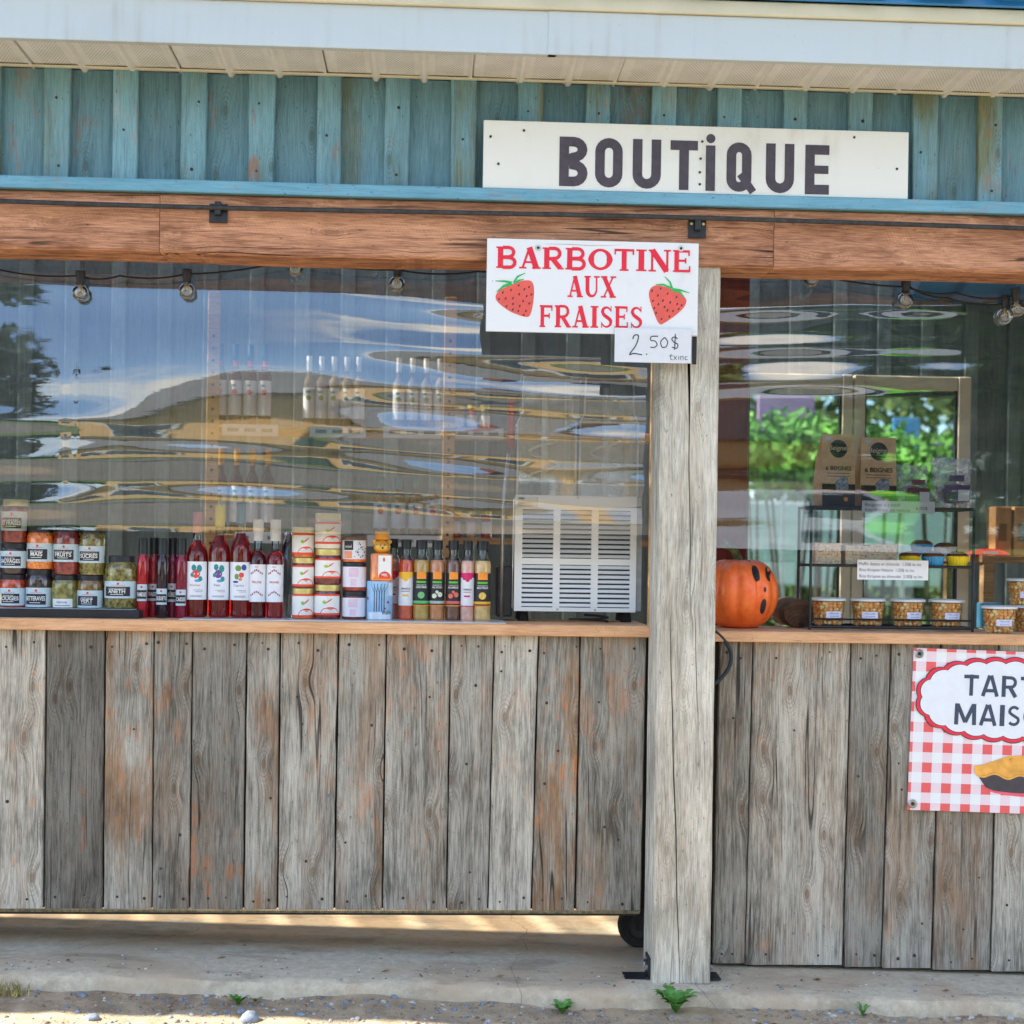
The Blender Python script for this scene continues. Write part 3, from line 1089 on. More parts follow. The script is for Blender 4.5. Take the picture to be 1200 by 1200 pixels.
# ------------------------------------------------------------------ clear vinyl sheets
def vinyl_mat():
    k = NT('clear_vinyl_sheet')
    k.t.nodes.remove(k.b)
    tr = k.n('BsdfTransparent')
    tr.inputs[0].default_value = (0.975, 0.985, 0.985, 1)
    gl = k.n('BsdfGlossy')
    gl.inputs['Roughness'].default_value = 0.003
    fr = k.n('Fresnel')
    fr.inputs[0].default_value = 1.55
    df = k.n('BsdfDiffuse')
    df.inputs[0].default_value = (0.8, 0.82, 0.8, 1)
    tc = k.n('TexCoord').outputs['Object']
    nz = k.noise(k.scale(tc, (3, 3, 9)), 1.0, 6, 0.65)
    bp = k.n('Bump')
    bp.inputs['Distance'].default_value = 0.0004
    bp.inputs['Strength'].default_value = 0.15
    k.l(k.noise(k.scale(tc, (5, 5, 42)), 1.0, 4, 0.6), bp.inputs['Height'])
    k.l(bp.outputs[0], gl.inputs['Normal'])
    m1 = k.n('MixShader')
    k.l(k.math('MULTIPLY', k.step(nz, 0.45, 0.8), 0.035), m1.inputs[0])
    k.l(tr.outputs[0], m1.inputs[1])
    k.l(df.outputs[0], m1.inputs[2])
    mx = k.n('MixShader')
    k.l(k.math('MULTIPLY', fr.outputs[0], 4.3, clamp=True), mx.inputs[0])   # two layers of sheet, both faces
    k.l(m1.outputs[0], mx.inputs[1])
    k.l(gl.outputs[0], mx.inputs[2])
    k.l(mx.outputs[0], k.out.inputs[0])
    return k.m


M_VINYL = vinyl_mat()


def sstep(a, b, x):
    t = np.clip((x - a) / (b - a), 0, 1)
    return t * t * (3 - 2 * t)


def vinyl(name, label, x0, x1, xa, xb, zb, zt, func):
    """hanging sheet; func gives its depth; fine mesh between xa and xb"""
    xs_ = np.concatenate([np.linspace(x0, xa, 40, endpoint=False) if x0 < xa else np.array([]), np.linspace(xa, xb, int((xb - xa) / 0.008)), np.linspace(xb, x1, 41)[1:] if xb < x1 else np.array([])])
    zs_ = np.linspace(0, 1, 210)
    X, T = np.meshgrid(xs_, zs_)
    low = zb(X)
    Z = low + (zt - low) * T
    Y = func(X, Z)
    n_, m_ = X.shape
    vs = np.stack([X, Y, Z], -1).reshape(-1, 3)
    idx = np.arange(n_ * m_).reshape(n_, m_)
    fs = np.stack([idx[:-1, :-1], idx[:-1, 1:], idx[1:, 1:], idx[1:, :-1]], -1).reshape(-1, 4)
    me = bpy.data.meshes.new(name)
    me.from_pydata(vs.tolist(), [], fs.tolist())
    me.polygons.foreach_set('use_smooth', [True] * len(me.polygons))
    me.materials.append(M_VINYL)
    o = link(name, me)
    return tag(o, label, 'plastic sheet', 'clear sheets hung over the counters')


def integ(slope, Z):
    """depth from a slope field dY/dZ, column by column, starting at the lower edge"""
    dz = np.diff(Z, axis=0)
    mid = (slope[1:] + slope[:-1]) / 2
    return np.concatenate([np.zeros((1, Z.shape[1])), np.cumsum(mid * dz, axis=0)], 0)


def left_sheet(X, Z):
    # dY/dZ > 0: leaning back towards the top, so it mirrors higher things
    zq = Z + 0.012 * np.sin(2.3 * X + 2.4) + 0.006 * np.sin(5.1 * X)
    s = np.interp(zq, [1.20, 1.25, 1.394, 1.503, 1.612, 1.66, 1.709, 1.781, 1.83, 1.902, 1.918, 1.938, 2.05],
                  [-0.04, -0.05, -0.075, -0.036, -0.018, -0.002, 0.022, 0.085, 0.095, 0.050, 0.06, 0.15, 0.18])
    s = s + 0.005 * np.sin(3.1 * X + 2)
    s = s + 0.055 * sstep(-0.50, -1.15, X + 0.25 * (Z - 1.6)) * sstep(1.44, 1.56, Z) * sstep(1.80, 1.70, Z)
    # ripples: fade in to the right of the bottles, and low down at the left
    er = sstep(-0.42, 0.12, X + 0.25 * (1.62 - Z))
    el = sstep(-0.78, -1.02, X + 0.20 * (1.62 - Z) * 2) * sstep(1.66, 1.58, Z)
    lo = sstep(1.56, 1.44, Z)
    env = np.clip(er * 0.95 + el * 0.8 + lo * 0.75, 0, 1.15)
    ph = 2 * np.pi * (Z / 0.118) + 0.9 * np.sin(1.5 * X) + 0.5 * np.sin(4.1 * X + 1) + 1.3 * X * sstep(0.0, 0.5, X)
    env = env * (0.8 + 0.26 * np.sin(2 * np.pi * X / 0.62 + 9.0 * Z + 1.0))
    s = s + env * (0.150 * np.sin(ph) + 0.035 * np.sin(2 * np.pi * Z / 0.061 + 2.2 * X + 1.0) + 0.03 * np.sin(2 * np.pi * Z / 0.19 - 1.1 * X))
    s = s + 0.004 * np.sin(2 * np.pi * (Z / 0.017 + X * 1.1)) * env
    s = s + 0.018 * er * np.tanh(5 * np.sin(2 * np.pi * (Z / 0.083 + 0.35 * X) + 2.0 * np.sin(3.7 * X)) - 4.2)
    Yd = integ(s, Z)
    return 0.012 + Yd + 0.006 * np.sin(2.1 * X + 1.0) + 0.0022 * np.sin(7.3 * X) * sstep(0.1, 0.5, X)


def right_sheet(X, Z):
    s = 0.002 + 0.010 * np.sin(1.9 * X + 0.4)
    zz = Z - 0.10 * (X - 0.8) - 0.03 * np.sin(2.4 * X)
    hi = sstep(1.52, 1.66, zz)
    left = 1 - 0.75 * sstep(1.25, 1.7, X + 0.3 * (1.9 - Z))
    env = np.clip(hi * left, 0, 1) * (0.75 + 0.35 * np.sin(2 * np.pi * X / 0.5 + 8.0 * Z))
    top = sstep(1.90, 1.93, Z + 0.02 * np.sin(3 * X))
    s = s + 0.10 * top
    s = s + env * (0.12 * np.sin(2 * np.pi * zz / 0.104 + 0.7) + 0.05 * np.sin(2 * np.pi * zz / 0.057 + 2.0 * X) + 0.03 * np.sin(2 * np.pi * zz / 0.21 + X))
    s = s + (1 - env) * 0.012 * np.sin(2 * np.pi * zz / 0.14 + 2.4 * X)
    s = s + 0.005 * np.sin(2 * np.pi * (zz / 0.015 + X * 0.7)) * sstep(1.4, 1.6, zz)
    Yd = integ(s, Z)
    return 0.018 + Yd + 0.004 * np.sin(3.1 * X + 0.7)


vinyl('plastic_sheet', 'rippled clear plastic sheet hanging over the left counter, mirroring sky and house', -4.9, 0.655, -1.35, 0.655, lambda X: 1.243 + 0.006 * np.sin(2.2 * X), 2.03, left_sheet)
vinyl('plastic_sheet', 'rippled clear plastic sheet hanging right of the post over the pumpkin counter', 0.70, 3.6, 0.70, 1.95, lambda X: 1.212 + 0.004 * np.sin(2.6 * X), 2.03, right_sheet)

# ------------------------------------------------------------------ curtain rod on the beam
rod = thing('curtain_rod', 'long thin black curtain rod on two square brackets along the timber beam', 'rod', (0, -0.215, 2.095))
rp = [(xx, 0, mnoise.noise(Vector((xx * 0.8, 0, 0))) * 0.006) for xx in np.linspace(-4.5, 3.8, 60)]
MB().tube(rp, 0.0065, 8).build('rod', plain('black_rod', (52, 54, 54), 0.5, var=0.3, vscale=60), rod, smooth=True)
for pxx, pyy in ((256, 250), (817, 268)):
    p = at(pxx, pyy, -0.2)
    b = MB().cbox(-0.024, 0.024, -0.006, 0.0, -0.025, 0.025, 0.001).cbox(-0.008, 0.008, -0.022, -0.006, -0.006, 0.028, 0.001)
    br = b.build('bracket', M_BLACK, rod, (p.x, 0.0195, p.z - 2.095))
    for sx_ in (-0.016, 0.016):
        MB().tube([(sx_, -0.0065, 0.012), (sx_, -0.009, 0.012)], 0.004, 8).build('screw', plain('brass_screw', (196, 176, 110), 0.4, metal=0.7), br)

# ------------------------------------------------------------------ string lights
M_FIL = plain('filament', (196, 172, 120), 0.4, metal=0.6)
G_BULB = glass_mat('bulb_glass', (244, 246, 246), 3.2, 1.5)


def string_lights(label, nodes, bulbs, Y):
    o = thing('string_light', label, 'string lights', tuple(at(nodes[0][0], nodes[0][1], Y)), group='string lights under the beam')
    base = Vector(o.location)
    P = [at(a, b, Y) - base for a, b in nodes]
    pts = []
    for i in range(len(P) - 1):
        for t in np.linspace(0, 1, 9)[:-1]:
            q = P[i].lerp(P[i + 1], t)
            q.z -= 0.010 * 4 * t * (1 - t)
            pts.append(q)
    pts.append(P[-1])
    MB().tube(pts, 0.0026, 6).build('cord', M_RUBBER, o, smooth=True)
    for (bx, by, tilt) in bulbs:
        c = at(bx, by, Y) - base
        R = 0.0225
        sk = MB().lathe([(0.007, 0.062), (0.013, 0.060), (0.0135, 0.040), (0.011, 0.036), (0.0115, 0.022)], 12).build('socket', M_BLACK, o, c, smooth='auto')
        prof = []
        for i in range(13):
            t = math.pi * i / 14
            prof.append((max(0.001, R * math.sin(t)), -R * math.cos(t)))
        prof.append((0.010, R * 0.98))
        bl = MB().lathe(prof, 20, cap=False).build('bulb', G_BULB, o, c, smooth=True)
        fl = MB()
        fl.tube([(-0.004, 0, 0.02), (-0.006, 0, 0.0), (-0.003, 0, -0.006), (0, 0, 0.004), (0.003, 0, -0.006), (0.006, 0, 0.0), (0.004, 0, 0.02)], 0.0007, 5)
        fl.tube([(0, 0, 0.022), (0, 0, 0.004)], 0.0022, 6)
        fl.build('filament', M_FIL, bl)
        for ch in (sk, bl):
            ch.rotation_euler = (0, tilt, 0)
    return o


YB = -0.016
string_lights('string of clear globe bulbs sagging under the beam left of the post', [(-60, 300), (-10, 314), (92, 323), (140, 323), (218, 321), (345, 303), (465, 316), (560, 318), (760, 316)],
              [(94, 343, 0.0), (219, 341, 0), (346, 315, 0.05), (465, 333, 0.02)], YB)
string_lights('string of clear globe bulbs running right from the post under the beam', [(846, 317), (945, 318), (1062, 336), (1120, 343), (1185, 348), (1230, 352)],
              [(951, 327, -0.05), (1061, 352, 0.02), (1192, 362, -0.12)], YB)
string_lights('lone clear globe bulb on a second cord at the right edge', [(1062, 334), (1110, 349), (1176, 356), (1230, 362)],
              [(1177, 371, 0.05)], YB + 0.02)

# ------------------------------------------------------------------ lettering by strokes


def arc(cx, cz, rx, rz, a0, a1, n=10):
    return [(cx + rx * math.cos(math.radians(a0 + (a1 - a0) * i / n)), cz + rz * math.sin(math.radians(a0 + (a1 - a0) * i / n))) for i in range(n + 1)]


def block_glyph(c, w, t):
    """bold hand-painted capitals, height 1, width w, stroke t"""
    h = t / 2
    if c == 'B':
        return [([(h, 0), (h, 1)], t), ([(h, 1 - h), (w * .5, 1 - h)] + arc(w * .5, .745, w * .45 - h + .02, .255 - h, 90, -90, 8) + [(h, .49)], t), ([(h, .51), (w * .52, .51)] + arc(w * .52, .265, w * .48 - h, .265 - h, 90, -90, 8) + [(h, h)], t)]
    if c == 'O' or c == 'Q':
        rx = w / 2 - h
        pts = arc(w / 2, 1 - rx - h, rx, rx, 180, 0, 10) + arc(w / 2, rx + h, rx, rx, 0, -180, 10)
        g = [(pts, t, True)]
        if c == 'Q':
            g.append(([(w * .55, .36), (w + .04, .0)], t * .8))
        return g
    if c == 'U':
        rx = w / 2 - h
        return [([(h, 1), (h, rx + h)] + arc(w / 2, rx + h, rx, rx, 180, 360, 10) + [(w - h, 1)], t)]
    if c == 'T':
        return [([(0, 1 - h), (w, 1 - h)], t), ([(w / 2, 1), (w / 2, 0)], t)]
    if c == 'i':
        return [([(w / 2, 0), (w / 2, .93)], t)]
    if c == 'E':
        return [([(h, 0), (h, 1)], t), ([(0, 1 - h), (w, 1 - h)], t), ([(0, .5), (w * .97, .5)], t * .85), ([(0, h), (w, h)], t)]


def serif_glyph(c):
    """bold slab-serif capitals in a 1 x 1 box: list of (points, width[, closed])"""
    T, th, s = 0.25, 0.10, 0.075

    def bar(x0, x1, z):
        return ([(x0, z), (x1, z)], s)

    def stem(x, z0=0, z1=1, ser=True):
        g = [([(x, z0), (x, z1)], T)]
        if ser:
            g += [bar(x - .2, x + .2, s / 2), bar(x - .2, x + .2, 1 - s / 2)]
        return g
    if c == 'I':
        return [([(.5, 0), (.5, 1)], .5), bar(.05, .95, s / 2), bar(.05, .95, 1 - s / 2)]
    if c == 'B':
        return stem(.2) + [([(.3, 1 - s / 2), (.6, 1 - s / 2)] + arc(.58, .745, .24, .215, 80, -80, 8) + [(.3, .515)], [s, .1, .14, .18, .2, .22, .22, .22, .2, .18, .14, s][:12] if 0 else .155),
                           ([(.3, .5), (.62, .5)] + arc(.62, .265, .26, .225, 80, -80, 8) + [(.3, s / 2)], .165)]
    if c == 'R':
        return stem(.2) + [([(.3, 1 - s / 2), (.58, 1 - s / 2)] + arc(.57, .73, .24, .23, 80, -80, 8) + [(.3, .475)], .16), ([(.48, .47), (.84, .05)], .23), bar(.72, 1.0, s / 2)]
    if c == 'A':
        return [([(.16, .02), (.46, .97)], th), ([(.46, .99), (.80, .02)], .27), ([(.24, .30), (.68, .30)], .09), bar(0, .34, s / 2), bar(.6, 1.0, s / 2)]
    if c == 'O':
        return [(arc(.5, .5, .39, .43, 0, 360, 28)[:-1], [.26 - .15 * abs(math.sin(2 * math.pi * i / 28)) for i in range(28)], True)]
    if c == 'T':
        return [([(.5, 0), (.5, 1)], T), ([(.02, 1 - s * .7), (.98, 1 - s * .7)], .11), bar(.28, .72, s / 2), ([(.05, 1), (.05, .74)], .08), ([(.95, 1), (.95, .74)], .08)]
    if c == 'N':
        return [([(.16, 0), (.16, 1)], .10), ([(.84, 0), (.84, 1)], .10), ([(.16, .98), (.82, .02)], .26), bar(0, .34, s / 2), bar(.0, .3, 1 - s / 2), bar(.68, 1, 1 - s / 2)]
    if c == 'E' or c == 'F':
        g = stem(.22) + [([(.2, 1 - s * .7), (.9, 1 - s * .7)], .11), ([(.3, .52), (.7, .52)], .10), ([(.88, 1), (.88, .74)], .08), ([(.7, .64), (.7, .4)], .08)]
        if c == 'E':
            g += [([(.2, s * .7), (.92, s * .7)], .11), ([(.92, 0), (.92, .28)], .08)]
        return g
    if c == 'U':
        return [([(.2, 1), (.2, .36)] + arc(.5, .36, .3, .30, 180, 360, 10) + [(.8, 1)], [.25, .25, .25, .24, .22, .19, .17, .15, .13, .12, .11, .10, .10]), bar(0, .42, 1 - s / 2), bar(.62, 1, 1 - s / 2)]
    if c == 'X':
        return [([(.2, .98), (.8, .02)], .28), ([(.8, .98), (.2, .02)], .10), bar(0, .42, 1 - s / 2), bar(.62, 1, 1 - s / 2), bar(0, .36, s / 2), bar(.58, 1, s / 2)]
    if c == 'S':
        return [(arc(.5, .73, .31, .21, 20, 180, 8) + [(.30, .60), (.5, .51), (.70, .42)] + arc(.5, .27, .33, .22, 20, -160, 9), [.09, .11, .13, .15, .17, .19, .21, .22, .23, .25, .27, .27, .25, .22, .2, .18, .16, .15, .13, .12, .1, .09]), ([(.84, 1), (.84, .74)], .07), ([(.14, 0), (.14, .27)], .07)]
    return []


def sans_glyph(c):
    T = 0.2
    h = T / 2
    if c == 'T':
        return [([(0, 1 - h), (1, 1 - h)], T * .85), ([(.5, 1), (.5, 0)], T * 1.25)]
    if c == 'I':
        return [([(.5, 0), (.5, 1)], .9)]
    if c == 'A':
        return [([(.11, 0), (.46, .99)], T), ([(.89, 0), (.54, .99)], T), ([(.25, .27), (.75, .27)], T * .8)]
    if c == 'R':
        return [([(.13, 0), (.13, 1)], T * 1.25), ([(.13, .91), (.55, .91)] + arc(.55, .69, .27, .22, 90, -90, 8) + [(.13, .47)], T * .95), ([(.5, .46), (.86, 0)], T * 1.2)]
    if c == 'E':
        return [([(.15, 0), (.15, 1)], T * 1.4), ([(.1, .915), (.95, .915)], T * .85), ([(.1, .51), (.85, .51)], T * .8), ([(.1, .085), (.95, .085)], T * .85)]
    if c == 'M':
        return [([(.1, 0), (.12, 1)], T * .9), ([(.9, 0), (.88, 1)], T * .9), ([(.14, .97), (.5, .12)], T * .85), ([(.86, .97), (.5, .12)], T * .85)]
    if c == 'N':
        return [([(.12, 0), (.12, 1)], T), ([(.88, 0), (.88, 1)], T), ([(.14, .97), (.86, .03)], T * 1.1)]
    if c == 'O':
        return [(arc(.5, .5, .39, .41, 0, 360, 26)[:-1], T * 1.0, True)]
    if c == 'S':
        return [(arc(.5, .71, .33, .20, 30, 200, 9) + [(.35, .56), (.66, .44)] + arc(.48, .29, .35, .20, 30, -150, 9), T * 1.05)]


def draw_glyphs(mb, strokes, x0, z0, sx, sz, y, dz=0.00015):
    for i, g in enumerate(strokes):
        pts, w = g[0], g[1]
        closed = len(g) > 2 and g[2]
        P = [(x0 + p[0] * sx, z0 + p[1] * sz) for p in pts]
        # keep stroke weight even when a letter is stretched: weight relative to the width for uprights, to the height for bars
        if isinstance(w, (int, float)):
            dx = abs(pts[-1][0] - pts[0][0])
            dz_ = abs(pts[-1][1] - pts[0][1])
            k = sz if dx > dz_ * 3 else sx
            W = w * k
        else:
            W = [q * sx for q in w]
        mb.ribbon(P, W, y - i * dz, closed)


def disc_pts(x, z, r, n=14, rz=None):
    return [(x + r * math.cos(2 * math.pi * i / n), z + (rz or r) * math.sin(2 * math.pi * i / n)) for i in range(n)]


# BOUTIQUE board
sy = -0.206
tl, tr_, brr, bll = at(567, 142, sy), at(1065, 157, sy), at(1063, 236, sy), at(564, 220, sy)
sign = thing('sign_board', 'long white painted board reading BOUTIQUE in charcoal letters above the beam', 'sign', (tl.x, sy, bll.z))
o0 = Vector(sign.location)
W_, H_ = tr_.x - tl.x, 0.181
bd = MB().cbox(0, W_, 0, 0.02, 0, H_, 0.0012).build('board', M_WPAINT, sign)
let = MB()
tt = 11.0 / 33.0
for c, a, b in (('B', 655, 689), ('O', 697, 730), ('U', 741, 775), ('T', 785, 818), ('i', 827, 838), ('Q', 851, 881), ('U', 897, 931), ('E', 943, 972)):
    zc = (190 + (a - 672) * (199.4 - 190) / (957 - 672))
    p0, p1 = at(a, zc + 28.5, sy) - o0, at(b, zc - 28.5, sy) - o0
    wx, hz = p1.x - p0.x, p1.z - p0.z
    ww = wx / hz
    t = 0.195
    if c == 'i':
        draw_glyphs(let, block_glyph('i', ww, t), p0.x, p0.z, hz, hz, -0.0008)
        let.slab(disc_pts(p0.x + wx / 2, p0.z + hz * 1.07, 0.0125), -0.0008, 0.0004)
    else:
        draw_glyphs(let, block_glyph(c, ww, t), p0.x, p0.z, hz, hz, -0.0008)
let.build('lettering', M_CHAR, sign)
for (a, b) in ((614, 153), (584, 192), (823, 166), (821, 186), (1001, 161), (1051, 198), (820, 202), (820, 216), (575, 160)):
    p = at(a, b, sy) - o0
    MB().slab(disc_pts(p.x, p.z, 0.0035, 8), -0.002, 0.002).build('screw', M_RUST, sign)

# BARBOTINE AUX FRAISES board
sy = -0.222
tl, tr_, brr, bll = at(571, 279, sy), at(819, 285, sy), at(815, 391, sy), at(570, 388, sy)
s2 = thing('sign_board', 'white sign with red serif lettering and two painted strawberries', 'sign', (tl.x, sy, bll.z))
o0 = Vector(s2.location)
W_, H_ = tr_.x - tl.x, tl.z - bll.z
M_SIGN2 = soiled('white_sign_plastic', (226, 227, 226), (186, 176, 160), 0.4, 0.35, 0.4, (12, 9, 6))
MB().cbox(0, W_, 0, 0.008, 0, H_, 0.001).build('board', M_SIGN2, s2)
let = MB()


def crop5(x, y):                     # pixel of the close-up -> photo pixel
    return 560 + x / 4.2857, 270 + y / 4.2857


for word, xs0, xs1, ytl, ybl, ytr, ybr in (('BARBOTINE', 88, 1075, 82, 187, 102, 210), ('AUX', 447, 697, 228, 334, 232, 338), ('FRAISES', 305, 832, 376, 485, 384, 492)):
    n = len(word)
    wts = {'I': 0.55, 'A': 1.02, 'N': 1.05, 'O': 1.12, 'E': .88, 'F': .88, 'S': .82, 'T': .95}
    tot = sum(wts.get(c, 1.0) for c in word)
    x = xs0
    for c in word:
        cw = wts.get(c, 1.0) / tot * (xs1 - xs0)
        f = (x + cw / 2 - xs0) / (xs1 - xs0)
        pa = at(*crop5(x + cw * .03, ybl + (ybr - ybl) * f), sy) - o0
        pb = at(*crop5(x + cw * .97, ytl + (ytr - ytl) * f), sy) - o0
        draw_glyphs(let, serif_glyph(c), pa.x, pa.z, pb.x - pa.x, pb.z - pa.z, -0.0006)
        x += cw
let.build('lettering', M_REDP, s2)
M_BERRY = plain('strawberry_red_paint', (226, 92, 80), 0.5, var=0.06, vscale=20)
M_LEAFP = plain('leaf_green_paint', (30, 176, 84), 0.5, var=0.05)


def P5(pts):
    r = []
    for a, b in pts:
        q = at(*crop5(a, b), sy) - o0
        r.append((q.x, q.z))
    return r


def smooth_poly(pts, k=2):
    for _ in range(k):
        n = len(pts)
        q = []
        for i in range(n):
            a, b = pts[i], pts[(i + 1) % n]
            q += [(a[0] * .75 + b[0] * .25, a[1] * .75 + b[1] * .25), (a[0] * .25 + b[0] * .75, a[1] * .25 + b[1] * .75)]
        pts = q
    return pts


for body, leaves, seeds in (
    ([(88, 330), (100, 305), (150, 280), (200, 258), (250, 248), (276, 258), (284, 300), (278, 370), (265, 425), (250, 437), (215, 430), (160, 408), (110, 372), (90, 348)],
     [([(170, 262), (130, 255), (88, 254)], 9), ([(180, 262), (200, 232), (238, 214)], 8), ([(180, 265), (210, 250), (232, 246)], 8), ([(170, 268), (130, 280), (95, 308)], 12)],
     [(125, 312), (166, 300), (205, 276), (234, 295), (257, 285), (106, 345), (139, 342), (176, 341), (207, 321), (245, 330), (268, 322), (144, 381), (176, 370), (227, 355), (258, 367), (210, 380), (203, 405), (241, 405), (175, 398), (230, 425)]),
    ([(858, 310), (870, 285), (900, 273), (950, 285), (1000, 305), (1040, 335), (1050, 355), (1035, 390), (990, 430), (930, 470), (915, 474), (900, 455), (875, 390), (860, 340)],
     [([(975, 292), (965, 260), (938, 232)], 8), ([(970, 290), (930, 272), (892, 272)], 9), ([(975, 295), (1015, 300), (1062, 314)], 9), ([(975, 300), (1010, 305), (1035, 335)], 11)],
     [(875, 303), (918, 292), (953, 318), (904, 327), (879, 354), (929, 353), (966, 362), (997, 335), (906, 371), (952, 402), (1001, 370), (1023, 377), (937, 385), (886, 390), (895, 415), (922, 445), (962, 432), (980, 405), (1008, 395)])):
    st = MB().slab(smooth_poly(P5(body)), -0.0006, 0.0005).build('strawberry', M_BERRY, s2)
    sd = MB()
    for q in P5(seeds):
        sd.slab([(q[0] + 0.0021 * math.cos(a) + 0.0009 * math.sin(a), q[1] + 0.0034 * math.sin(a)) for a in [i * math.pi / 5 for i in range(10)]], -0.0011, 0.0004)
    sd.build('seeds', M_DARKINK, st)
    lf = MB()
    for i, (pl, w) in enumerate(leaves):
        lf.ribbon(P5(pl), [w * 0.00055 * 1.2, w * 0.00055, w * 0.00018], -0.0012 - i * 0.0001)
    lf.build('leaves', M_LEAFP, st)
for (a, b) in ((303, 88), (1020, 91)):
    q = P5([(a, b)])[0]
    wsh = MB().slab(disc_pts(q[0], q[1], 0.0085, 16), -0.002, 0.0016).build('washer', plain('pale_washer', (206, 210, 204), 0.5), s2)
    MB().slab(disc_pts(q[0], q[1], 0.0038, 8), -0.0035, 0.0015).build('screw', M_RUST, wsh)
wb = MB().ribbon(P5([(340, 68), (450, 70), (560, 76), (720, 74)]), [0.0006, 0.0016, 0.0014, 0.0004], -0.0004)
wb.build('scratch', plain('worn_scratch', (176, 150, 136), 0.7), s2)

# price card
sy = -0.228
pc = thing('price_card', 'white card hand lettered 2.50$ tx inc in a clear sleeve below the strawberry sign', 'price card', tuple(at(720, 424, sy)))
o0 = Vector(pc.location)
a, b = at(813, 386, sy) - o0, at(721, 424, sy) - o0
MB().box(0, a.x - 0.006, 0.0, 0.0015, 0, a.z).build('card', M_WHITE, pc)
MB().add([(-0.006, -0.002, -0.002), (a.x + 0.002, -0.002, -0.002), (a.x + 0.002, -0.002, a.z + 0.004), (-0.006, -0.002, a.z + 0.004)], [(0, 1, 2, 3)]).build('sleeve', glass_mat('clear_sleeve', (254, 254, 254), 0.12, 1.45, 0.1), pc)
ink = MB()


def hand(strokes, w=0.0026):
    for i, s in enumerate(strokes):
        pts = P5h(s)
        if len(pts) > 2:
            q = []
            for j in range(len(pts) - 1):
                p0, p1, p2, p3 = pts[max(j - 1, 0)], pts[j], pts[j + 1], pts[min(j + 2, len(pts) - 1)]
                for t in (0, .25, .5, .75):
                    q.append(tuple(0.5 * (2 * p1[k] + (p2[k] - p0[k]) * t + (2 * p0[k] - 5 * p1[k] + 4 * p2[k] - p3[k]) * t * t + (-p0[k] + 3 * p1[k] - 3 * p2[k] + p3[k]) * t ** 3) for k in (0, 1)))
            q.append(pts[-1])
            pts = q
        ink.ribbon(pts, w, -0.0006 - i * 0.00004)


def P5h(pts):
    return P5x(pts, o0, sy)


def P5x(pts, off, yy):
    r = []
    for a_, b_ in pts:
        q = at(*crop5(a_, b_), yy) - off
        r.append((q.x, q.z))
    return r


hand([[(778, 545), (785, 528), (802, 525), (806, 540), (792, 580), (762, 622), (785, 618), (825, 625)], [(845, 620), (850, 624)]], 0.0030)
hand([[(905, 532), (872, 533), (868, 552), (890, 556), (900, 575), (885, 588), (866, 586)], [(935, 540), (918, 560), (925, 586), (945, 584), (953, 560), (940, 540), (932, 542)],
      [(1003, 545), (988, 535), (974, 545), (985, 562), (1004, 572), (998, 592), (974, 586)], [(992, 520), (988, 600)]], 0.0026)
hand([[(970, 620), (968, 645), (978, 650)], [(960, 630), (980, 630)], [(985, 632), (998, 650)], [(998, 632), (984, 650)], [(1008, 632), (1008, 650)], [(1018, 650), (1018, 634), (1030, 634), (1030, 650)], [(1052, 634), (1042, 636), (1042, 650), (1053, 648)]], 0.0015)
ink.build('lettering', M_INK, pc)
hk = tag(MB().cbox(0, 0.012, 0, 0.004, 0, 0.075, 0.001).build('hook_strip', M_BLACK, None, tuple(at(811, 427, -0.2))), 'narrow black metal strip peeking out behind the price card', 'strip')

# TARTES MAISON banner
by = -0.012
tl, bl_ = at(1066, 759, by), at(1061.5, 949, by)
BW, BH = 0.592, tl.z - bl_.z
ban = thing('gingham_banner', 'red and white gingham banner reading TARTES MAISON with a pie', 'banner', (bl_.x + 0.004, by, bl_.z), 0)
ban.rotation_euler = (0, 0.026, 0)
o0 = Vector(ban.location)


def gingham():
    k = NT('gingham_print')
    tc = k.n('TexCoord').outputs['Object']
    s = k.n('SeparateXYZ')
    k.l(tc, s.inputs[0])
    P = 0.0572

    def band(v, ph):
        f = k.math('FRACT', k.math('ADD', k.math('DIVIDE', v, P), ph))
        return k.math('LESS_THAN', f, 0.49)
    a, b = band(s.outputs[0], 0.34), band(s.outputs[2], 0.12)
    both = k.math('MULTIPLY', a, b)
    one = k.math('SUBTRACT', k.math('MAXIMUM', a, b), both)
    col = k.mix(one, lin(224, 230, 232), lin(224, 206, 214))
    col = k.mix(both, col, lin(222, 92, 94))
    k.l(col, k.b.inputs['Base Color'])
    k.b.inputs['Roughness'].default_value = 0.45
    return k.m


mb = MB()
nxb, nzb = 24, 12
for j in range(nzb + 1):
    for i in range(nxb + 1):
        u, v = i / nxb, j / nzb
        mb.v.append((u * BW, 0.0012 * math.sin(9 * u + 3 * v), v * BH))
for j in range(nzb):
    for i in range(nxb):
        p = j * (nxb + 1) + i
        mb.f.append((p, p + 1, p + nxb + 2, p + nxb + 1))
mb.build('sheet', gingham(), ban, smooth=True)


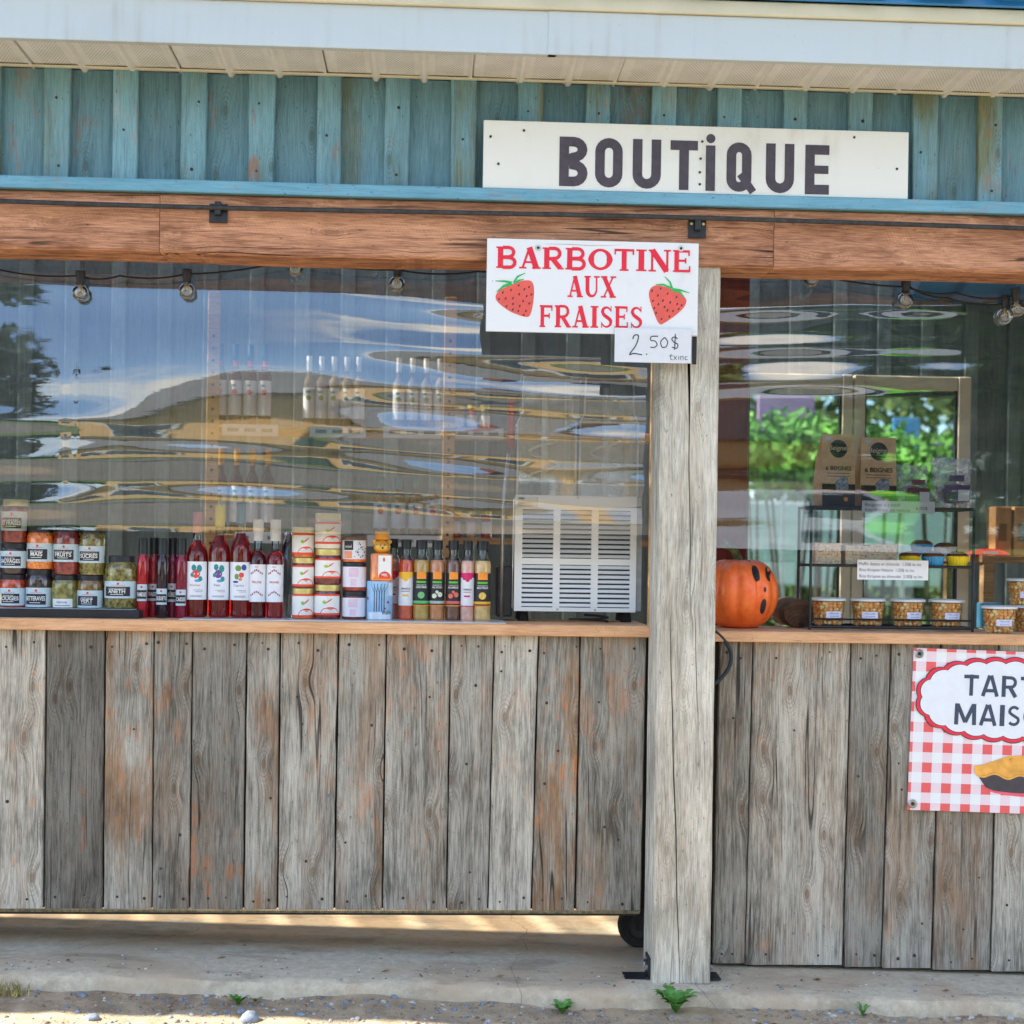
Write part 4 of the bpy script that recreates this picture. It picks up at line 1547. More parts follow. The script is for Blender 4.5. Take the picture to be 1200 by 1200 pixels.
def bubble(cx, cz, rx, rz, n, bulge, m=8):
    """cloud outline: n scallops spread evenly round a rounded oval"""
    def oval(a):
        ca, sa = math.cos(a), math.sin(a)
        q = 1 / (abs(ca) ** 2.4 + abs(sa) ** 2.4) ** (1 / 2.4)
        return Vector((rx * q * ca, rz * q * sa))
    N = 720
    P = [oval(2 * math.pi * i / N) for i in range(N)]
    L = [0.0]
    for i in range(N):
        L.append(L[-1] + (P[(i + 1) % N] - P[i]).length)
    tot = L[-1]
    pts = []
    j = 0
    M = n * m
    for i in range(M):
        t = i / M * tot
        while L[j + 1] < t:
            j += 1
        p = P[j].lerp(P[(j + 1) % N], (t - L[j]) / max(1e-9, L[j + 1] - L[j]))
        d = (P[(j + 1) % N] - P[j]).normalized()
        nrm = Vector((d.y, -d.x))
        p = p + nrm * (bulge * math.sin(math.pi * ((i % m) / m)) ** 0.8)
        pts.append((cx + p.x, cz + p.y))
    return pts


bc = (BW / 2 - 0.002, BH * 0.70)
lz0 = -0.003
o_ = MB().slab(bubble(*bc, 0.278, 0.115, 22, 0.008), lz0, 0.0004).build('bubble_outline', M_DARKINK, ban)
MB().slab(bubble(*bc, 0.2755, 0.1125, 22, 0.008), lz0 - 0.0005, 0.0004).build('bubble_border', plain('banner_red', (226, 48, 72), 0.45, var=0.03), o_)
MB().slab(bubble(*bc, 0.2665, 0.1035, 22, 0.0085), lz0 - 0.0010, 0.0004).build('bubble_rim', M_DARKINK, o_)
MB().slab(bubble(*bc, 0.2645, 0.1015, 22, 0.0085), lz0 - 0.0015, 0.0004).build('bubble', plain('banner_white', (222, 228, 234), 0.45, var=0.02), o_)
M_SLATE = plain('slate_letter_print', (58, 72, 92), 0.5, var=0.05)
lt = MB()
q0, q1 = at(1128, 806, by) - o0, at(1200, 785, by) - o0
for word, x0_, x1_, zz_ in (('TARTES', 0.147, 0.443, 0.330), ('MAISON', 0.122, 0.440, 0.247)):
    wt = {'T': .82, 'A': 1.02, 'R': .92, 'E': .72, 'S': .76, 'M': 1.25, 'I': .30, 'O': 1.15, 'N': 1.02}
    gap = .13
    tot = sum(wt[c] + gap for c in word) - gap
    x_ = x0_
    for c in word:
        cw = wt[c] / tot * (x1_ - x0_)
        draw_glyphs(lt, sans_glyph(c), x_, zz_, cw, 0.060, lz0 - 0.0022)
        x_ += cw + gap / tot * (x1_ - x0_)
lt.build('lettering', M_SLATE, ban)
PSH = 0.0
pie = MB().slab([(0.194, 0.118), (0.205, 0.095), (0.222, 0.072), (0.245, 0.063), (0.30, 0.058), (0.36, 0.058), (0.42, 0.063), (0.443, 0.072), (0.46, 0.095), (0.471, 0.118)], lz0, 0.0004).build('pie', plain('pie_tin_print', (66, 62, 70), 0.5), ban)
MB().slab(smooth_poly([(0.215, 0.062), (0.30, 0.048), (0.38, 0.048), (0.45, 0.062), (0.38, 0.072), (0.28, 0.072)], 2), lz0 + 0.0006, 0.0003).build('pie_shadow', plain('pie_shadow_print', (224, 92, 112), 0.5), pie)
cr = [(0.186, 0.124), (0.187, 0.132), (0.215, 0.137), (0.255, 0.152), (0.285, 0.163), (0.333, 0.166), (0.38, 0.163), (0.41, 0.152), (0.45, 0.137), (0.478, 0.132), (0.479, 0.124)]
wv = [(0.479 - 0.293 * i / 40, 0.106 + 0.006 * math.sin(i * math.pi / 5 + .6) - 0.006 * math.sin(math.pi * i / 40)) for i in range(1, 40)]
MB().slab(cr + wv, lz0 - 0.0006, 0.0004).build('crust', plain('pie_crust_print', (228, 168, 76), 0.5), pie)
dl = MB()
dl.ribbon([(p[0], p[1] + 0.006) for p in wv[2:-2]], 0.0012, lz0 - 0.0012)
dl.ribbon([(0.287, 0.151), (0.296, 0.159)], [0.004, 0.001], lz0 - 0.0012)
dl.ribbon([(0.36, 0.151), (0.372, 0.159)], [0.004, 0.001], lz0 - 0.0013)
dl.build('crust_lines', plain('pie_line_print', (188, 126, 48), 0.5), pie)
for (gx, gz) in ((0.016, BH - 0.016), (0.014, 0.018), (BW - 0.016, BH - 0.016), (BW - 0.014, 0.018)):
    gm = MB().lathe([(0.0055, 0.0), (0.006, 0.003), (0.010, 0.003), (0.0125, 0.001), (0.0125, 0.0)], 18, cap=False)
    gm.v = [(v[0] + gx, -0.0016 - v[2], v[1] + gz) for v in gm.v]
    g_ = gm.build('grommet', M_STEEL, ban, smooth='auto')
    MB().slab(disc_pts(gx, gz, 0.0045, 10), -0.003, 0.002).build('screw', M_BLACK, g_)


# ------------------------------------------------------------------ goods on the left counter
CZ_L, CZ_R = 0.9945, 0.9835


def wrap(mb, pts, fs, R, z, off):
    """bend a flat shape (x, z) round a jar of radius R"""
    q = R + off
    mb.add([(q * math.sin(p[0] / R), -q * math.cos(p[0] / R), p[1] + z) for p in pts], fs)


def wrap_rect(mb, x0, x1, z0, z1, R, off, n=10):
    pts, fs = [], []
    for i in range(n + 1):
        x = x0 + (x1 - x0) * i / n
        pts += [(x, z0), (x, z1)]
    for i in range(n):
        fs.append((2 * i, 2 * i + 2, 2 * i + 3, 2 * i + 1))
    wrap(mb, pts, fs, R, 0, off)


def wrap_poly(mb, pts, R, off):
    n = len(pts)
    cx, cz = sum(p[0] for p in pts) / n, sum(p[1] for p in pts) / n
    wrap(mb, list(pts) + [(cx, cz)], [(i, (i + 1) % n, n) for i in range(n)], R, 0, off)


def wrap_text(mb, s, cx, z, h, maxw, R, off, bold=0.0):
    vs, fs = text_mesh(s, 1.0, bold)
    x_ = [v[0] for v in vs]
    w = (max(x_) - min(x_)) * h / 0.7
    k = min(1.0, maxw / w)
    wrap(mb, [(cx + v[0] / 0.7 * h * k, z + v[1] / 0.7 * h) for v in vs], fs, R, 0, off)


M_LBLUE = plain('pale_blue_label', (186, 206, 214), 0.6, var=0.03)
M_LBLK = plain('black_label_panel', (38, 40, 46), 0.6, var=0.08)
M_LTXT = plain('white_label_print', (226, 226, 222), 0.6, var=0.02)
M_LRED = plain('red_label_print', (206, 74, 70), 0.6)
M_LIDB = plain('dark_lid', (42, 46, 52), 0.35, metal=0.2, var=0.1)
M_LIDG = plain('gold_lid', (216, 200, 128), 0.3, metal=0.5, var=0.08)
M_LIDC = plain('cream_lid', (228, 218, 176), 0.35, var=0.05)
G_JAR = glass_mat('jar_glass', (232, 240, 236), 1.7, 1.5)


def content(name, rgb, var=0.35, vs=60):
    return plain('content_' + name, rgb, 0.25, coat=1.0, var=var, vscale=vs)


def jar_prof(R, H, neck=0.86, lid=0.14, base=0.05):
    zl = H * (1 - lid)
    return [(R * .82, 0.0), (R * .95, H * 0.012), (R, H * base), (R, zl - H * .16), (R * .985, zl - H * .12), (R * (neck + .03), zl - H * .035), (R * neck, zl - H * .012), (R * neck, zl)]


def jar(label, px, pbot, ptop, wpx, Y, cont, lidm, z0=None, style=None, text=None, group=None, lab=(0.2, 0.62), top_clear=0.0, name='preserve_jar', neck=0.88, lid=0.13, sub=None, yaw=0.0, extra=None):
    p = at(px, pbot, Y)
    k = ppm(Y)
    R = wpx / k / 2
    z = p.z if z0 is None else z0
    H = (pbot - ptop) / k
    o = thing(name, label, 'jar', (p.x, Y, z), yaw, group)
    prof = jar_prof(R, H, neck, lid)
    g = MB().lathe(prof, 28).build('jar_body', cont, o, smooth='auto')
    zl = H * (1 - lid)
    Rl = R * neck + 0.0015
    MB().lathe([(Rl, zl - 0.003), (Rl + 0.0006, zl), (Rl + 0.0006, H - 0.002), (Rl - 0.001, H), (Rl - 0.003, H - 0.0006)], 28).build('lid', lidm, o, smooth='auto')
    lz0, lz1 = H * lab[0], H * lab[1]
    half = R * 1.25
    if style == 'blue':
        lb = MB()
        wrap_rect(lb, -half, half, lz0, lz1, R, 0.0005, 14)
        lb = lb.build('label', M_LBLUE, o)
        pn = MB()
        hh = lz1 - lz0
        wrap_rect(pn, -R * .92, R * .72, lz0 + hh * .12, lz0 + hh * .68, R, 0.0009, 10)
        pn.build('label_panel', M_LBLK, lb)
        tx = MB()
        wrap_text(tx, text, -R * .1, lz0 + hh * (.30 if sub else .34), hh * .22, R * 1.5, R, 0.0014, 0.02)
        if sub:
            wrap_text(tx, sub, -R * .1, lz0 + hh * .50, hh * .11, R * 1.4, R, 0.0014)
        wrap_rect(tx, -R * .5, R * .3, lz0 + hh * .205, lz0 + hh * .235, R, 0.0014, 6)
        tx.build('lettering', M_LTXT, lb)
        rd = MB()
        wrap_poly(rd, disc_pts(-0.0005, lz0 + hh * .86, hh * .07), R, 0.0010)
        wrap_rect(rd, -R * .45, R * .4, lz0 + hh * .755, lz0 + hh * .775, R, 0.0010, 6)
        rd.build('crest', M_LRED, lb)
        if extra:
            eb = MB()
            wrap_rect(eb, -R * .92, -R * .62, lz0 + hh * .12, lz0 + hh * .68, R, 0.0012, 4)
            eb.build('fruit_print', extra, lb)
    elif style == 'note':
        lb = MB()
        wrap_rect(lb, -R * .8, R * .8, lz0, lz1, R, 0.0005, 10)
        lb = lb.build('label', M_WHITE, o)
        tx = MB()
        wrap_text(tx, text, 0, lz0 + (lz1 - lz0) * .5, (lz1 - lz0) * .26, R * 1.3, R, 0.001)
        wrap_rect(tx, -R * .6, R * .6, lz0 + (lz1 - lz0) * .2, lz0 + (lz1 - lz0) * .26, R, 0.001, 6)
        tx.build('lettering', M_INK, lb)
    elif style == 'jam':
        # white label between red bands, red mound with print, leaf and pepper sprig
        lb = MB()
        wrap_rect(lb, -half, half, lz0, lz1, R, 0.0005, 14)
        lb = lb.build('label', plain('jam_label', (228, 228, 222), 0.5, var=0.02), o)
        hh = lz1 - lz0
        rd = MB()
        wrap_rect(rd, -half, half, lz1 - hh * .075, lz1 + 0.0002, R, 0.0009, 14)
        rd.build('label_band', plain('jam_red', (226, 72, 46), 0.5, var=0.04), lb)
        rd = MB()
        wrap_rect(rd, -half, half, lz0 - 0.0002, lz0 + hh * .10, R, 0.0009, 14)
        rd.build('label_band', plain('jam_red', (226, 72, 46), 0.5, var=0.04), lb)
        rd = MB()
        cxm = R * (0.25 + 0.25 * random.random())
        wrap_poly(rd, [(cxm + R * .75 * math.cos(a), lz0 + hh * .06 + hh * .33 * math.sin(a)) for a in [i * math.pi / 12 for i in range(13)]], R, 0.0012)
        rd.build('label_mound', plain('jam_red', (226, 72, 46), 0.5, var=0.04), lb)
        tx = MB()
        wrap_text(tx, 'CONFITURE', cxm, lz0 + hh * .26, hh * .055, R * .7, R, 0.0016)
        wrap_text(tx, text or 'FRAISES', cxm, lz0 + hh * .13, hh * .085, R * 1.1, R, 0.0016, 0.02)
        tx.build('lettering', M_LTXT, lb)
        sp = MB()
        wrap_poly(sp, [(-R * .05 + R * .20 * math.cos(a) * .75 - R * .1 * math.sin(a) * .2, lz0 + hh * .62 + hh * .085 * math.sin(a)) for a in [i * math.pi / 5 for i in range(10)]], R, 0.0012)
        sp.build('leaf_print', plain('leaf_print', (150, 196, 60), 0.5), lb)
        pp = MB()
        wrap_poly(pp, [(R * .28 + R * .24 * math.cos(a) + R * .08 * math.sin(a), lz0 + hh * .68 + hh * .07 * math.sin(a) + hh * .09 * math.cos(a)) for a in [i * math.pi / 5 for i in range(10)]], R, 0.0013)
        pp.build('pepper_print', plain('pepper_print', (222, 84, 50), 0.5), lb)
    elif style == 'pale':
        lb = MB()
        wrap_rect(lb, -half, half, lz0, lz1, R, 0.0005, 14)
        lb = lb.build('label', plain('lilac_label', (222, 218, 226), 0.55, var=0.02), o)
        hh = lz1 - lz0
        pk = MB()
        wrap_rect(pk, -R * .45, R * .3, lz0 + hh * .5, lz0 + hh * .95, R, 0.0009, 6)
        wrap_rect(pk, -R * .3, R * .15, lz0 + hh * .06, lz0 + hh * .42, R, 0.0009, 6)
        pk.build('label_panel', plain('pink_label_panel', (216, 190, 206), 0.55, var=0.05), lb)
    elif style == 'dark':
        lb = MB()
        wrap_rect(lb, -half, half, lz0, lz1, R, 0.0005, 14)
        lb = lb.build('label', plain('speckle_label', (216, 220, 226), 0.55, var=0.02), o)
        hh = lz1 - lz0
        pk = MB()
        wrap_rect(pk, -R * .85, -R * .02, lz0 + hh * .48, lz0 + hh * .98, R, 0.0009, 8)
        pk.build('label_panel', M_LBLK, lb)
        og = MB()
        wrap_rect(og, -R * .8, -R * .1, lz0 + hh * .04, lz0 + hh * .42, R, 0.0009, 8)
        og.build('label_tab', plain('peach_tab', (232, 150, 110), 0.5), lb)
        dt = MB()
        for _ in range(26):
            xx, zz = random.uniform(R * .08, half * .95), lz0 + hh * random.uniform(.08, .92)
            wrap_poly(dt, disc_pts(xx, zz, R * random.uniform(.03, .075), 6), R, 0.001 + random.uniform(0, .0002))
        dt.build('speckles', M_DARKINK, lb)
        tx = MB()
        wrap_text(tx, 'miel', -R * .43, lz0 + hh * .60, hh * .16, R * .6, R, 0.0014)
        tx.build('lettering', M_LTXT, lb)
    return o


# tray with the preserves
YJ = 0.105
k_ = ppm(YJ)
ta, tb_ = at(-34, 720, 0.02), at(163, 720, 0.02)
tray = thing('display_tray', 'low black tray with a pale inlay holding the preserve jars', 'tray', ((ta.x + tb_.x) / 2, 0.09, CZ_L))
hw = (tb_.x - ta.x) / 2
MB().cbox(-hw, hw, -0.075, 0.11, 0, 0.0235, 0.0015).build('base', M_BLACK, tray)
MB().cbox(-hw + 0.012, hw - 0.016, -0.062, 0.098, 0.0236, 0.0246, 0.0003).build('inlay', plain('grey_inlay', (176, 184, 186), 0.4), tray)
ZT = CZ_L + 0.0247
GP = 'preserve jars on the black tray'
C_MAIS = content('corn', (232, 128, 52), 0.3, 120)
C_RED = content('red', (130, 44, 38), 0.4, 70)
C_DARK = content('dark', (44, 26, 34), 0.3, 60)
C_GREEN = content('green', (132, 128, 62), 0.4, 50)
C_OLIVE = content('olive', (128, 98, 48), 0.4, 50)
C_PICK = content('pickle', (120, 112, 52), 0.5, 90)
C_ORG = content('orange_red', (176, 66, 34), 0.35, 60)
h1 = (711 - 667) / k_
jar('dark beetroot jar with black panel label, below the orange corn jar', 46, 711, 667, 30.5, YJ, C_DARK, M_LIDB, ZT, 'blue', 'BETTERAVES', GP, (0.02, 0.52))
jar('bright orange corn relish jar with black panel label in the upper row', 47.5, 667, 617, 31, YJ, C_MAIS, M_LIDB, ZT + h1, 'blue', 'MAÏS', GP, (0.18, 0.60), sub='RELISH DE')
h2 = (712 - 674) / k_
jar('green bean jar with a small white note label at its foot', 76, 712, 674, 30.5, YJ, C_GREEN, M_LIDB, ZT, 'note', 'haricots', GP, (0.02, 0.28))
jar('dark red fruit ketchup jar with black panel label in the upper row', 78, 674, 616, 30.5, YJ, C_RED, M_LIDB, ZT + h2, 'blue', 'FRUITS', GP, (0.26, 0.61), sub='KETCHUP AUX')
jar('olive brown green ketchup jar below the sweet pickle jar', 106, 712, 674, 30.5, YJ, C_OLIVE, M_LIDB, ZT, 'blue', 'VERT', GP, (0.02, 0.54), sub='KETCHUP')
jar('sweet pickle jar with slices at its neck in the upper row', 108, 674, 617, 30.5, YJ, C_PICK, M_LIDB, ZT + h2, 'blue', 'SUCRÉS', GP, (0.25, 0.59), sub='CORNICHONS')
jar('wide squat dill pickle jar at the right end of the tray', 142, 713, 652, 38, YJ, C_PICK, M_LIDB, ZT, 'blue', 'ANETH', GP, (0.2, 0.52), sub='CORNICHONS', neck=0.74, lid=0.10)
h3 = (711 - 673) / k_
h4 = (673 - 637) / k_
jar('orange red jar at the foot of the leftmost stack', 15, 711, 673, 31, YJ, C_ORG, M_LIDB, ZT, 'blue', 'ROUGES', GP, (0.06, 0.58), sub='PIMENTS', extra=M_LIDC)
jar('black blueberry jam jar in the middle of the leftmost stack', 16.5, 673, 637, 31, YJ, C_DARK, M_LIDB, ZT + h3, 'blue', 'SAUVAGES', GP, (0.2, 0.74), sub='BLEUETS', extra=plain('berry_print', (66, 96, 150), 0.5))
jar('cream lidded red jam jar on top of the leftmost stack', 17.5, 637, 587, 30, YJ, C_RED, M_LIDC, ZT + h3 + h4, 'blue', 'ET FRAISES', GP, (0.28, 0.72), sub='RHUBARBE', extra=M_LRED)
for (x_, t_, c_) in ((-14, 668, C_GREEN), (-14, 625, C_RED)):
    pass

# clear mat along the sill
ma, mb_ = at(214, 728, 0.05), at(592, 731, 0.05)
mat_ = MB().cbox(0, mb_.x - ma.x, -0.062, 0.10, 0, 0.003, 0.0005).build('display_mat', plain('pale_plastic_mat', (206, 208, 204), 0.2, var=0.04), None, (ma.x, 0.05, CZ_L))
tag(mat_, 'thin pale plastic mat under the bottles along the sill', 'mat')
ZM = CZ_L + 0.0031


def bottle(name, label, cat, px, wpx, Y, z0, H, prof, liquid, group, cap=None, fill=None, sq=None, yaw=0.0):
    """prof in units of R and H; everything above fill is clear glass"""
    p = at(px, 700, Y)
    R = wpx / ppm(Y) / 2
    o = thing(name, label, cat, (p.x, Y, z0), yaw, group)
    pr = [(r * R, z * H) for r, z in prof]
    if fill is not None:
        lo = [q for q in pr if q[1] <= fill * H]
        hi = [q for q in pr if q[1] > fill * H]
        # radius at the fill line
        a, b = lo[-1], hi[0]
        t = (fill * H - a[1]) / max(1e-6, b[1] - a[1])
        rf = a[0] + (b[0] - a[0]) * t
        MB().lathe(lo + [(rf, fill * H)], 24, sq=sq).build('bottle_body', liquid, o, smooth='auto')
        MB().lathe([(rf, fill * H + 0.0004)] + hi, 24, cap=False, sq=sq).build('bottle_neck', G_JAR, o, smooth='auto')
    else:
        MB().lathe(pr, 24, sq=sq).build('bottle_body', liquid, o, smooth='auto')
    if cap:
        r, za, zb, m = cap
        MB().lathe([(r * R, za * H), (r * R, zb * H - 0.001), (r * R - 0.001, zb * H)], 20).build('capsule', m, o, smooth='auto')
    return o, R


GS = 'small syrup bottles beside the tray'
L_CLR = liquid_mat('raspberry_syrup', (226, 34, 58))
L_DRED = liquid_mat('dark_red_syrup', (190, 50, 70))
L_BLK = liquid_mat('blackcurrant_syrup', (60, 44, 56), trans=0.5)
L_PUR = liquid_mat('purple_syrup', (150, 50, 84))
L_MAG = liquid_mat('magenta_syrup', (170, 34, 72))
SYR = [(.92, 0), (1, .02), (1, .70), (.95, .735), (.74, .775), (.68, .80), (.68, 1.0)]
for (px_, w_, Y_, lq, t1, lbz, lab_) in (
    (167, 13, .09, L_CLR, 'FRAMBOISES', (.21, .42), 'bright red syrup bottle nearest the tray'),
    (180, 13, .12, L_DRED, 'FRAISES', (.21, .42), 'dark red syrup bottle second from the tray'),
    (190, 13.5, .085, L_BLK, 'BLEUETS', (.17, .37), 'almost black syrup bottle in the middle of its row'),
    (202, 13, .115, L_PUR, 'MÛRES', (.20, .43), 'purple syrup bottle fourth from the tray'),
    (212.5, 13, .085, L_MAG, 'CASSIS', (.16, .36), 'magenta syrup bottle next to the tall rose cap bottle')):
    H = 92 / ppm(Y_)
    o, R = bottle('syrup_bottle', lab_, 'bottle', px_, w_, Y_, CZ_L + (0.0 if px_ < 214 else 0.0031), H, SYR, lq, GS, cap=(.80, .795, 1.005, M_LIDB))
    lb = MB()
    wrap_rect(lb, -R * 1.0, R * 1.0, lbz[0] * H, lbz[1] * H, R, 0.0008, 10)
    lb = lb.build('label', M_LBLUE, o)
    hh = (lbz[1] - lbz[0]) * H
    pn = MB()
    wrap_rect(pn, -R * .9, R * .9, lbz[0] * H + hh * .14, lbz[0] * H + hh * .66, R, 0.0012, 8)
    pn.build('label_panel', M_LBLK, lb)
    tx = MB()
    wrap_text(tx, t1, 0, lbz[0] * H + hh * .28, hh * .24, R * 1.6, R, 0.0016, 0.02)
    tx.build('lettering', M_LTXT, lb)
    rd = MB()
    wrap_poly(rd, disc_pts(0, lbz[0] * H + hh * .84, hh * .07, 8), R, 0.0013)
    rd.build('crest', M_LRED, lb)

L_ROSE = liquid_mat('rose_wine', (214, 44, 40), trans=0.93)
L_ROSE2 = liquid_mat('plum_wine', (150, 20, 34), trans=0.93)
L_ROSE3 = liquid_mat('berry_wine', (226, 44, 66), trans=0.9)
WINE = [(.86, 0), (.97, .012), (1, .03), (1, .56), (.95, .615), (.80, .66), (.55, .70), (.42, .735), (.40, .78), (.40, 1.0)]
M_WLAB = plain('wine_label', (226, 228, 232), 0.55, var=0.02)
M_TEALP = plain('teal_print', (40, 138, 140), 0.5)
M_PURP = plain('purple_print', (112, 70, 140), 0.5)
M_GRNP = plain('green_print', (110, 150, 80), 0.5)
M_REDF = plain('fruit_red_print', (220, 72, 62), 0.5)
M_SKYP = plain('sky_print', (90, 160, 206), 0.5)
GW = 'tall pink wine bottles on the sill'


def wine_label(o, R, H, z0, z1, prints, script, col):
    lb = MB()
    wrap_rect(lb, -R * 1.35, R * 1.2, z0 * H, z1 * H, R, 0.0006, 16)
    lb = lb.build('label', M_WLAB, o)
    for (m, items) in prints:
        b = MB()
        for i, (x, z, r, rz) in enumerate(items):
            wrap_poly(b, disc_pts(x * R, (z0 + (z1 - z0) * z) * H, r * R, 9, rz * R), R, 0.0010 + i * 0.00006)
        b.build('fruit_print', m, lb)
    b = MB()
    if script:
        wrap_text(b, script, -R * .05, (z0 + (z1 - z0) * .36) * H, H * .020, R * 1.7, R, 0.0012)
    b.build('lettering', plain(col[0], col[1], 0.5), lb)
    b = MB()
    for zz, a, c in ((.25, -.2, .7), (.21, 0, .7), (.10, -.5, .6), (.075, -.5, .6)):
        wrap_rect(b, a * R, c * R, (z0 + (z1 - z0) * zz) * H, (z0 + (z1 - z0) * (zz + .012)) * H, R, 0.0011, 6)
    b.build('small_print', plain('grey_print', (140, 142, 150), 0.6), lb)


for (px_, w_, top, capc, lq, lab_, scr, col, prints) in (
    (230.5, 25, 604, ('rose_capsule', (186, 134, 148)), L_ROSE, 'tall rose bottle with dusty pink cap and red berry label', 'Emotion', ('script_pink', (190, 90, 110)),
     [(M_TEALP, [(-.15, .84, .22, .3), (.35, .82, .25, .35), (.45, .55, .2, .25), (-.3, .65, .16, .2)]), (M_REDF, [(.05, .68, .38, .42)]), (M_SKYP, [(.2, .50, .3, .14)])]),
    (256.5, 25, 596, ('yellow_capsule', (232, 216, 96)), L_ROSE, 'tall rose bottle with yellow cap and purple fruit label', 'Folie', ('script_dark', (80, 84, 96)),
     [(M_TEALP, [(-.15, .86, .22, .3), (.35, .82, .25, .35), (.45, .55, .2, .25), (-.3, .65, .16, .2)]), (M_PURP, [(.05, .68, .36, .40)]), (M_SKYP, [(.2, .50, .3, .14)])]),
    (281.5, 24, 592, ('blue_grey_capsule', (92, 138, 158)), L_ROSE, 'tall rose bottle with blue grey cap and grape label', 'Caprice', ('script_blue', (70, 90, 150)),
     [(M_GRNP, [(-.1, .84, .3, .3), (-.25, .62, .22, .3)]), (plain('indigo_print', (52, 70, 150), 0.5), [(.45, .86, .26, .3), (-.35, .48, .3, .12)]), (M_REDF, [(.2, .66, .26, .26)]), (plain('tan_print', (190, 140, 110), 0.5), [(.1, .55, .2, .16)])])):
    Y_ = 0.1
    H = (725.5 - top) / ppm(Y_)
    o, R = bottle('wine_bottle', lab_, 'bottle', px_, w_, Y_, ZM, H, WINE, lq, GW, cap=(.46, 1 - 24 / (725.5 - top), 1.004, plain(capc[0], capc[1], 0.45, var=0.05)), fill=.735)
    wine_label(o, R, H, 20.5 / (725.5 - top), 64.5 / (725.5 - top), prints, scr, col)
SPIR = [(.88, 0), (.98, .012), (1, .03), (1, .58), (.93, .625), (.74, .66), (.5, .69), (.44, .72), (.44, 1.0)]
for (px_, lq, lab_, t1) in ((301.5, L_ROSE2, 'white capped wine bottle of dark red beside the blue grey cap bottle', 'PRUNE'), (322, L_ROSE3, 'white capped wine bottle of bright pink red at the end of its row', 'FRAISE')):
    Y_ = 0.1
    H = 114 / ppm(Y_)
    o, R = bottle('wine_bottle', lab_, 'bottle', px_, 20, Y_, ZM, H, SPIR, lq, GW, cap=(.62, .785, 1.004, plain('white_capsule', (222, 226, 232), 0.45, var=0.02)), fill=.68)
    lb = MB()
    wrap_rect(lb, -R * 1.35, R * 1.3, .165 * H, .545 * H, R, 0.0006, 16)
    lb = lb.build('label', M_WLAB, o)
    b, b2 = MB(), MB()
    for zz in (.25, .47):
        for i in range(7):
            xx = (i - 3) * .22 * R
            dz = .018 * math.cos(i - 3)
            (wrap_poly(b if i % 2 else b2, disc_pts(xx, (zz + dz) * H, R * .10, 7, R * .14), R, 0.001))
    b.build('flower_print', plain('flower_print', (196, 84, 104), 0.5), lb)
    b2.build('leaf_print', plain('grey_leaf_print', (120, 136, 130), 0.5), lb)
    tx = MB()
    wrap_text(tx, t1, 0, .355 * H, .022 * H, R * 1.4, R, 0.0012, 0.01)
    wrap_text(tx, 'duo', 0, .515 * H, .018 * H, R * .6, R, 0.0012)
    tx.build('lettering', M_LRED, lb)

# crumpled clear bag behind the bottles
pb_ = at(337, 726, 0.17)
bag = MB()
prof = [(.026, 0), (.032, .01), (.034, .10), (.030, .17), (.020, .215), (.012, .235), (.015, .25)]
bag.lathe([(r * 0.9, z) for r, z in prof], 22, cap=False)
bag.v = [(v[0] * (1 + .25 * mnoise.noise(Vector(v) * 60)), v[1] * (1 + .25 * mnoise.noise(Vector(v) * 70)), v[2]) for v in bag.v]
o = bag.build('clear_bag', glass_mat('crinkled_film', (214, 220, 232), 2.6, 1.5, 0.08), None, (pb_.x, 0.17, CZ_L), smooth=False)
tag(o, 'crinkled clear plastic bag behind the white capped bottles', 'bag')

# jam stacks
YS = 0.095
ks = ppm(YS)
GJ = 'jam jars in three stacks'
C_JAM1 = content('jam_orange', (206, 104, 44), 0.25, 50)
C_JAM2 = content('jam_plum', (104, 34, 36), 0.3, 50)
C_JAM3 = content('jam_red', (150, 40, 32), 0.3, 50)
C_WHT = content('cream', (222, 216, 200), 0.06, 40)
C_CAR = content('caramel', (196, 132, 70), 0.2, 40)
C_AMB = content('amber', (216, 110, 44), 0.2, 40)


def stack(px_, wpx, bot, items):
    z = ZM
    b = bot
    for (top, cont, lidm, sty, lab_, nm, lab) in items:
        jar(lab_, px_ + random.uniform(-.6, .6), b, top, wpx, YS, cont, lidm, z, sty, nm, GJ, lab, name='jam_jar', neck=0.90, lid=0.15, yaw=random.uniform(-.12, .12))
        z += (b - top) / ks
        b = top


stack(355, 26, 727.5, [(692, C_CAR, M_LIDG, 'jam', 'bottom jar of the jam stack beside the white capped bottles', 'PÊCHES', (.05, .80)), (656.5, C_JAM2, M_LIDG, 'jam', 'middle jar of the jam stack beside the white capped bottles', 'FRAISES', (.06, .74)), (621, C_JAM1, M_LIDC, 'jam', 'top jar of the jam stack beside the white capped bottles', 'ABRICOTS', (.10, .78))])
stack(384, 31, 728, [(688, C_JAM2, M_LIDG, 'jam', 'bottom jar of the tallest jam stack', 'FRAISES', (.12, .72)), (646.5, C_JAM2, M_LIDG, 'jam', 'middle jar of the tallest jam stack', 'FRAMBOISES', (.18, .72)), (605, C_WHT, M_LIDC, 'jam', 'white filled jar on top of the tallest jam stack', 'ÉRABLE', (.14, .74))])
stack(414.5, 28.5, 728, [(695, C_JAM2, M_LIDB, 'pale', 'lilac labelled jar at the foot of the stack beside the blue can', None, (.10, .76)), (661.5, C_JAM3, M_LIDB, 'pale', 'lilac labelled jar below the speckled one', None, (.14, .84)), (632, C_AMB, plain('brown_lid', (120, 92, 76), 0.4), 'dark', 'amber jar with black and speckled label on the lilac jars', None, (.12, .86))])

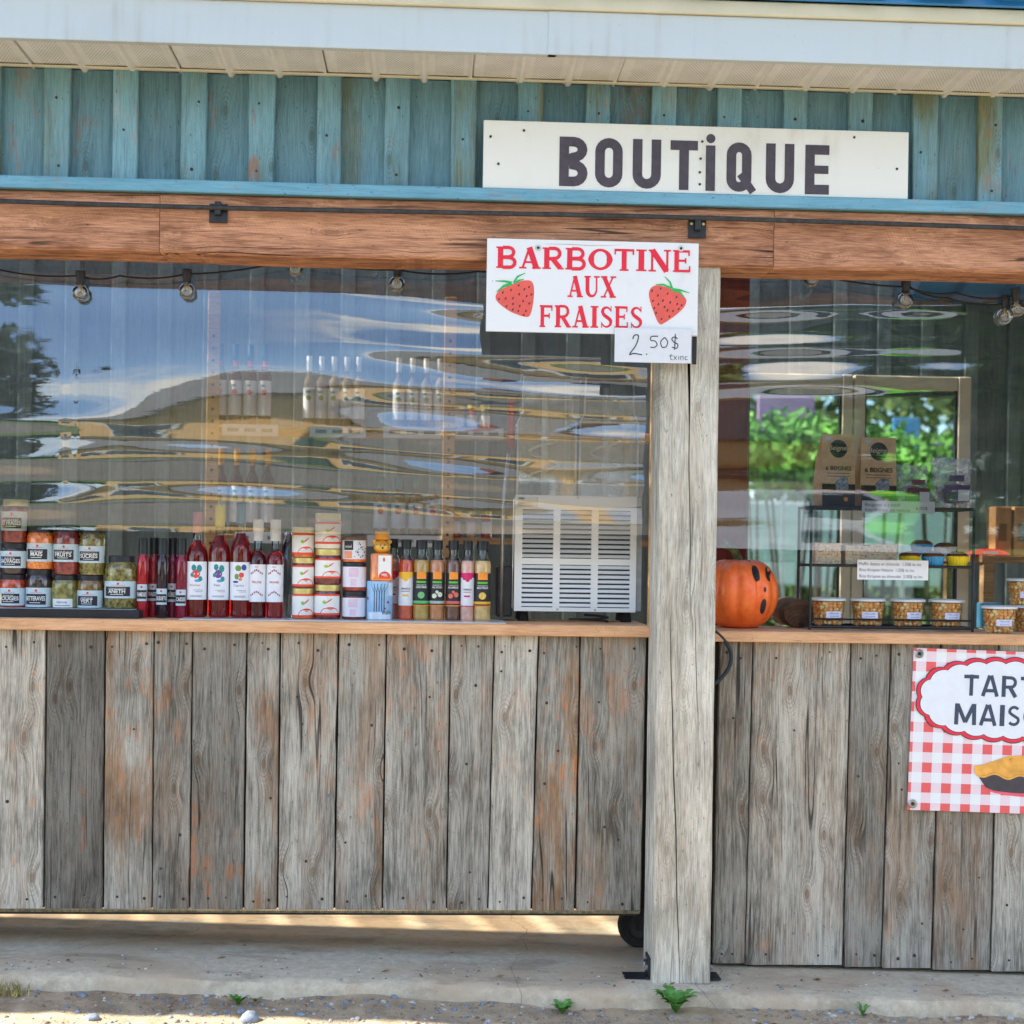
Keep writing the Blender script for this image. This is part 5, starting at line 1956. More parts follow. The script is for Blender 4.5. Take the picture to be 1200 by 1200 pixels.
# blue can and honey bear
YC = 0.085
kc = ppm(YC)
pcn = at(444.5, 729, YC)
can = thing('tin_can', 'pale blue printed can standing under the honey bear', 'can', (pcn.x, YC, ZM))
Rc, Hc = 15.2 / kc, 45 / kc
MB().lathe([(Rc * .95, 0), (Rc, .003), (Rc, Hc - .003), (Rc * .96, Hc), (Rc * .9, Hc - .002)], 28).build('can_body', plain('blue_can_print', (150, 190, 222), 0.4, var=0.06), can, smooth='auto')
tk = MB()
for i in range(-2, 3):
    xx = i * Rc * .19
    tk.add([], [])
    wrap_rect(tk, xx - .0012, xx + .0012, Hc * .22, Hc * .72, Rc, .0006, 2)
    for j in (-1, 1):
        q0, q1 = (xx, Hc * .70), (xx + j * Rc * .16 + i * Rc * .08, Hc * .93)
        wrap(tk, [(q0[0] - .0008, q0[1]), (q0[0] + .0008, q0[1]), (q1[0] + .0004, q1[1]), (q1[0] - .0004, q1[1])], [(0, 1, 2, 3)], Rc, 0, .0007 + i * .00005)
tk.build('tree_print', plain('navy_print', (44, 58, 84), 0.5), can)
sp_ = MB()
wrap_rect(sp_, -Rc * 1.0, Rc * 1.0, .002, Hc * .2, Rc, .0005, 12)
sp_.build('snow_print', plain('snow_print', (206, 220, 232), 0.5), can)
sp_ = MB()
wrap_rect(sp_, Rc * .75, Rc * 1.3, Hc * .62, Hc * .95, Rc, .0006, 6)
sp_.build('price_sticker', plain('snow_print', (206, 220, 232), 0.5), can)
rp_ = MB()
wrap_poly(rp_, disc_pts(Rc * .72, Hc * .46, Rc * .1, 8), Rc, .0008)
wrap_poly(rp_, disc_pts(Rc * .45, Hc * .30, Rc * .07, 8), Rc, .0008)
wrap_poly(rp_, disc_pts(-Rc * 1.05, Hc * .55, Rc * .12, 8), Rc, .0008)
rp_.build('figure_print', plain('crimson_print', (168, 34, 72), 0.5), can)
tx = MB()
wrap_text(tx, 'érable', Rc * .62, Hc * .15, Hc * .10, Rc * .8, Rc, .0009, 0.01)
tx.build('lettering', plain('navy_print', (44, 58, 84), 0.5), can)

bear = thing('honey_bear', 'bear shaped honey bottle with orange cap standing on the blue can', 'bottle', (at(447, 684, YC).x, YC, ZM + Hc))
M_HONEY = plain('golden_honey', (240, 176, 46), 0.12, coat=1.0, var=0.2, vscale=40)
M_HONEYD = plain('orange_honey', (236, 132, 44), 0.2, coat=1.0, var=0.15, vscale=20)
sb = 1 / kc
MB().lathe([(12 * sb, 0), (13 * sb, 1 * sb), (13 * sb, 30 * sb), (12 * sb, 32 * sb), (8 * sb, 33 * sb)], 24, sq=5).build('body', M_HONEYD, bear, smooth='auto')
hd = MB().sphere((0, 0, 40 * sb), 10 * sb, 20, 14, (1, .9, .82))
hd.sphere((-8.5 * sb, 0, 46.0 * sb), 3.0 * sb, 10, 8).sphere((8.5 * sb, 0, 46.0 * sb), 3.0 * sb, 10, 8)
hdo = hd.build('head', M_HONEY, bear, smooth=True)
fc = MB().sphere((-1.5 * sb, -8.8 * sb, 42 * sb), .8 * sb, 8, 6).sphere((3.5 * sb, -8.4 * sb, 42 * sb), .8 * sb, 8, 6).sphere((1 * sb, -9.2 * sb, 38.5 * sb), 1.1 * sb, 8, 6)
fc.build('face', M_DARKINK, hdo)
MB().lathe([(7.5 * sb, 48.5 * sb), (8.4 * sb, 49 * sb), (8.4 * sb, 57 * sb), (7.6 * sb, 58 * sb)], 20).build('cap', plain('orange_cap', (240, 166, 52), 0.4, var=0.05), bear, smooth='auto')
lbm = MB().box(-3.5 * sb, 11.5 * sb, -13.35 * sb - .0006, -13.35 * sb, 4 * sb, 30 * sb).build('label', plain('jam_label', (228, 228, 222), 0.5, var=0.02), bear)
m_ = MB().slab([(4 * sb + 7.2 * sb * math.cos(a), 3.6 * sb + 8 * sb * math.sin(a)) for a in [i * math.pi / 10 for i in range(11)]], -13.35 * sb - .0012, .0004)
m_.build('label_mound', plain('jam_red', (226, 72, 46), 0.5, var=0.04), lbm)
m_ = MB()
fit_text(m_, 'MIEL', 0.5 * sb, 7.5 * sb, 6 * sb, 3 * sb, -13.35 * sb - .0016, .02)
m_.build('lettering', M_LTXT, lbm)
MB().slab(disc_pts(3 * sb, 25 * sb, 1.2 * sb, 8, 2.4 * sb), -13.35 * sb - .0012, .0004).build('pepper_print', plain('pepper_print', (222, 84, 50), 0.5), lbm)

# salad dressings
GD = 'dressing bottles beside the slush machine'
DRS = [(.88, 0), (.98, .012), (1, .035), (1, .70), (.92, .745), (.66, .80), (.60, .835), (.60, 1.0)]
M_DBLK = plain('dressing_label_black', (40, 42, 44), 0.5, var=0.15, vscale=60)
M_DWHT = plain('dressing_label_white', (222, 222, 224), 0.5, var=0.03)
M_DORG = plain('dressing_orange', (240, 148, 48), 0.5)
M_DGRN = plain('dressing_green', (96, 186, 62), 0.5)
M_DMAG = plain('dressing_magenta', (206, 30, 100), 0.5)
M_DYEL = plain('dressing_yellow', (240, 190, 52), 0.5)
for (px_, w_, Y_, rgb, kind, fruit, band, lab_, t1) in (
    (461, 14, .16, (196, 128, 116), 'mag', None, None, 'pale pink dressing bottle half hidden behind the honey bear', 'POMMES'),
    (475.5, 17, .10, (190, 78, 48), 'yel', None, None, 'red orange dressing bottle with white and yellow label', 'MANGUE'),
    (493.5, 19, .10, (170, 140, 70), 'blk', (120, 190, 120), (96, 190, 110), 'mustard green dressing bottle with a lime on its black label', 'CONCOMBRE'),
    (512, 18, .10, (180, 118, 76), 'blk', (216, 222, 196), (180, 190, 180), 'orange brown dressing bottle with white flowers on its black label', 'AIL DOUX'),
    (531, 18, .10, (98, 62, 44), 'blk', (226, 110, 90), (226, 104, 96), 'dark brown dressing bottle with two fruits on its black label', 'BALSAMIQUE'),
    (547.5, 15.5, .09, (206, 160, 144), 'mag', None, None, 'pink dressing bottle with magenta and white label', 'FRAMBOISE'),
    (565, 20, .095, (198, 166, 106), 'blk', (236, 196, 90), (240, 176, 44), 'yellow dressing bottle nearest the slush machine', 'MOUTARDE')):
    H = 93 / ppm(Y_)
    o, R = bottle('dressing_bottle', lab_, 'bottle', px_, w_, Y_, ZM, H, DRS, content('dressing_%d' % px_, rgb, 0.12, 50), GD, cap=(.72, .885, 1.004, M_LIDB), fill=.755)
    za, zb = .18 * H, .60 * H
    hh = zb - za
    lb = MB()
    wrap_rect(lb, -R * 1.3, R * 1.3, za, zb, R, .0006, 14)
    lb = lb.build('label', M_DBLK if kind == 'blk' else M_DWHT, o)
    if kind == 'blk':
        b = MB()
        wrap_rect(b, -R * .55, R * .6, za + hh * .80, zb + hh * .02, R, .0011, 8)
        wrap_rect(b, -R * 1.3, R * 1.3, za - .0003, za + hh * .03, R, .0010, 12)
        b.build('label_tab', M_DORG, lb)
        b = MB()
        wrap_rect(b, -R * .6, R * .6, za + hh * .68, za + hh * .74, R, .0011, 6)
        b.build('label_stripe', M_DGRN, lb)
        b = MB()
        wrap_rect(b, -R * 1.2, R * 1.2, za + hh * .07, za + hh * .15, R, .0011, 8)
        b.build('label_band', plain('dress_band_%d' % px_, band, 0.5), lb)
        b = MB()
        for (dx, dz, r) in (((0, .32, .42),) if fruit[0] < 200 or px_ == 565 else ((-.35, .30, .32), (.38, .34, .32), (0, .42, .2))):
            wrap_poly(b, disc_pts(dx * R, za + hh * dz, r * R, 12), R, .0012 + r * .0002)
        b.build('fruit_print', plain('fruit_%d' % px_, fruit, 0.5, var=.2, vscale=300), lb)
        tx = MB()
        wrap_text(tx, t1, 0, za + hh * .53, hh * .055, R * 1.3, R, .0013, .02)
        wrap_text(tx, 'VINAIGRETTE', 0, za + hh * .60, hh * .04, R * 1.2, R, .0013)
        tx.build('lettering', M_LTXT, lb)
    else:
        cm_ = M_DMAG if kind == 'mag' else M_DYEL
        b = MB()
        wrap_rect(b, -R * 1.3, R * 1.3, za + hh * .86, zb + .0002, R, .0010, 12)
        for i, (dx, dz, r) in enumerate(((-.5, .84, .28), (.0, .80, .34), (.45, .85, .24))):
            wrap_poly(b, disc_pts(dx * R, za + hh * dz, r * R, 10), R, .0012 + i * .0001)
        wrap_rect(b, -R * .5, R * .4, za + hh * .28, za + hh * .33, R, .0012, 5)
        if kind == 'mag':
            wrap_rect(b, -R * 1.3, R * 1.3, za - .0002, za + hh * .025, R, .0010, 12)
        b.build('label_drip', cm_, lb)
        tx = MB()
        wrap_text(tx, t1, 0, za + hh * .48, hh * .05, R * 1.2, R, .0014, .01)
        wrap_rect(tx, -R * .6, R * .5, za + hh * .42, za + hh * .435, R, .0014, 5)
        tx.build('lettering', M_INK, lb)

# ------------------------------------------------------------------ slush machine
YF = 0.14
pa, pb_ = at(602, 716, YF), at(750, 582, YF)
sm = thing('slush_machine', 'white louvred drink machine with clear tanks, beside the post', 'slush machine', ((pa.x + pb_.x) / 2, YF, CZ_L))
hw = (pb_.x - pa.x) / 2
z0, z1 = pa.z - CZ_L, pb_.z - CZ_L
M_SM = plain('machine_cream', (232, 234, 232), 0.3, var=0.02, vscale=5)
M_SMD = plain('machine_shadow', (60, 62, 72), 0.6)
MB().cbox(-hw + .004, hw - .012, 0.012, 0.20, z0, z1 - .004, .003).build('body', M_SM, sm)
pf = MB()
cols = [(-hw + .022, -hw + .112), (-hw + .132, -hw + .223), (-hw + .243, hw - .026)]
zt_, zb_ = z1 - .042, z0 + .012
# frame of the louvre panel: borders, mullions and the band across the middle
pf.cbox(-hw, hw - .008, 0.0, .010, zt_, z1, .001).cbox(-hw, hw - .008, 0, .010, z0, zb_, .001)
edges = [-hw] + [v for c_ in cols for v in c_] + [hw - .008]
for i in range(0, len(edges), 2):
    pf.box(edges[i], edges[i + 1], .0002, .010, zb_, zt_)
zm = zb_ + (zt_ - zb_) * .47
for c_ in cols:
    pf.box(c_[0], c_[1], .0004, .010, zm - .009, zm + .009)
panel = pf.build('louvre_panel', M_SM, sm)
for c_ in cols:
    MB().box(c_[0], c_[1], .0113, .0117, zb_, zt_).build('slat_shade', M_SMD, panel)  # dark sheet paints the shade between the slats
slat_me = None
for c_ in cols:
    for (lo, hi) in ((zb_, zm - .009), (zm + .009, zt_)):
        n = 9 if lo == zb_ else 10
        for i in range(n):
            zz = lo + (hi - lo) * (i + .5) / n
            if slat_me is None:
                w_ = c_[1] - c_[0]
                b = MB().add([(-w_ / 2, .001, .0045), (w_ / 2, .001, .0045), (w_ / 2, -.0055, -.0035), (-w_ / 2, -.0055, -.0035), (-w_ / 2, .0025, .0035), (w_ / 2, .0025, .0035), (w_ / 2, -.004, -.0045), (-w_ / 2, -.004, -.0045)],
                             [(0, 3, 2, 1), (4, 5, 6, 7), (0, 1, 5, 4), (3, 7, 6, 2), (0, 4, 7, 3), (1, 2, 6, 5)])
                so = b.build('slat', M_SM, panel)
                slat_me = so.data
                slat_w = w_
            else:
                so = link('slat', slat_me, panel)
            so.location = ((c_[0] + c_[1]) / 2, .004, zz)
            so.scale = ((c_[1] - c_[0]) / slat_w, 1, 1)
MB().box(hw - .0075, hw + .008, .004, .012, z0 + .004, z1 - .004).build('side_strip', plain('machine_grey', (150, 152, 150), 0.4), sm)
for sx_ in (-1, 1):
    MB().lathe([(.016, 0), (.017, .004), (.014, z0)], 16).build('leg', M_RUBBER, sm, (sx_ * (hw - .03), .05, 0), smooth='auto')
    MB().lathe([(.016, 0), (.017, .004), (.014, z0)], 16).build('leg', M_RUBBER, sm, (sx_ * (hw - .03), .17, 0), smooth='auto')
st_ = MB().box(-hw + .004, -hw + .066, -.0006, 0, z1 - .036, z1 - .006).build('sticker', plain('machine_sticker', (206, 208, 206), 0.4), sm)
mk = MB()
mk.slab(disc_pts(-hw + .018, z1 - .011, .010, 14, .0035), -.0010, .0004)
for i in range(4):
    mk.ribbon([(-hw + .008, z1 - .019 - i * .004), (-hw + .045 + .01 * (i % 2), z1 - .019 - i * .004)], .0008, -.0011)
mk.build('sticker_print', M_INK, st_)
for (sx_, sz_) in ((0.0, z1 - .006), (-.055, z0 + .006), (.055, z0 + .006)):
    MB().slab(disc_pts(sx_, sz_, .003, 8), -.002, .002).build('screw', M_STEEL, sm)
# tanks
for i, cx in enumerate((-hw * .5, hw * .5)):
    w2 = hw * .5 - .006
    tz0, tz1 = z1, z1 + .345
    prof2 = [(-w2, tz0), (-w2, tz1 - .13), (-w2 * .86, tz1 - .105), (-w2 * .82, tz1 - .02), (-w2 * .82, tz1)]
    b = MB()
    ring = prof2 + [(-x_, z_) for x_, z_ in prof2[::-1]]
    for yy in (.02, .20):
        b.v += [(cx + x_, yy, z_) for x_, z_ in ring]
    n = len(ring)
    b.f += [tuple(range(n)), tuple(range(n, 2 * n))[::-1]] + [(j, j + n, (j + 1) % n + n, (j + 1) % n) for j in range(n)]
    tk_ = b.build('tank', G_CLEAR, sm)
    for ex in (-1, 1):
        MB().tube([(cx + ex * w2, .02, tz0), (cx + ex * w2, .02, tz1 - .13), (cx + ex * w2 * .86, .02, tz1 - .105), (cx + ex * w2 * .82, .02, tz1)], .0034, 6).build('tank_edge_glint', plain('frosted_edge', (214, 220, 220), .2), tk_)  # white rods stand in for bright glints along the clear tank edges
    MB().tube([(cx, .11, tz0), (cx, .11, tz1 - .02)], .010, 14).build('auger_shaft', plain('white_nylon', (226, 226, 220), 0.4), tk_, smooth='auto')
    hl = MB()
    pts = [(cx + .045 * math.cos(a), .11 + .045 * math.sin(a), tz0 + .02 + a * .012) for a in np.linspace(0, 12, 70)]
    hl.tube(pts, .004, 6)
    hl.build('auger', plain('white_nylon', (226, 226, 220), 0.4), tk_, smooth=True)
    MB().cbox(cx - w2 * .84, cx + w2 * .84, .016, .204, tz1, tz1 + .012, .003).build('tank_lid', plain('smoky_lid', (120, 124, 126), 0.3), tk_)
MB().lathe([(.003, 0), (.012, .03), (.013, .15), (.008, .155)], 14).build('spout', plain('red_spout', (190, 62, 56), 0.35), sm, (-hw - .012, .06, z1 + .13), smooth='auto')
MB().cbox(-hw - .05, -hw - .004, .03, .16, .012, z0 + .13, .004).build('dispenser', plain('black_plastic', (40, 42, 46), 0.35), sm)
MB().tube([(-hw - .035, .02, .01), (-hw - .035, .02, z0 + .30), (-hw - .02, .03, z1 + .12)], .006, 8).build('drain_pipe', M_STEEL, sm, smooth=True)
cbp = [(0.02 + .055 * math.cos(a) - .02, .10 + .05 * math.sin(a), .004 + .002 * a) for a in np.linspace(0, 8, 50)]
tag(MB().tube(cbp, .0035, 6).build('power_cable', M_RUBBER, None, (at(690, 725, .12).x, .02, CZ_L), smooth=True), 'coil of black cable under the louvred drink machine', 'cable')


# ------------------------------------------------------------------ right counter: pumpkin, log, rack, treats
def pumpkin():
    Y = 0.17
    c = at(866, 694, Y)
    k = ppm(Y)
    R, H = 46 / k, 87 / k
    o = thing('pumpkin', 'orange pumpkin with a painted black face beside the post', 'pumpkin', (c.x, Y, CZ_R), 0.0)
    b = MB()
    nu, nv = 84, 28
    ribs = 11
    for j in range(nv + 1):
        t = math.pi * j / nv
        for i in range(nu):
            a = 2 * math.pi * i / nu
            rib = abs(math.sin(a * ribs / 2 + .4 + .12 * math.sin(2 * a)))
            m = 1 - 0.11 * (1 - rib) ** 1.6 * math.sin(t) ** .6
            st = math.sin(t) ** .82 if 0 < t < math.pi else 0
            r = R * st * m * (1 + .02 * math.sin(3 * a + 1))
            z = -math.cos(t)
            zz = H / 2 * z
            if z > 0:
                zz -= H * .10 * math.exp(-(r / (R * .32)) ** 2)
            else:
                zz = max(zz, -H * .47) + H * .02 * math.exp(-(r / (R * .3)) ** 2)
            b.v.append((r * math.cos(a), r * math.sin(a), zz + H * .47))
    for j in range(nv):
        for i in range(nu):
            i2 = (i + 1) % nu
            b.f.append((j * nu + i, j * nu + i2, (j + 1) * nu + i2, (j + 1) * nu + i))
    kk = NT('pumpkin_skin')
    tc = kk.n('TexCoord').outputs['Object']
    nz = kk.noise(tc, 60, 5, .6)
    n2 = kk.noise(tc, 14, 4, .5)
    col = kk.mix(kk.step(nz, .3, .7), lin(252, 104, 34), lin(255, 128, 52))
    col = kk.mix(kk.math('MULTIPLY', kk.step(n2, .55, .75), .35), col, lin(232, 74, 20))
    kk.l(col, kk.b.inputs['Base Color'])
    kk.b.inputs['Roughness'].default_value = .42
    kk.b.inputs['Coat Weight'].default_value = .15
    kk.bump(nz, .001, .4)
    body = b.build('flesh', kk.m, o, smooth=True)
    s = MB()
    pts = [(0.0, 0, H * .80), (-.002, 0, H * .88), (-.008, -.002, H * .98), (-.020, -.004, H * 1.07), (-.040, -.006, H * 1.13), (-.052, -.006, H * 1.15)]
    s.tube([tuple(p) for p in pts], [.026, .017, .013, .012, .013, .015], 10)
    s.build('stem', plain('pumpkin_stem', (104, 108, 70), .7, var=.4, vscale=60), o, smooth=True)
    # painted face: patches that follow the skin
    def skin(xp, yp):
        # nearest hit of the camera ray with the pumpkin, approximated on its ellipsoid
        d = (F0 + CR * ((xp - 600) / FPX) - CU * ((yp - HY) / FPX)).normalized()
        q = CAM - Vector((c.x, Y, CZ_R + H * .47))
        sc_ = Vector((1 / R, 1 / R, 2 / H))
        dd = Vector((d.x * sc_.x, d.y * sc_.y, d.z * sc_.z))
        qq = Vector((q.x * sc_.x, q.y * sc_.y, q.z * sc_.z))
        A, B, C_ = dd.dot(dd), 2 * qq.dot(dd), qq.dot(qq) - 1.0
        disc = B * B - 4 * A * C_
        t = (-B - math.sqrt(max(disc, 0))) / (2 * A)
        return CAM + d * t - Vector((c.x, Y, CZ_R))
    from mathutils.bvhtree import BVHTree
    bv = BVHTree.FromPolygons([Vector(v) for v in b.v], b.f)
    for nm, cx, cy, rx, ry, tl in (('painted_eye', 885.5, 672, 4.4, 9.6, -.30), ('painted_eye', 900, 673, 3.2, 8.6, -.22), ('painted_nose', 897, 691, 1.4, 3.2, 0), ('painted_mouth', 894.5, 710.5, 3.0, 9.0, .25), ('painted_brow', 877, 657.5, 3.0, .8, .2)):
        e = MB()
        pts = []
        n = 18
        for rr in (0, .5, 1.0):
            for i in range(n if rr else 1):
                a = 2 * math.pi * i / n
                x, y = rr * rx * math.cos(a), rr * ry * math.sin(a)
                pts.append((cx + x * math.cos(tl) - y * math.sin(tl), cy + x * math.sin(tl) + y * math.cos(tl)))
        for (xp, yp) in pts:
            p = skin(xp, yp)
            loc, nor, _, _ = bv.find_nearest(p)
            if nor.dot(loc - Vector((0, 0, H * .47))) < 0:
                nor = -nor
            e.v.append(tuple(loc + nor * .0012))
        for i in range(n):
            j = (i + 1) % n
            e.f += [(0, 1 + i, 1 + j), (1 + i, 1 + n + i, 1 + n + j, 1 + j)]
        e.build(nm, plain('black_face_paint', (30, 34, 42), .5, var=.1), body)
    return o


pumpkin()

# log behind the pumpkin
pl_ = at(928, 735, .30)
k = NT('log_end')
tc = k.n('TexCoord').outputs['Object']
nz = k.noise(k.scale(tc, (30, 30, 30)), 1.0, 5, .6)
wv_ = k.n('TexWave', wave_type='RINGS', rings_direction='Y')
wv_.inputs['Scale'].default_value = 28
wv_.inputs['Distortion'].default_value = 3
k.l(tc, wv_.inputs['Vector'])
k.l(k.mix(k.step(nz, .3, .7), k.mix(k.math('MULTIPLY', wv_.outputs['Fac'], .35), lin(104, 78, 56), lin(140, 108, 78)), lin(70, 54, 42)), k.b.inputs['Base Color'])
k.b.inputs['Roughness'].default_value = .9
lg = MB().lathe([(.03, -.1), (.047, -.098), (.05, -.09), (.05, .1), (.047, .104), (.02, .106)], 22)
lg.v = [(v[0] * (1 + .08 * mnoise.noise(Vector((v[0] * 40, v[1] * 40, 0)))), v[2], v[1] * .86 + .043) for v in lg.v]
o = lg.build('log', k.m, None, (pl_.x, .30, CZ_R), smooth='auto')
tag(o, 'short cut log lying behind the pumpkin', 'log')

# wire rack
YR0, YR1 = 0.075, 0.225
ra, rb = at(949, 735, YR0), at(1139.5, 738, YR0)
rack = thing('wire_rack', 'three tier black wire display rack full of treats', 'rack', (ra.x, YR0, CZ_R))
RW, RD = rb.x - ra.x, YR1 - YR0
kr = ppm(YR0)
zt1, zt2, zt3 = .010, (734 - 657) / kr, (734 - 588) / kr
for (x_, y_) in ((0, 0), (RW, 0), (0, RD), (RW, RD)):
    MB().tube([(x_, y_, 0), (x_, y_, zt3 + .004)], .0042, 8).build('upright', M_BLACK, rack, smooth='auto')
for zi, zz in enumerate((zt1, zt2, zt3)):
    b = MB().tube([(0, 0, zz), (RW, 0, zz), (RW, RD, zz), (0, RD, zz), (0, 0, zz)], .0042, 8)
    for i in range(1, 12):
        b.tube([(RW * i / 12, 0, zz - .001), (RW * i / 12, RD, zz - .001)], .0014, 5)
    sh = b.build('tier', M_BLACK, rack)
    if zi > 0:
        MB().box(.004, RW - .004, .004, RD - .004, zz + .0015, zz + .0035).build('shelf_sheet', plain('shelf_sheet', (150, 140, 122), .3), sh)
b = MB().tube([(0, .004, zt1 + .022), (RW, .004, zt1 + .022)], .003, 6)
b.build('guard_wire', M_BLACK, rack)


def px_box(x0, x1, y0, y1, Y):
    a, c = at(x0, y1, Y), at(x1, y0, Y)
    return a, c.x - a.x, c.z - a.z


ZS3 = CZ_R + zt3 + .0036
ZS2 = CZ_R + zt2 + .0036
ZS1 = CZ_R + zt1 + .0045
# kraft bags
M_KRAFT = plain('kraft_paper', (238, 198, 154), .8, var=.08, vscale=50)
M_KBLK = plain('kraft_black_band', (52, 50, 50), .7, var=.1)
for (x0, x1, y0, lab_, dz) in ((963, 1004, 500, 'kraft paper bag of doughnuts at the left end of the rack top', 0), (1009, 1052, 503, 'kraft paper bag of doughnuts behind the green reflection, second on the rack top', .0)):
    a, w_, h_ = px_box(x0, x1, y0, 584, YR0 + .03)
    o = thing('doughnut_bag', lab_, 'bag', (a.x + w_ / 2, YR0 + .03, ZS3), .10 if x0 < 1000 else .02, 'doughnut bags on the rack')
    d_ = .07
    b = MB()
    lv = [(0, 1.0, 1.0), (.06, 1.0, 1.0), (.3, 1.02, 1.02), (.6, 1.0, .8), (.85, .99, .4), (.97, .98, .08), (1.0, .98, .06)]
    for (t, sw, sd) in lv:
        ww = w_ / 2 * sw
        y0_, y1_ = (.002 + .01 * t), (.002 + .01 * t) + d_ * sd
        ym = (y0_ + y1_) / 2
        b.v += [(-ww, y0_, h_ * t), (-ww * .33, y0_ - .0015, h_ * t), (ww * .33, y0_ - .0015, h_ * t), (ww, y0_, h_ * t), (ww * .98 - .006 * t, ym, h_ * t), (ww, y1_, h_ * t), (-ww, y1_, h_ * t), (-ww * .98 + .006 * t, ym, h_ * t)]
    for j in range(len(lv) - 1):
        for i in range(8):
            b.f.append((j * 8 + i, j * 8 + (i + 1) % 8, (j + 1) * 8 + (i + 1) % 8, (j + 1) * 8 + i))
    b.f += [tuple(range(8))[::-1], tuple(range((len(lv) - 1) * 8, len(lv) * 8))]
    bo = b.build('paper', M_KRAFT, o)

    def fy(t):
        return .002 + .01 * t - .0018

    def tilt_slab(mbx, pts, off=.0006):
        n = len(pts)
        mbx.add([(p[0], fy(p[1] / h_) - off, p[1]) for p in pts], [tuple(range(n))])
    q = MB()
    tilt_slab(q, [(-w_ / 2, .001), (w_ / 2, .001), (w_ / 2, h_ * .31), (-w_ / 2, h_ * .31)])
    q.build('black_band', M_KBLK, bo)
    q = MB()
    tilt_slab(q, [(-w_ / 2, h_ * .20), (w_ / 2, h_ * .19), (w_ / 2, h_ * .22), (-w_ / 2, h_ * .23)], .0012)
    tilt_slab(q, [(w_ * .22 + .007 * math.cos(a_), h_ * .10 + .007 * math.sin(a_)) for a_ in [i * math.pi / 3 for i in range(6)]], .0012)
    q.build('orange_print', plain('orange_print', (232, 146, 56), .6), bo)
    q = MB()
    tilt_slab(q, disc_pts(0, h_ * .80, .0265, 24), .0010)
    q.build('round_badge', plain('badge_print', (50, 52, 50), .7), bo)
    q = MB()
    tmpv, tmpf = text_mesh('Beignes', 1.0, .01)
    xx_ = [v[0] for v in tmpv]
    sc_ = .062 / (max(xx_) - min(xx_))
    q.add([(v[0] * sc_ + v[1] * sc_ * .2, fy(.8) - .0016, h_ * .78 + v[1] * sc_) for v in tmpv], tmpf)
    q.build('badge_lettering', plain('badge_cream', (226, 206, 178), .7), bo)
    q = MB()
    tmpv, tmpf = text_mesh('6 BEIGNES', 1.0, .02)
    xx_ = [v[0] for v in tmpv]
    sc_ = w_ * .78 / (max(xx_) - min(xx_))
    q.add([(v[0] * sc_, fy(.5) - .0012, h_ * .50 + v[1] * sc_) for v in tmpv], tmpf)
    for i in range(2):
        tilt_slab(q, [(-w_ * .35, h_ * (.455 - i * .04)), (w_ * .33, h_ * (.455 - i * .04)), (w_ * .33, h_ * (.463 - i * .04)), (-w_ * .35, h_ * (.463 - i * .04))], .0012)
    q.build('lettering', plain('kraft_ink', (70, 56, 46), .7), bo)
    q = MB()
    tilt_slab(q, [(-w_ * .40, h_ * .915), (-w_ * .22, h_ * .915), (-w_ * .22, h_ * .965), (-w_ * .40, h_ * .965)], .0016)
    q.build('price_sticker', M_WHITE, bo)
    q = MB()
    tilt_slab(q, [(-w_ * .08, h_ * .22), (w_ * .30, h_ * .24), (w_ * .28, h_ * .40), (w_ * .05, h_ * .41), (-w_ * .10, h_ * .33)], .0014)
    q.build('window_print', plain('window_print', (150, 160, 176), .3, var=.4, vscale=120), bo)

# clear bags of bread
def film_mat():
    if 'bag_film' in MATS:
        return MATS['bag_film']
    k = NT('bag_film')
    k.t.nodes.remove(k.b)
    tr, gl, df = k.n('BsdfTransparent'), k.n('BsdfGlossy'), k.n('BsdfDiffuse')
    gl.inputs['Roughness'].default_value = .12
    df.inputs[0].default_value = lin(226, 226, 236)
    nz = k.noise(k.n('TexCoord').outputs['Object'], 70, 4, .6)
    m1, m2 = k.n('MixShader'), k.n('MixShader')
    k.l(k.math('MULTIPLY', k.step(nz, .3, .75), .6), m1.inputs[0])
    k.l(tr.outputs[0], m1.inputs[1])
    k.l(df.outputs[0], m1.inputs[2])
    m2.inputs[0].default_value = .12
    k.l(m1.outputs[0], m2.inputs[1])
    k.l(gl.outputs[0], m2.inputs[2])
    k.l(m2.outputs[0], k.out.inputs[0])
    MATS['bag_film'] = k.m
    return k.m


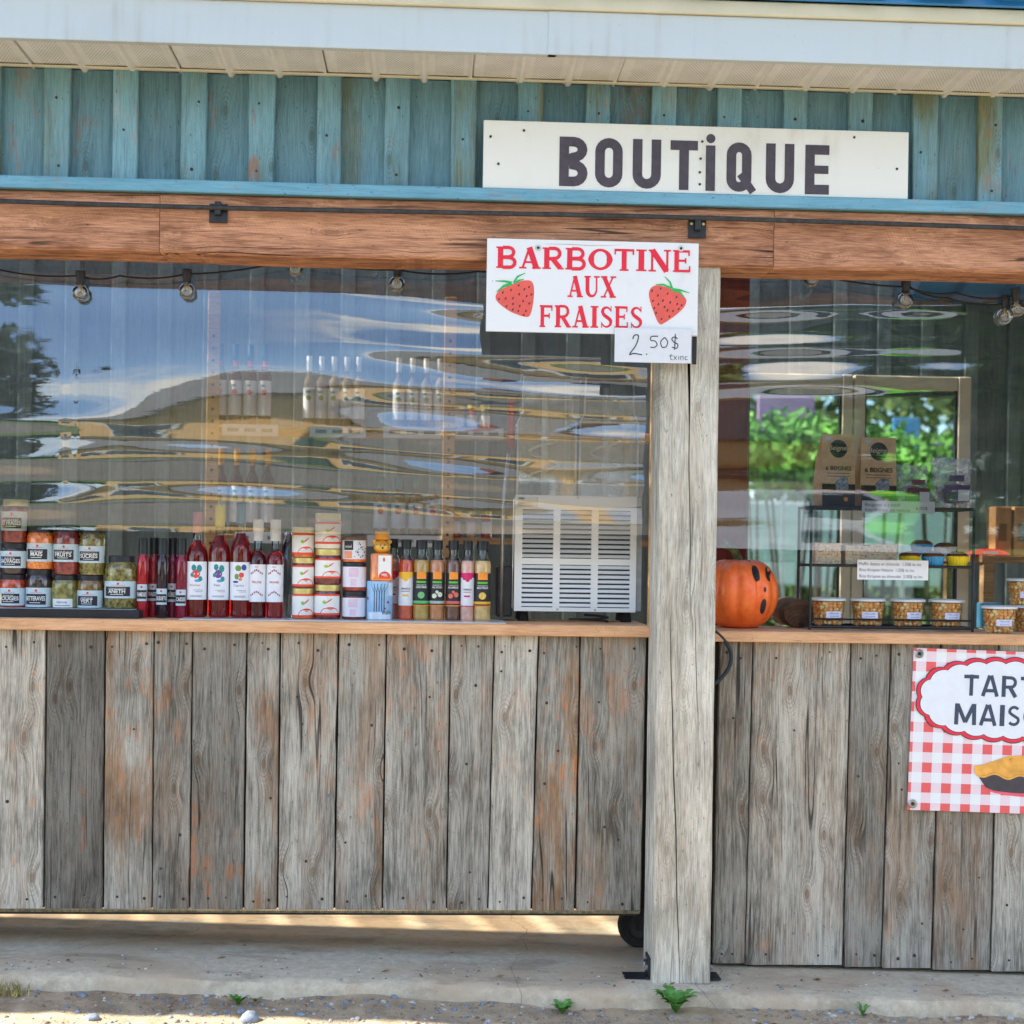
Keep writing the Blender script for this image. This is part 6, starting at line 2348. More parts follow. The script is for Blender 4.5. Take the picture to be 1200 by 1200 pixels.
for (x0, x1, y0, y1, yaw_, lab_, c1) in ((1050, 1097, 537, 587, .1, 'limp clear bag with a purple label beside the kraft bags', (120, 60, 84)), (1094, 1144, 530, 589, -.1, 'clear bag with purple and green label at the right end of the rack top', (84, 62, 110))):
    a, w_, h_ = px_box(x0, x1, y0, y1, YR0 + .02)
    o = thing('treat_bag', lab_, 'bag', (a.x + w_ / 2, YR0 + .02, ZS3), yaw_, 'clear treat bags on the rack')
    b = MB()
    nu, nv = 22, 16
    for j in range(nv + 1):
        t = j / nv
        for i in range(nu):
            an = 2 * math.pi * i / nu
            th_ = .03 * (1 - t * .75)
            cr_ = mnoise.noise(Vector((math.cos(an) * 3 + x0, math.sin(an) * 3, t * 7))) * .007
            ww = w_ / 2 * (1 + .06 * math.sin(t * 9)) * (1 - .10 * t)
            b.v.append((ww * math.copysign(abs(math.cos(an)) ** .6, math.cos(an)) + cr_ + .012 * t * (1 if x0 > 1080 else -1) * 0, .03 + .02 * t + th_ * math.copysign(abs(math.sin(an)) ** .8, math.sin(an)) + cr_, h_ * t + cr_ * .6 * t))
    for j in range(nv):
        for i in range(nu):
            b.f.append((j * nu + i, j * nu + (i + 1) % nu, (j + 1) * nu + (i + 1) % nu, (j + 1) * nu + i))
    b.f.append(tuple(range(nu))[::-1])
    bo = b.build('film', film_mat(), o, smooth=False)
    f = MB().sphere((0, .03, h_ * .3), w_ * .40, 14, 10, (1, .4, .62))
    f.v = [(v[0], v[1], max(.002, v[2])) for v in f.v]
    f.build('bread', plain('pale_bread', (206, 196, 176), .8, var=.12, vscale=40), o, smooth=True)
    lb = MB().box(-w_ * .25, w_ * .33, -.010, -.0094, h_ * .12, h_ * .45).build('label', plain('treat_label_%d' % x0, c1, .5), bo)
    MB().box(w_ * .06, w_ * .32, -.0112, -.0106, h_ * .14, h_ * .36).build('label_panel', M_WHITE, lb)
    MB().box(-w_ * .22, w_ * .02, -.0112, -.0106, h_ * .15, h_ * .28).build('label_stripe', plain('treat_green', (60, 110, 80), .5), lb)
    MB().box(-w_ * .15, w_ * .2, -.010, -.0094, h_ * .52, h_ * .64).build('sticker', plain('treat_label_%d' % x0, c1, .5), bo)


def paper_note(label, x0, x1, y0, y1, lines, Y, rows_h):
    a, w_, h_ = px_box(x0, x1, y0, y1, Y)
    o = thing('price_note', label, 'price note', (a.x, Y, a.z), 0, 'paper price notes on the rack')
    MB().box(0, w_, 0, .0008, 0, h_).build('paper', M_WHITE, o)
    b = MB()
    for (t, xa, xb, zz, _) in lines:
        fit_text(b, t, xa * w_, xb * w_, zz * h_, rows_h * h_, -.0006)
    b.build('lettering', plain('blue_black_ink', (96, 100, 124), .6), o)


paper_note('narrow white paper strip with a price under the kraft bags', 1010, 1095.5, 588, 600.5, [('Beignes au miel', .04, .52, .55, .22), ('framboises ou nature', .04, .66, .12, .22), ('6,00$', .74, .90, .30, .22)], YR0 - .009, .26)
paper_note('white paper note with three handwritten price lines on the middle tier', 1004.5, 1088, 657, 679, [('Muffin dattes et chocolat  1.50$ tx inc', .02, .90, .72, .1), ('Rice Krispies Nature  1.50$ tx inc', .03, .80, .42, .1), ('Rice Krispies au chocolat  2.00$ tx inc', .03, .92, .10, .1)], YR0 - .009, .16)

# puffed rice squares and muffins
M_RICE = plain('puffed_rice', (226, 210, 186), .7, var=.16, vscale=160, bump=.002)
sprk = [plain('sprinkle_%d' % i, c, .5) for i, c in enumerate(((214, 74, 90), (80, 120, 200), (110, 170, 90), (236, 190, 80)))]
for (x0, x1, y0, lab_) in ((955.5, 985.5, 632, 'puffed rice square with sprinkles standing alone on the left of the middle tier'), (991, 1021, 634.5, 'puffed rice square with sprinkles in the middle of the three'), (1020, 1051, 633, 'puffed rice square with sprinkles next to the muffins')):
    a, w_, h_ = px_box(x0, x1, y0, 656, YR0 + .03)
    o = thing('rice_square', lab_, 'cake square', (a.x, YR0 + .03, ZS2), 0, 'puffed rice squares')
    b = MB()
    n = 9
    def rp_(x, y, z):
        q = Vector((x * 150 + x0, y * 150, z * 150))
        d = .0022
        return (x + mnoise.noise(q) * d, y + mnoise.noise(q + Vector((9, 0, 0))) * d, max(0, z + mnoise.noise(q + Vector((0, 9, 0))) * d))
    D = .055
    for (ax) in range(5):
        base = len(b.v)
        for j in range(n + 1):
            for i in range(n + 1):
                u, v = i / n, j / n
                P = [(u * w_, 0, v * h_), (u * w_, v * D, h_), (0, (1 - u) * D, v * h_), (w_, u * D, v * h_), ((1 - u) * w_, D, v * h_)][ax]
                b.v.append(rp_(*P))
        for j in range(n):
            for i in range(n):
                p = base + j * (n + 1) + i
                b.f.append((p, p + 1, p + n + 2, p + n + 1))
    so = b.build('square', M_RICE, o, smooth=True)
    for si, sm_ in enumerate(sprk):
        q = MB()
        for _ in range(9):
            cx_, cz_, an = random.uniform(.06, .94) * w_, random.uniform(.08, .95) * h_, random.uniform(0, 3.14)
            l_ = .0022
            q.tube([(cx_ - l_ * math.cos(an), -.0015, cz_ - l_ * math.sin(an)), (cx_ + l_ * math.cos(an), -.0015, cz_ + l_ * math.sin(an))], .0009, 5)
        q.build('sprinkles', sm_, so)


def muffin(label, x0, x1, ybot, ycup, ytop, Y, z0, cup, crumb):
    a, w_, h_ = px_box(x0, x1, ytop, ybot, Y)
    R = w_ / 2
    hc = (ybot - ycup) / ppm(Y)
    o = thing('muffin', label, 'muffin', (a.x + R, Y, z0), 0, 'muffins on the middle tier')
    b = MB()
    n = 48
    for (r, z) in ((.76, 0), (.98, hc), (.95, hc), (.72, .002)):
        for i in range(n):
            q = r * R * (1 + (.035 if i % 2 else -.035))
            an = 2 * math.pi * i / n
            b.v.append((q * math.cos(an), q * math.sin(an), z))
    for j in range(3):
        for i in range(n):
            b.f.append((j * n + i, j * n + (i + 1) % n, (j + 1) * n + (i + 1) % n, (j + 1) * n + i))
    b.f.append(tuple(range(n))[::-1])
    b.build('paper_cup', cup, o)
    t = MB()
    ht = max(.012, h_ - hc)
    for j in range(8):
        f = j / 7
        rr = R * .96 * math.cos(f * math.pi / 2) ** .7 if f < 1 else .0005
        for i in range(20):
            an = 2 * math.pi * i / 20
            w = 1 + .10 * mnoise.noise(Vector((math.cos(an) * 2 + x0, math.sin(an) * 2, f * 3)))
            t.v.append((rr * w * math.cos(an), rr * w * math.sin(an), hc - .002 + ht * math.sin(f * math.pi / 2) * w))
    for j in range(7):
        for i in range(20):
            t.f.append((j * 20 + i, j * 20 + (i + 1) % 20, (j + 1) * 20 + (i + 1) % 20, (j + 1) * 20 + i))
    t.build('crumb', crumb, o, smooth=True)


M_CHOC = plain('muffin_brown', (118, 78, 58), .85, var=.25, vscale=120, bump=.002)
M_CB = plain('blue_cup', (70, 160, 216), .6, var=.06)
M_CY = plain('yellow_cup', (240, 216, 40), .6, var=.06)
M_CW = plain('white_cup', (224, 222, 214), .6, var=.04)
muffin('muffin in a yellow paper cup next to the puffed rice squares', 1053, 1079, 657.5, 646.5, 641, YR0 + .035, ZS2, M_CY, M_CHOC)
muffin('muffin in a blue paper cup in the lower row of muffins', 1080, 1107, 659, 648, 642, YR0 + .035, ZS2, M_CB, M_CHOC)
muffin('muffin in a yellow paper cup at the right end of the tier', 1109, 1135.5, 660, 648.5, 643, YR0 + .035, ZS2, M_CY, M_CHOC)
zu = ZS2 + (657.5 - 645) / kr
muffin('muffin in a blue paper cup resting on the lower muffins', 1067, 1093, 646, 633, 628, YR0 + .075, zu, M_CB, M_CHOC)
muffin('muffin in a white paper cup resting on the lower muffins', 1094, 1121, 648, 637, 632, YR0 + .075, zu - .002, M_CW, M_CHOC)

# popcorn tubs
M_TUB = glass_mat('tub_plastic', (254, 254, 253), 0.6, 1.5, .02)
M_TLID = plain('tub_lid', (206, 208, 206), .35, var=.04)
corn = [plain('caramel_corn_%d' % i, c, .45, coat=.3, var=.15, vscale=120) for i, c in enumerate(((240, 180, 104), (250, 222, 160), (226, 152, 80)))]
tub0 = None


def make_tub():
    o = thing('popcorn_tub', 'x', 'tub', (0, 0, 0))
    Rb, Rt, H = .0405, .0475, .074
    MB().lathe([(Rb * .97, 0), (Rb, .001), (Rt, H - .006), (Rt + .001, H - .003)], 32, cap=False).build('tub', M_TUB, o, smooth='auto')
    MB().lathe([(Rt + .001, H - .0045), (Rt + .004, H - .004), (Rt + .004, H + .002), (Rt - .002, H + .0045), (Rt - .006, H + .0035)], 32).build('lid', M_TLID, o, smooth='auto')
    rnd = random.Random(3)
    bs = [MB() for _ in corn]
    z = .006
    while z < H - .006:
        R = Rb + (Rt - Rb) * z / H - .007
        n = 19
        for i in range(n):
            an = 2 * math.pi * (i + rnd.random() * .7) / n
            r = rnd.uniform(.0050, .0072)
            m = bs[rnd.choice((0, 0, 0, 1, 1, 2))]
            c0 = Vector((R * math.cos(an), R * math.sin(an), z + rnd.uniform(-.002, .002)))
            k0 = len(m.v)
            m.sphere(c0, r, 8, 5)
            for vi in range(k0, len(m.v)):
                v = Vector(m.v[vi])
                d = v - c0
                m.v[vi] = tuple(c0 + d * (1 + .35 * mnoise.noise(v * 260)))
        z += .0095
    for b, m in zip(bs, corn):
        q = b.build('popcorn', m, o, smooth=True)
        q['kind'] = 'stuff'
    core = MB().lathe([(Rb * .75, .002), (Rt * .78, H - .007)], 16).build('popcorn', corn[0], o)
    core['kind'] = 'stuff'
    lb = MB()
    R_ = (Rb + Rt) / 2 + .0012
    wrap_rect(lb, -.0235, .0235, .021, .040, R_, .0006, 10)
    lb = lb.build('label', plain('tub_label', (206, 210, 232), .6, var=.03), o)
    tx = MB()
    wrap_text(tx, 'Maïs soufflé', 0, .0325, .0042, .036, R_, .0011)
    wrap_text(tx, 'au caramel', 0, .0245, .0042, .032, R_, .0011)
    tx.build('lettering', plain('blue_black_ink', (96, 100, 124), .6), lb)
    return o


tub0 = make_tub()
first = True
for (px_, Y_, z_, lab_, yw) in ((970.5, YR0 + .05, ZS1, 'popcorn tub on the lowest tier nearest the pumpkin', .15), (1017, YR0 + .05, ZS1, 'popcorn tub on the lowest tier, second from the pumpkin', -.12),
                             (1063.5, YR0 + .05, ZS1, 'popcorn tub on the lowest tier, third from the pumpkin', .2), (1109, YR0 + .05, ZS1, 'popcorn tub at the right end of the lowest tier', .12),
                             (1171, .055, CZ_R, 'popcorn tub standing on the counter right of the rack', .0), (1203, .16, CZ_R, 'popcorn tub at the picture edge below another tub', .3), (1200, .155, CZ_R + .0787, 'popcorn tub stacked on another at the picture edge', -.1)):
    t = tub0 if first else copy_tree(tub0)
    first = False
    t.location = (at(px_, 715, Y_).x, Y_, z_)
    t.rotation_euler = (0, 0, yw)
    t['label'] = lab_
    t['group'] = 'caramel popcorn tubs'

# cable loop beside the post
q = []
for a_ in np.linspace(0, 1, 26):
    pxx = 838 + 20 * math.sin(math.pi * a_) ** .8 - 2 * a_
    pyy = 740 + 62 * a_
    q.append(tuple(at(pxx, pyy, -.028)))
tag(MB().tube(q, .0055, 8).build('cable_loop', plain('dark_hose', (34, 46, 52), .5), None, smooth=True), 'dark hose looping out beside the post below the pumpkin', 'hose')


# ------------------------------------------------------------------ inside the stand: shelves of bottles, glass doors
YSH = 1.5
ksh = ppm(YSH)
sa, sb_ = at(252, 640, YSH), at(770, 640, YSH)
zA = at(400, 503, YSH).z          # upper shelf
zB = at(400, 628, YSH).z          # lower shelf
shelf = thing('bottle_shelf', 'tan wooden shelf unit against the back wall holding wine bottles', 'shelf', (sa.x, YSH, 0.05))
SW = sb_.x - sa.x
for zz in (zA, zB, .65):
    o = MB().cbox(0, SW, -.06, .16, zz - .05 - .022, zz - .05, .002).build('shelf_board', W_SHELF, shelf)
    wattr(o, 1.0, .3, .2)
for xx in (-.005, at(526, 500, YSH).x - sa.x, SW - .02):
    b = MB().cbox(xx - .022, xx + .022, -.082, -.0605, -.0, at(258, 346, YSH).z - .05, .002)
    o = b.build('upright', W_SHELF, shelf)
    wattr(o, 1.15, .2, .2)
    hl = MB()
    for i in range(26):
        hl.slab(disc_pts(xx, .8 + i * .045, .006, 8), -.0832, .0006)
    hl.build('peg_holes', M_DARKINK, o)
for (x0, x1, yy) in ((260, 326, 504), (363, 429, 506), (449, 517, 507), (531, 590, 508), (275, 330, 630), (430, 520, 634)):
    a, w_, h_ = px_box(x0, x1, yy - 6, yy + 6, YSH - .07)
    b = MB().box(0, w_, 0, .001, 0, h_).build('price_strip', M_WHITE, shelf, (a.x - sa.x, -.0745 if yy < 600 else -.0725, a.z - .05))
    m_ = MB()
    for i in range(3):
        m_.ribbon([(w_ * (.1 + .3 * i), h_ * .5), (w_ * (.3 + .3 * i), h_ * .5)], h_ * .3, -.0005)
    m_.build('strip_print', plain('grey_print', (140, 142, 150), .6), b)

WN = [(.9, 0), (1, .015), (1, .60), (.92, .65), (.6, .70), (.40, .75), (.38, 1.0)]
L_BGD = liquid_mat('dark_wine', (70, 40, 34), trans=.3)
L_BGW = liquid_mat('pale_wine', (190, 170, 140), trans=.6)
M_CAPS = {'teal': plain('teal_capsule', (52, 96, 116), .5), 'white': plain('white_capsule2', (222, 220, 212), .5), 'orange': plain('amber_capsule', (224, 164, 70), .45), 'clear': plain('green_capsule', (120, 160, 150), .5)}
ROWS = [
    ('teal', [258, 275.5, 293, 310], zA, 96, .018, L_BGD, 'teal capped bottle with red collar on the upper shelf', M_REDF, ('at the left end', 'second of four', 'third of four', 'last of four')),
    ('white', [362, 376.5, 391, 406, 420], zA, 84, .018, L_BGW, 'white capped bottle on the upper shelf, middle row of five', M_GRNP, ('first', 'second', 'third', 'fourth', 'fifth')),
    ('white', [467, 483, 499, 515], zA, 84, .018, L_BGW, 'white capped bottle on the upper shelf next to the upright', M_GRNP, ('first of four', 'second of four', 'third of four', 'nearest the upright')),
    ('orange', [260, 278.5, 297, 315], zB, 100, .018, L_BGD, 'amber capped bottle on the lower shelf', M_GRNP, ('at the left end', 'second of four', 'third of four', 'last of four')),
    ('clear', [448, 468.5, 489, 509], zB, 70, .019, L_BGW, 'short strawberry label bottle on the lower shelf', M_REDF, ('first of four', 'second of four', 'third of four', 'nearest the upright')),
]
for (cap, pxs, zz, hp, _, lq, lab_, fruit, which) in ROWS:
    proto = None
    for px_, wh in zip(pxs, which):
        x_ = at(px_, 480, YSH).x
        if proto is None:
            H = hp / ksh
            R = (7.6 if hp > 90 else 7.0) / ksh if cap != 'clear' else 8.6 / ksh
            proto = thing('shelf_bottle', '', 'bottle', (x_, YSH, zz + .0005))
            MB().lathe([(r * R, z * H) for r, z in WN], 18).build('bottle_body', lq, proto, smooth='auto')
            MB().lathe([(.45 * R, .80 * H), (.45 * R, 1.003 * H)], 14).build('capsule', M_CAPS[cap], proto, smooth='auto')
            if cap == 'teal':
                MB().lathe([(.50 * R, .735 * H), (.50 * R, .80 * H)], 14).build('collar', M_REDF, proto, smooth='auto')
            lb = MB()
            wrap_rect(lb, -R * 1.3, R * 1.3, .14 * H, .56 * H, R, .0006, 10)
            lb = lb.build('label', M_WLAB, proto)
            f_ = MB()
            wrap_poly(f_, disc_pts(0, .42 * H, R * .42, 10), R, .0012)
            f_.build('fruit_print', fruit, lb)
            lf_ = MB()
            wrap_poly(lf_, disc_pts(-R * .15, .50 * H, R * .38, 8, R * .2), R, .0013)
            lf_.build('leaf_print', M_TEALP, lb)
            t = proto
        else:
            t = copy_tree(proto)
            t.location = (x_, YSH, zz + .0005)
        t['label'] = lab_ + ', ' + wh
        t['group'] = 'bottles on the back shelves'
for i, (px_, zz, rgb, lb_) in enumerate(((538, zA, (186, 150, 90), 'small amber jar on the upper shelf beside the upright'), (553, zA, (150, 60, 50), 'small red jar on the upper shelf between two others'), (568, zA, (120, 120, 70), 'small olive jar on the upper shelf left of the tanks'),
                                        (536, zB, (200, 70, 60), 'small red jar on the lower shelf beside the upright'), (554, zB, (214, 170, 150), 'small pink jar on the lower shelf between two others'), (572, zB, (190, 60, 60), 'small red jar on the lower shelf left of the drink machine'))):
    x_ = at(px_, 480, YSH).x
    o = thing('shelf_jar', lb_, 'jar', (x_, YSH, zz + .0005), 0, 'small jars on the back shelves')
    MB().lathe([(.018, 0), (.021, .003), (.021, .075), (.017, .082), (.017, .088)], 16).build('jar_body', content('shelf%d' % i, rgb), o, smooth='auto')
    MB().lathe([(.0185, .086), (.0185, .10)], 16).build('lid', M_LIDG, o, smooth='auto')
    lb = MB()
    wrap_rect(lb, -.024, .024, .018, .06, .021, .0005, 8)
    lb.build('label', M_WLAB, o)

# glass double doors behind the rack
YD = 1.15
da, db = at(861, 436, YD), at(1139, 436, YD)
door = thing('glass_doors', 'cream framed double glass doors behind the wire rack', 'door', (da.x, YD, 0.03))
DW, DH = db.x - da.x, da.z - .03
M_DOORF = plain('cream_door_frame', (214, 206, 182), .45, var=.05, vscale=14)
kd = ppm(YD)


def dx(px):
    return at(px, 560, YD).x - da.x


for (x0, x1) in ((dx(861), dx(876)), (dx(986), dx(998)), (dx(1000), dx(1013)), (dx(1122), dx(1137))):
    MB().cbox(x0, x1, 0, .04, 0, DH, .003).build('stile', M_DOORF, door)
for (x0, x1) in ((dx(876), dx(986)), (dx(1013), dx(1122))):
    MB().cbox(x0 + .0005, x1 - .0005, .001, .039, DH - .05, DH - .001, .003).build('rail', M_DOORF, door)
    MB().cbox(x0 + .0005, x1 - .0005, .001, .039, 0.001, .12, .003).build('rail', M_DOORF, door)
    fr_ = MB().box(x0, x0 + .007, .012, .030, .12, DH - .05).box(x1 - .007, x1, .012, .030, .12, DH - .05)
    fr_.build('gasket', M_BLACK, door)
    MB().box(x0 + .007, x1 - .007, .019, .022, .121, DH - .051).build('pane', G_PANE, door)
# what shows through the doors: the sunlit yard behind the stand
def panel_thing(name, label, cat, x0, x1, y0, y1, Y, rgb, legs=True):
    a, w_, h_ = px_box(x0, x1, y0, y1, Y)
    o = thing(name, label, cat, (a.x, Y, -.05))
    MB().cbox(0, w_, 0, .04, a.z + .05, a.z + .05 + h_, .005).build('panel', plain(name + '_%d' % x0, rgb, .6, var=.08, vscale=4), o)
    for xx in (w_ * .5,):
        MB().tube([(xx, .06, 0), (xx, .06, a.z + .05 + h_)], .018, 8).build('leg', M_STEEL, o)
    return o


panel_thing('yard_board', 'mauve board standing in the yard, seen through the left glass door', 'board', 888, 955, 454, 520, 7.7, (196, 150, 190))
panel_thing('yard_board', 'purple board in the yard, seen through the right glass door', 'board', 1086, 1150, 520, 590, 7.6, (120, 70, 140))
panel_thing('yard_board', 'sky blue board in the yard, seen between the kraft bags and clear bags', 'board', 1046, 1078, 490, 556, 7.9, (96, 160, 210))
tbw = thing('trestle_table', 'long white trestle table with a pale skirt in the yard behind the doors', 'table', (at(860, 640, 9.4).x, 9.4, -.05))
zt_ = at(930, 588, 9.4).z + .05
MB().cbox(0, 2.6, 0, .7, zt_ - .04, zt_, .005).build('table_top', plain('white_trestle', (226, 226, 222), .5), tbw)
MB().box(.02, 2.58, .0, .012, zt_ - .75, zt_ - .041).build('table_skirt', plain('pale_green_cloth', (186, 204, 194), .7, var=.06, vscale=5), tbw)
for xx in (.1, 2.4):
    for yy in (.08, .6):
        MB().tube([(xx, yy, 0), (xx, yy, zt_ - .04)], .02, 8).build('leg', M_STEEL, tbw)
for i, (px_, py_, Y_, R_, nm, col_) in enumerate(((890, 536, 6.6, .42, 'at the left edge of the glass doors', (120, 172, 70)), (925, 532, 6.9, .45, 'in the middle of the left glass door', (104, 160, 60)), (962, 538, 6.6, .40, 'beside the meeting stiles of the doors', (128, 180, 76)),
                                                (1035, 545, 6.8, .42, 'behind the second kraft bag', (96, 150, 58)), (1098, 556, 6.5, .40, 'behind the clear bags', (110, 164, 62)))):
    c = at(px_, py_, Y_)
    o = thing('shrub', 'bright green leafy shrub in the yard, ' + nm, 'shrub', (c.x, Y_, -.05), 0, 'shrubs in the yard behind')
    rd = random.Random(i + 40)
    b = MB()
    for _ in range(700):
        d = Vector((rd.gauss(0, 1), rd.gauss(0, 1), rd.gauss(0, 1))).normalized()
        p = Vector((0, 0, c.z + .05)) + Vector((d.x * R_, d.y * R_ * .8, d.z * R_ * .75)) * rd.random() ** .35
        u = Vector((rd.gauss(0, 1), rd.gauss(0, 1), rd.gauss(0, 1))).normalized() * .05
        v = u.cross(d).normalized() * .026 if u.cross(d).length > 1e-4 else Vector((0, 0, .026))
        b.add([p - u, p + v, p + u, p - v], [(0, 1, 2, 3)])
    b.build('foliage', plain('shrub_green_%d' % i, col_, .7, var=.3, vscale=6), o)
    t = MB()
    for _ in range(5):
        a_ = rd.uniform(0, 6.28)
        t.tube([(0, 0, 0), (math.cos(a_) * .1, math.sin(a_) * .1, c.z * .5 + .02), (math.cos(a_) * R_ * .5, math.sin(a_) * R_ * .5, c.z + .05)], [.02, .014, .005], 5)
    t.build('stems', plain('bark', (84, 70, 56), .9, var=.3, vscale=8), o)

hd_ = thing('hedge', 'tall olive green hedge closing the yard behind the stand', 'hedge', (3.2, 12.5, -.05))
b = MB()
rd = random.Random(77)
for _ in range(9000):
    x_, z_ = rd.uniform(-4.5, 4.5), 3.4 * rd.random() ** .9
    y_ = rd.gauss(0, .25) + .35 * mnoise.noise(Vector((x_ * 1.2, z_ * 1.2, 0)))
    u = Vector((rd.gauss(0, 1), rd.gauss(0, .5), rd.gauss(0, 1))).normalized() * rd.uniform(.07, .13)
    v = Vector((rd.gauss(0, 1), rd.gauss(0, .5), rd.gauss(0, 1))).normalized() * .07
    p = Vector((x_, y_, z_))
    b.add([p - u, p + v, p + u, p - v], [(0, 1, 2, 3)])
b.build('foliage', plain('hedge_olive', (118, 132, 74), .75, var=.35, vscale=3), hd_)
t = MB()
for i in range(14):
    x_ = -4.2 + i * .64
    t.tube([(x_, .1, 0), (x_ + rd.uniform(-.1, .1), .15, 1.6), (x_, .1, 2.9)], [.05, .03, .01], 6)
t.build('trunks', plain('bark', (84, 70, 56), .9, var=.3, vscale=8), hd_)

# side table right of the doors with odds and ends
YT = .95
ta_, tb2 = at(1128, 650, YT), at(1330, 650, YT)
tz = at(1165, 651, YT).z
tbl = thing('side_table', 'plain wooden table in the shade right of the glass doors', 'table', (ta_.x + .05, YT, .03))
TW = tb2.x - ta_.x - .05
o = MB().cbox(0, TW, -.05, .4, tz - .03 - .025, tz - .03, .002).build('table_top', W_SHELF, tbl)
wattr(o, .8, .4, .1)
for (x_, y_) in ((.03, -.02), (TW - .03, -.02), (.03, .36), (TW - .03, .36)):
    o = MB().cbox(x_ - .02, x_ + .02, y_ - .02, y_ + .02, 0, tz - .03 - .025, .002).build('leg', W_SHELF, tbl)
    wattr(o, .7, .4, .1)
o = MB().cbox(0.03, TW - .03, -.01, .35, .28, .30, .002).build('lower_shelf', W_SHELF, tbl)
wattr(o, .7, .4, .1)


def carton(label, x0, x1, y0, y1, Y, z, rgb, tape, D=.09):
    a, w_, h_ = px_box(x0, x1, y0, y1, Y)
    o = thing('carton', label, 'box', (a.x, Y, z), 0, 'cartons on the side table')
    MB().cbox(0, w_, 0, D, 0, h_, .002).build('box', plain('carton_%d' % x0, rgb, .7), o)
    MB().box(w_ * .2, w_ * .7, -.001, -.0002, h_ * .3, h_ * .65).build('label', plain('carton_tape_%d' % x0, tape, .6), o)


carton('kraft carton standing on the side table beside the rack', 1166, 1186, 583, 640, YT + .05, tz + .0005, (176, 130, 84), (120, 90, 60))
carton('kraft carton with a dark print at the picture edge', 1188, 1215, 583, 640, YT + .05, tz + .0005, (186, 142, 96), (52, 54, 70))
pk = thing('sweet_packet', 'flat red packet lying on the side table', 'packet', (at(1160, 640, YT).x, YT + .02, tz + .0005))
b = MB()
for j in range(5):
    for i in range(9):
        u, v = i / 8, j / 4
        b.v.append(((u - .5) * .15, (v - .5) * .09, .002 + .022 * math.sin(math.pi * u) ** .5 * math.sin(math.pi * v) ** .5))
for j in range(4):
    for i in range(8):
        b.f.append((j * 9 + i, j * 9 + i + 1, (j + 1) * 9 + i + 1, (j + 1) * 9 + i))
b.build('wrapper', plain('red_wrapper', (214, 52, 62), .3, var=.15), pk, smooth=True)
MB().box(-.03, .02, -.0465, -.0455, .006, .014).build('wrapper_print', M_WHITE, pk)
YU = .3
a, w_, h_ = px_box(1153, 1175, 688, 706, YU)
o = thing('blue_box', 'small blue box in the dark behind the popcorn tubs', 'box', (a.x, YU, CZ_R), .1)
MB().cbox(0, w_, 0, .05, 0, h_ + .03, .002).build('carton', plain('blue_carton', (70, 140, 180), .5), o)
MB().box(.004, w_ - .004, -.0012, -.0002, .02, .035).build('label', M_WHITE, o)

# ------------------------------------------------------------------ stones, weeds at the slab edge
edge_y = -0.255


def stone_mesh(r, seed, seg=9, rings=6):
    b = MB().sphere((0, 0, 0), 1.0, seg, rings)
    sc_ = (random.uniform(.8, 1.3), random.uniform(.7, 1.0), random.uniform(.45, .7))
    vs = []
    for v in b.v:
        v = Vector(v)
        k0 = 1 + .35 * mnoise.noise(v * 1.1 + Vector((seed, 0, 0)))
        vs.append((v.x * r * sc_[0] * k0, v.y * r * sc_[1] * k0, v.z * r * sc_[2] * k0))
    b.v = vs
    return b


M_ST = [plain('stone_blue_grey', (134, 142, 150), .85, var=.2, vscale=90), plain('stone_pale', (192, 190, 184), .85, var=.15, vscale=90), plain('stone_brown', (142, 126, 110), .85, var=.25, vscale=90)]


def ground_pt(px, py):
    d = F0 + CR * ((px - 600) / FPX) - CU * ((py - HY) / FPX)
    z = 0.02
    for _ in range(6):
        t = (z - CAM.z) / d.z
        p = CAM + d * t
        z = ground_h(p.x, p.y)
    return Vector((p.x, p.y, z))


for (px_, py_, r_, m_, lb_) in ((288, 1169, 5, 1, 'small pale stone on the dirt below the dark second board'), (108, 1194, 8.5, 0, 'flat blue grey stone at the bottom left of the picture'), (283, 1186, 6.5, 0, 'rounded blue grey stone beside the green weed'),
                            (352, 1190, 6.5, 0, 'blue grey stone in the dirt below the pale seventh board'), (292, 1196, 14, 0, 'long dark stone at the bottom edge of the picture'), (462, 1170, 5.5, 0, 'small grey stone just below the slab edge'), (96, 1168, 7, 0, 'grey stone beside the dry grass tuft'),
                            (1184, 1194, 6, 1, 'pale angular stone at the bottom right corner'), (984, 1186, 5, 0, 'small blue grey stone below the right counter')):
    p = ground_pt(px_, py_)
    r = r_ / ppm(p.y)
    o = stone_mesh(r, px_).build('stone', M_ST[m_], None, (p.x, p.y, p.z + r * .15), smooth=True)
    tag(o, lb_, 'stone', 'stones on the dirt')
rs = random.Random(11)
gb = [MB() for _ in M_ST]
protos = [stone_mesh(1.0, i * 3.3, 7, 4) for i in range(8)]
for _ in range(2400):
    x_ = rs.uniform(-1.7, 2.1)
    t = rs.random() ** 1.5
    y_ = -0.262 - t * .5
    if mnoise.noise(Vector((x_ * 2.5, y_ * 4, 3))) < -.15 and rs.random() < .8:
        continue
    r = rs.choice((.0015, .002, .0025, .003, .004, .0055, .0075)) * rs.uniform(.8, 1.3)
    pr = protos[rs.randrange(8)]
    a_ = rs.uniform(0, 6.28)
    z_ = ground_h(x_, y_) + r * .1
    ca, sa2 = math.cos(a_), math.sin(a_)
    gb[rs.choice((0, 0, 1, 2, 2))].add([(x_ + r * (v[0] * ca - v[1] * sa2), y_ + r * (v[0] * sa2 + v[1] * ca), z_ + r * v[2]) for v in pr.v], pr.f)
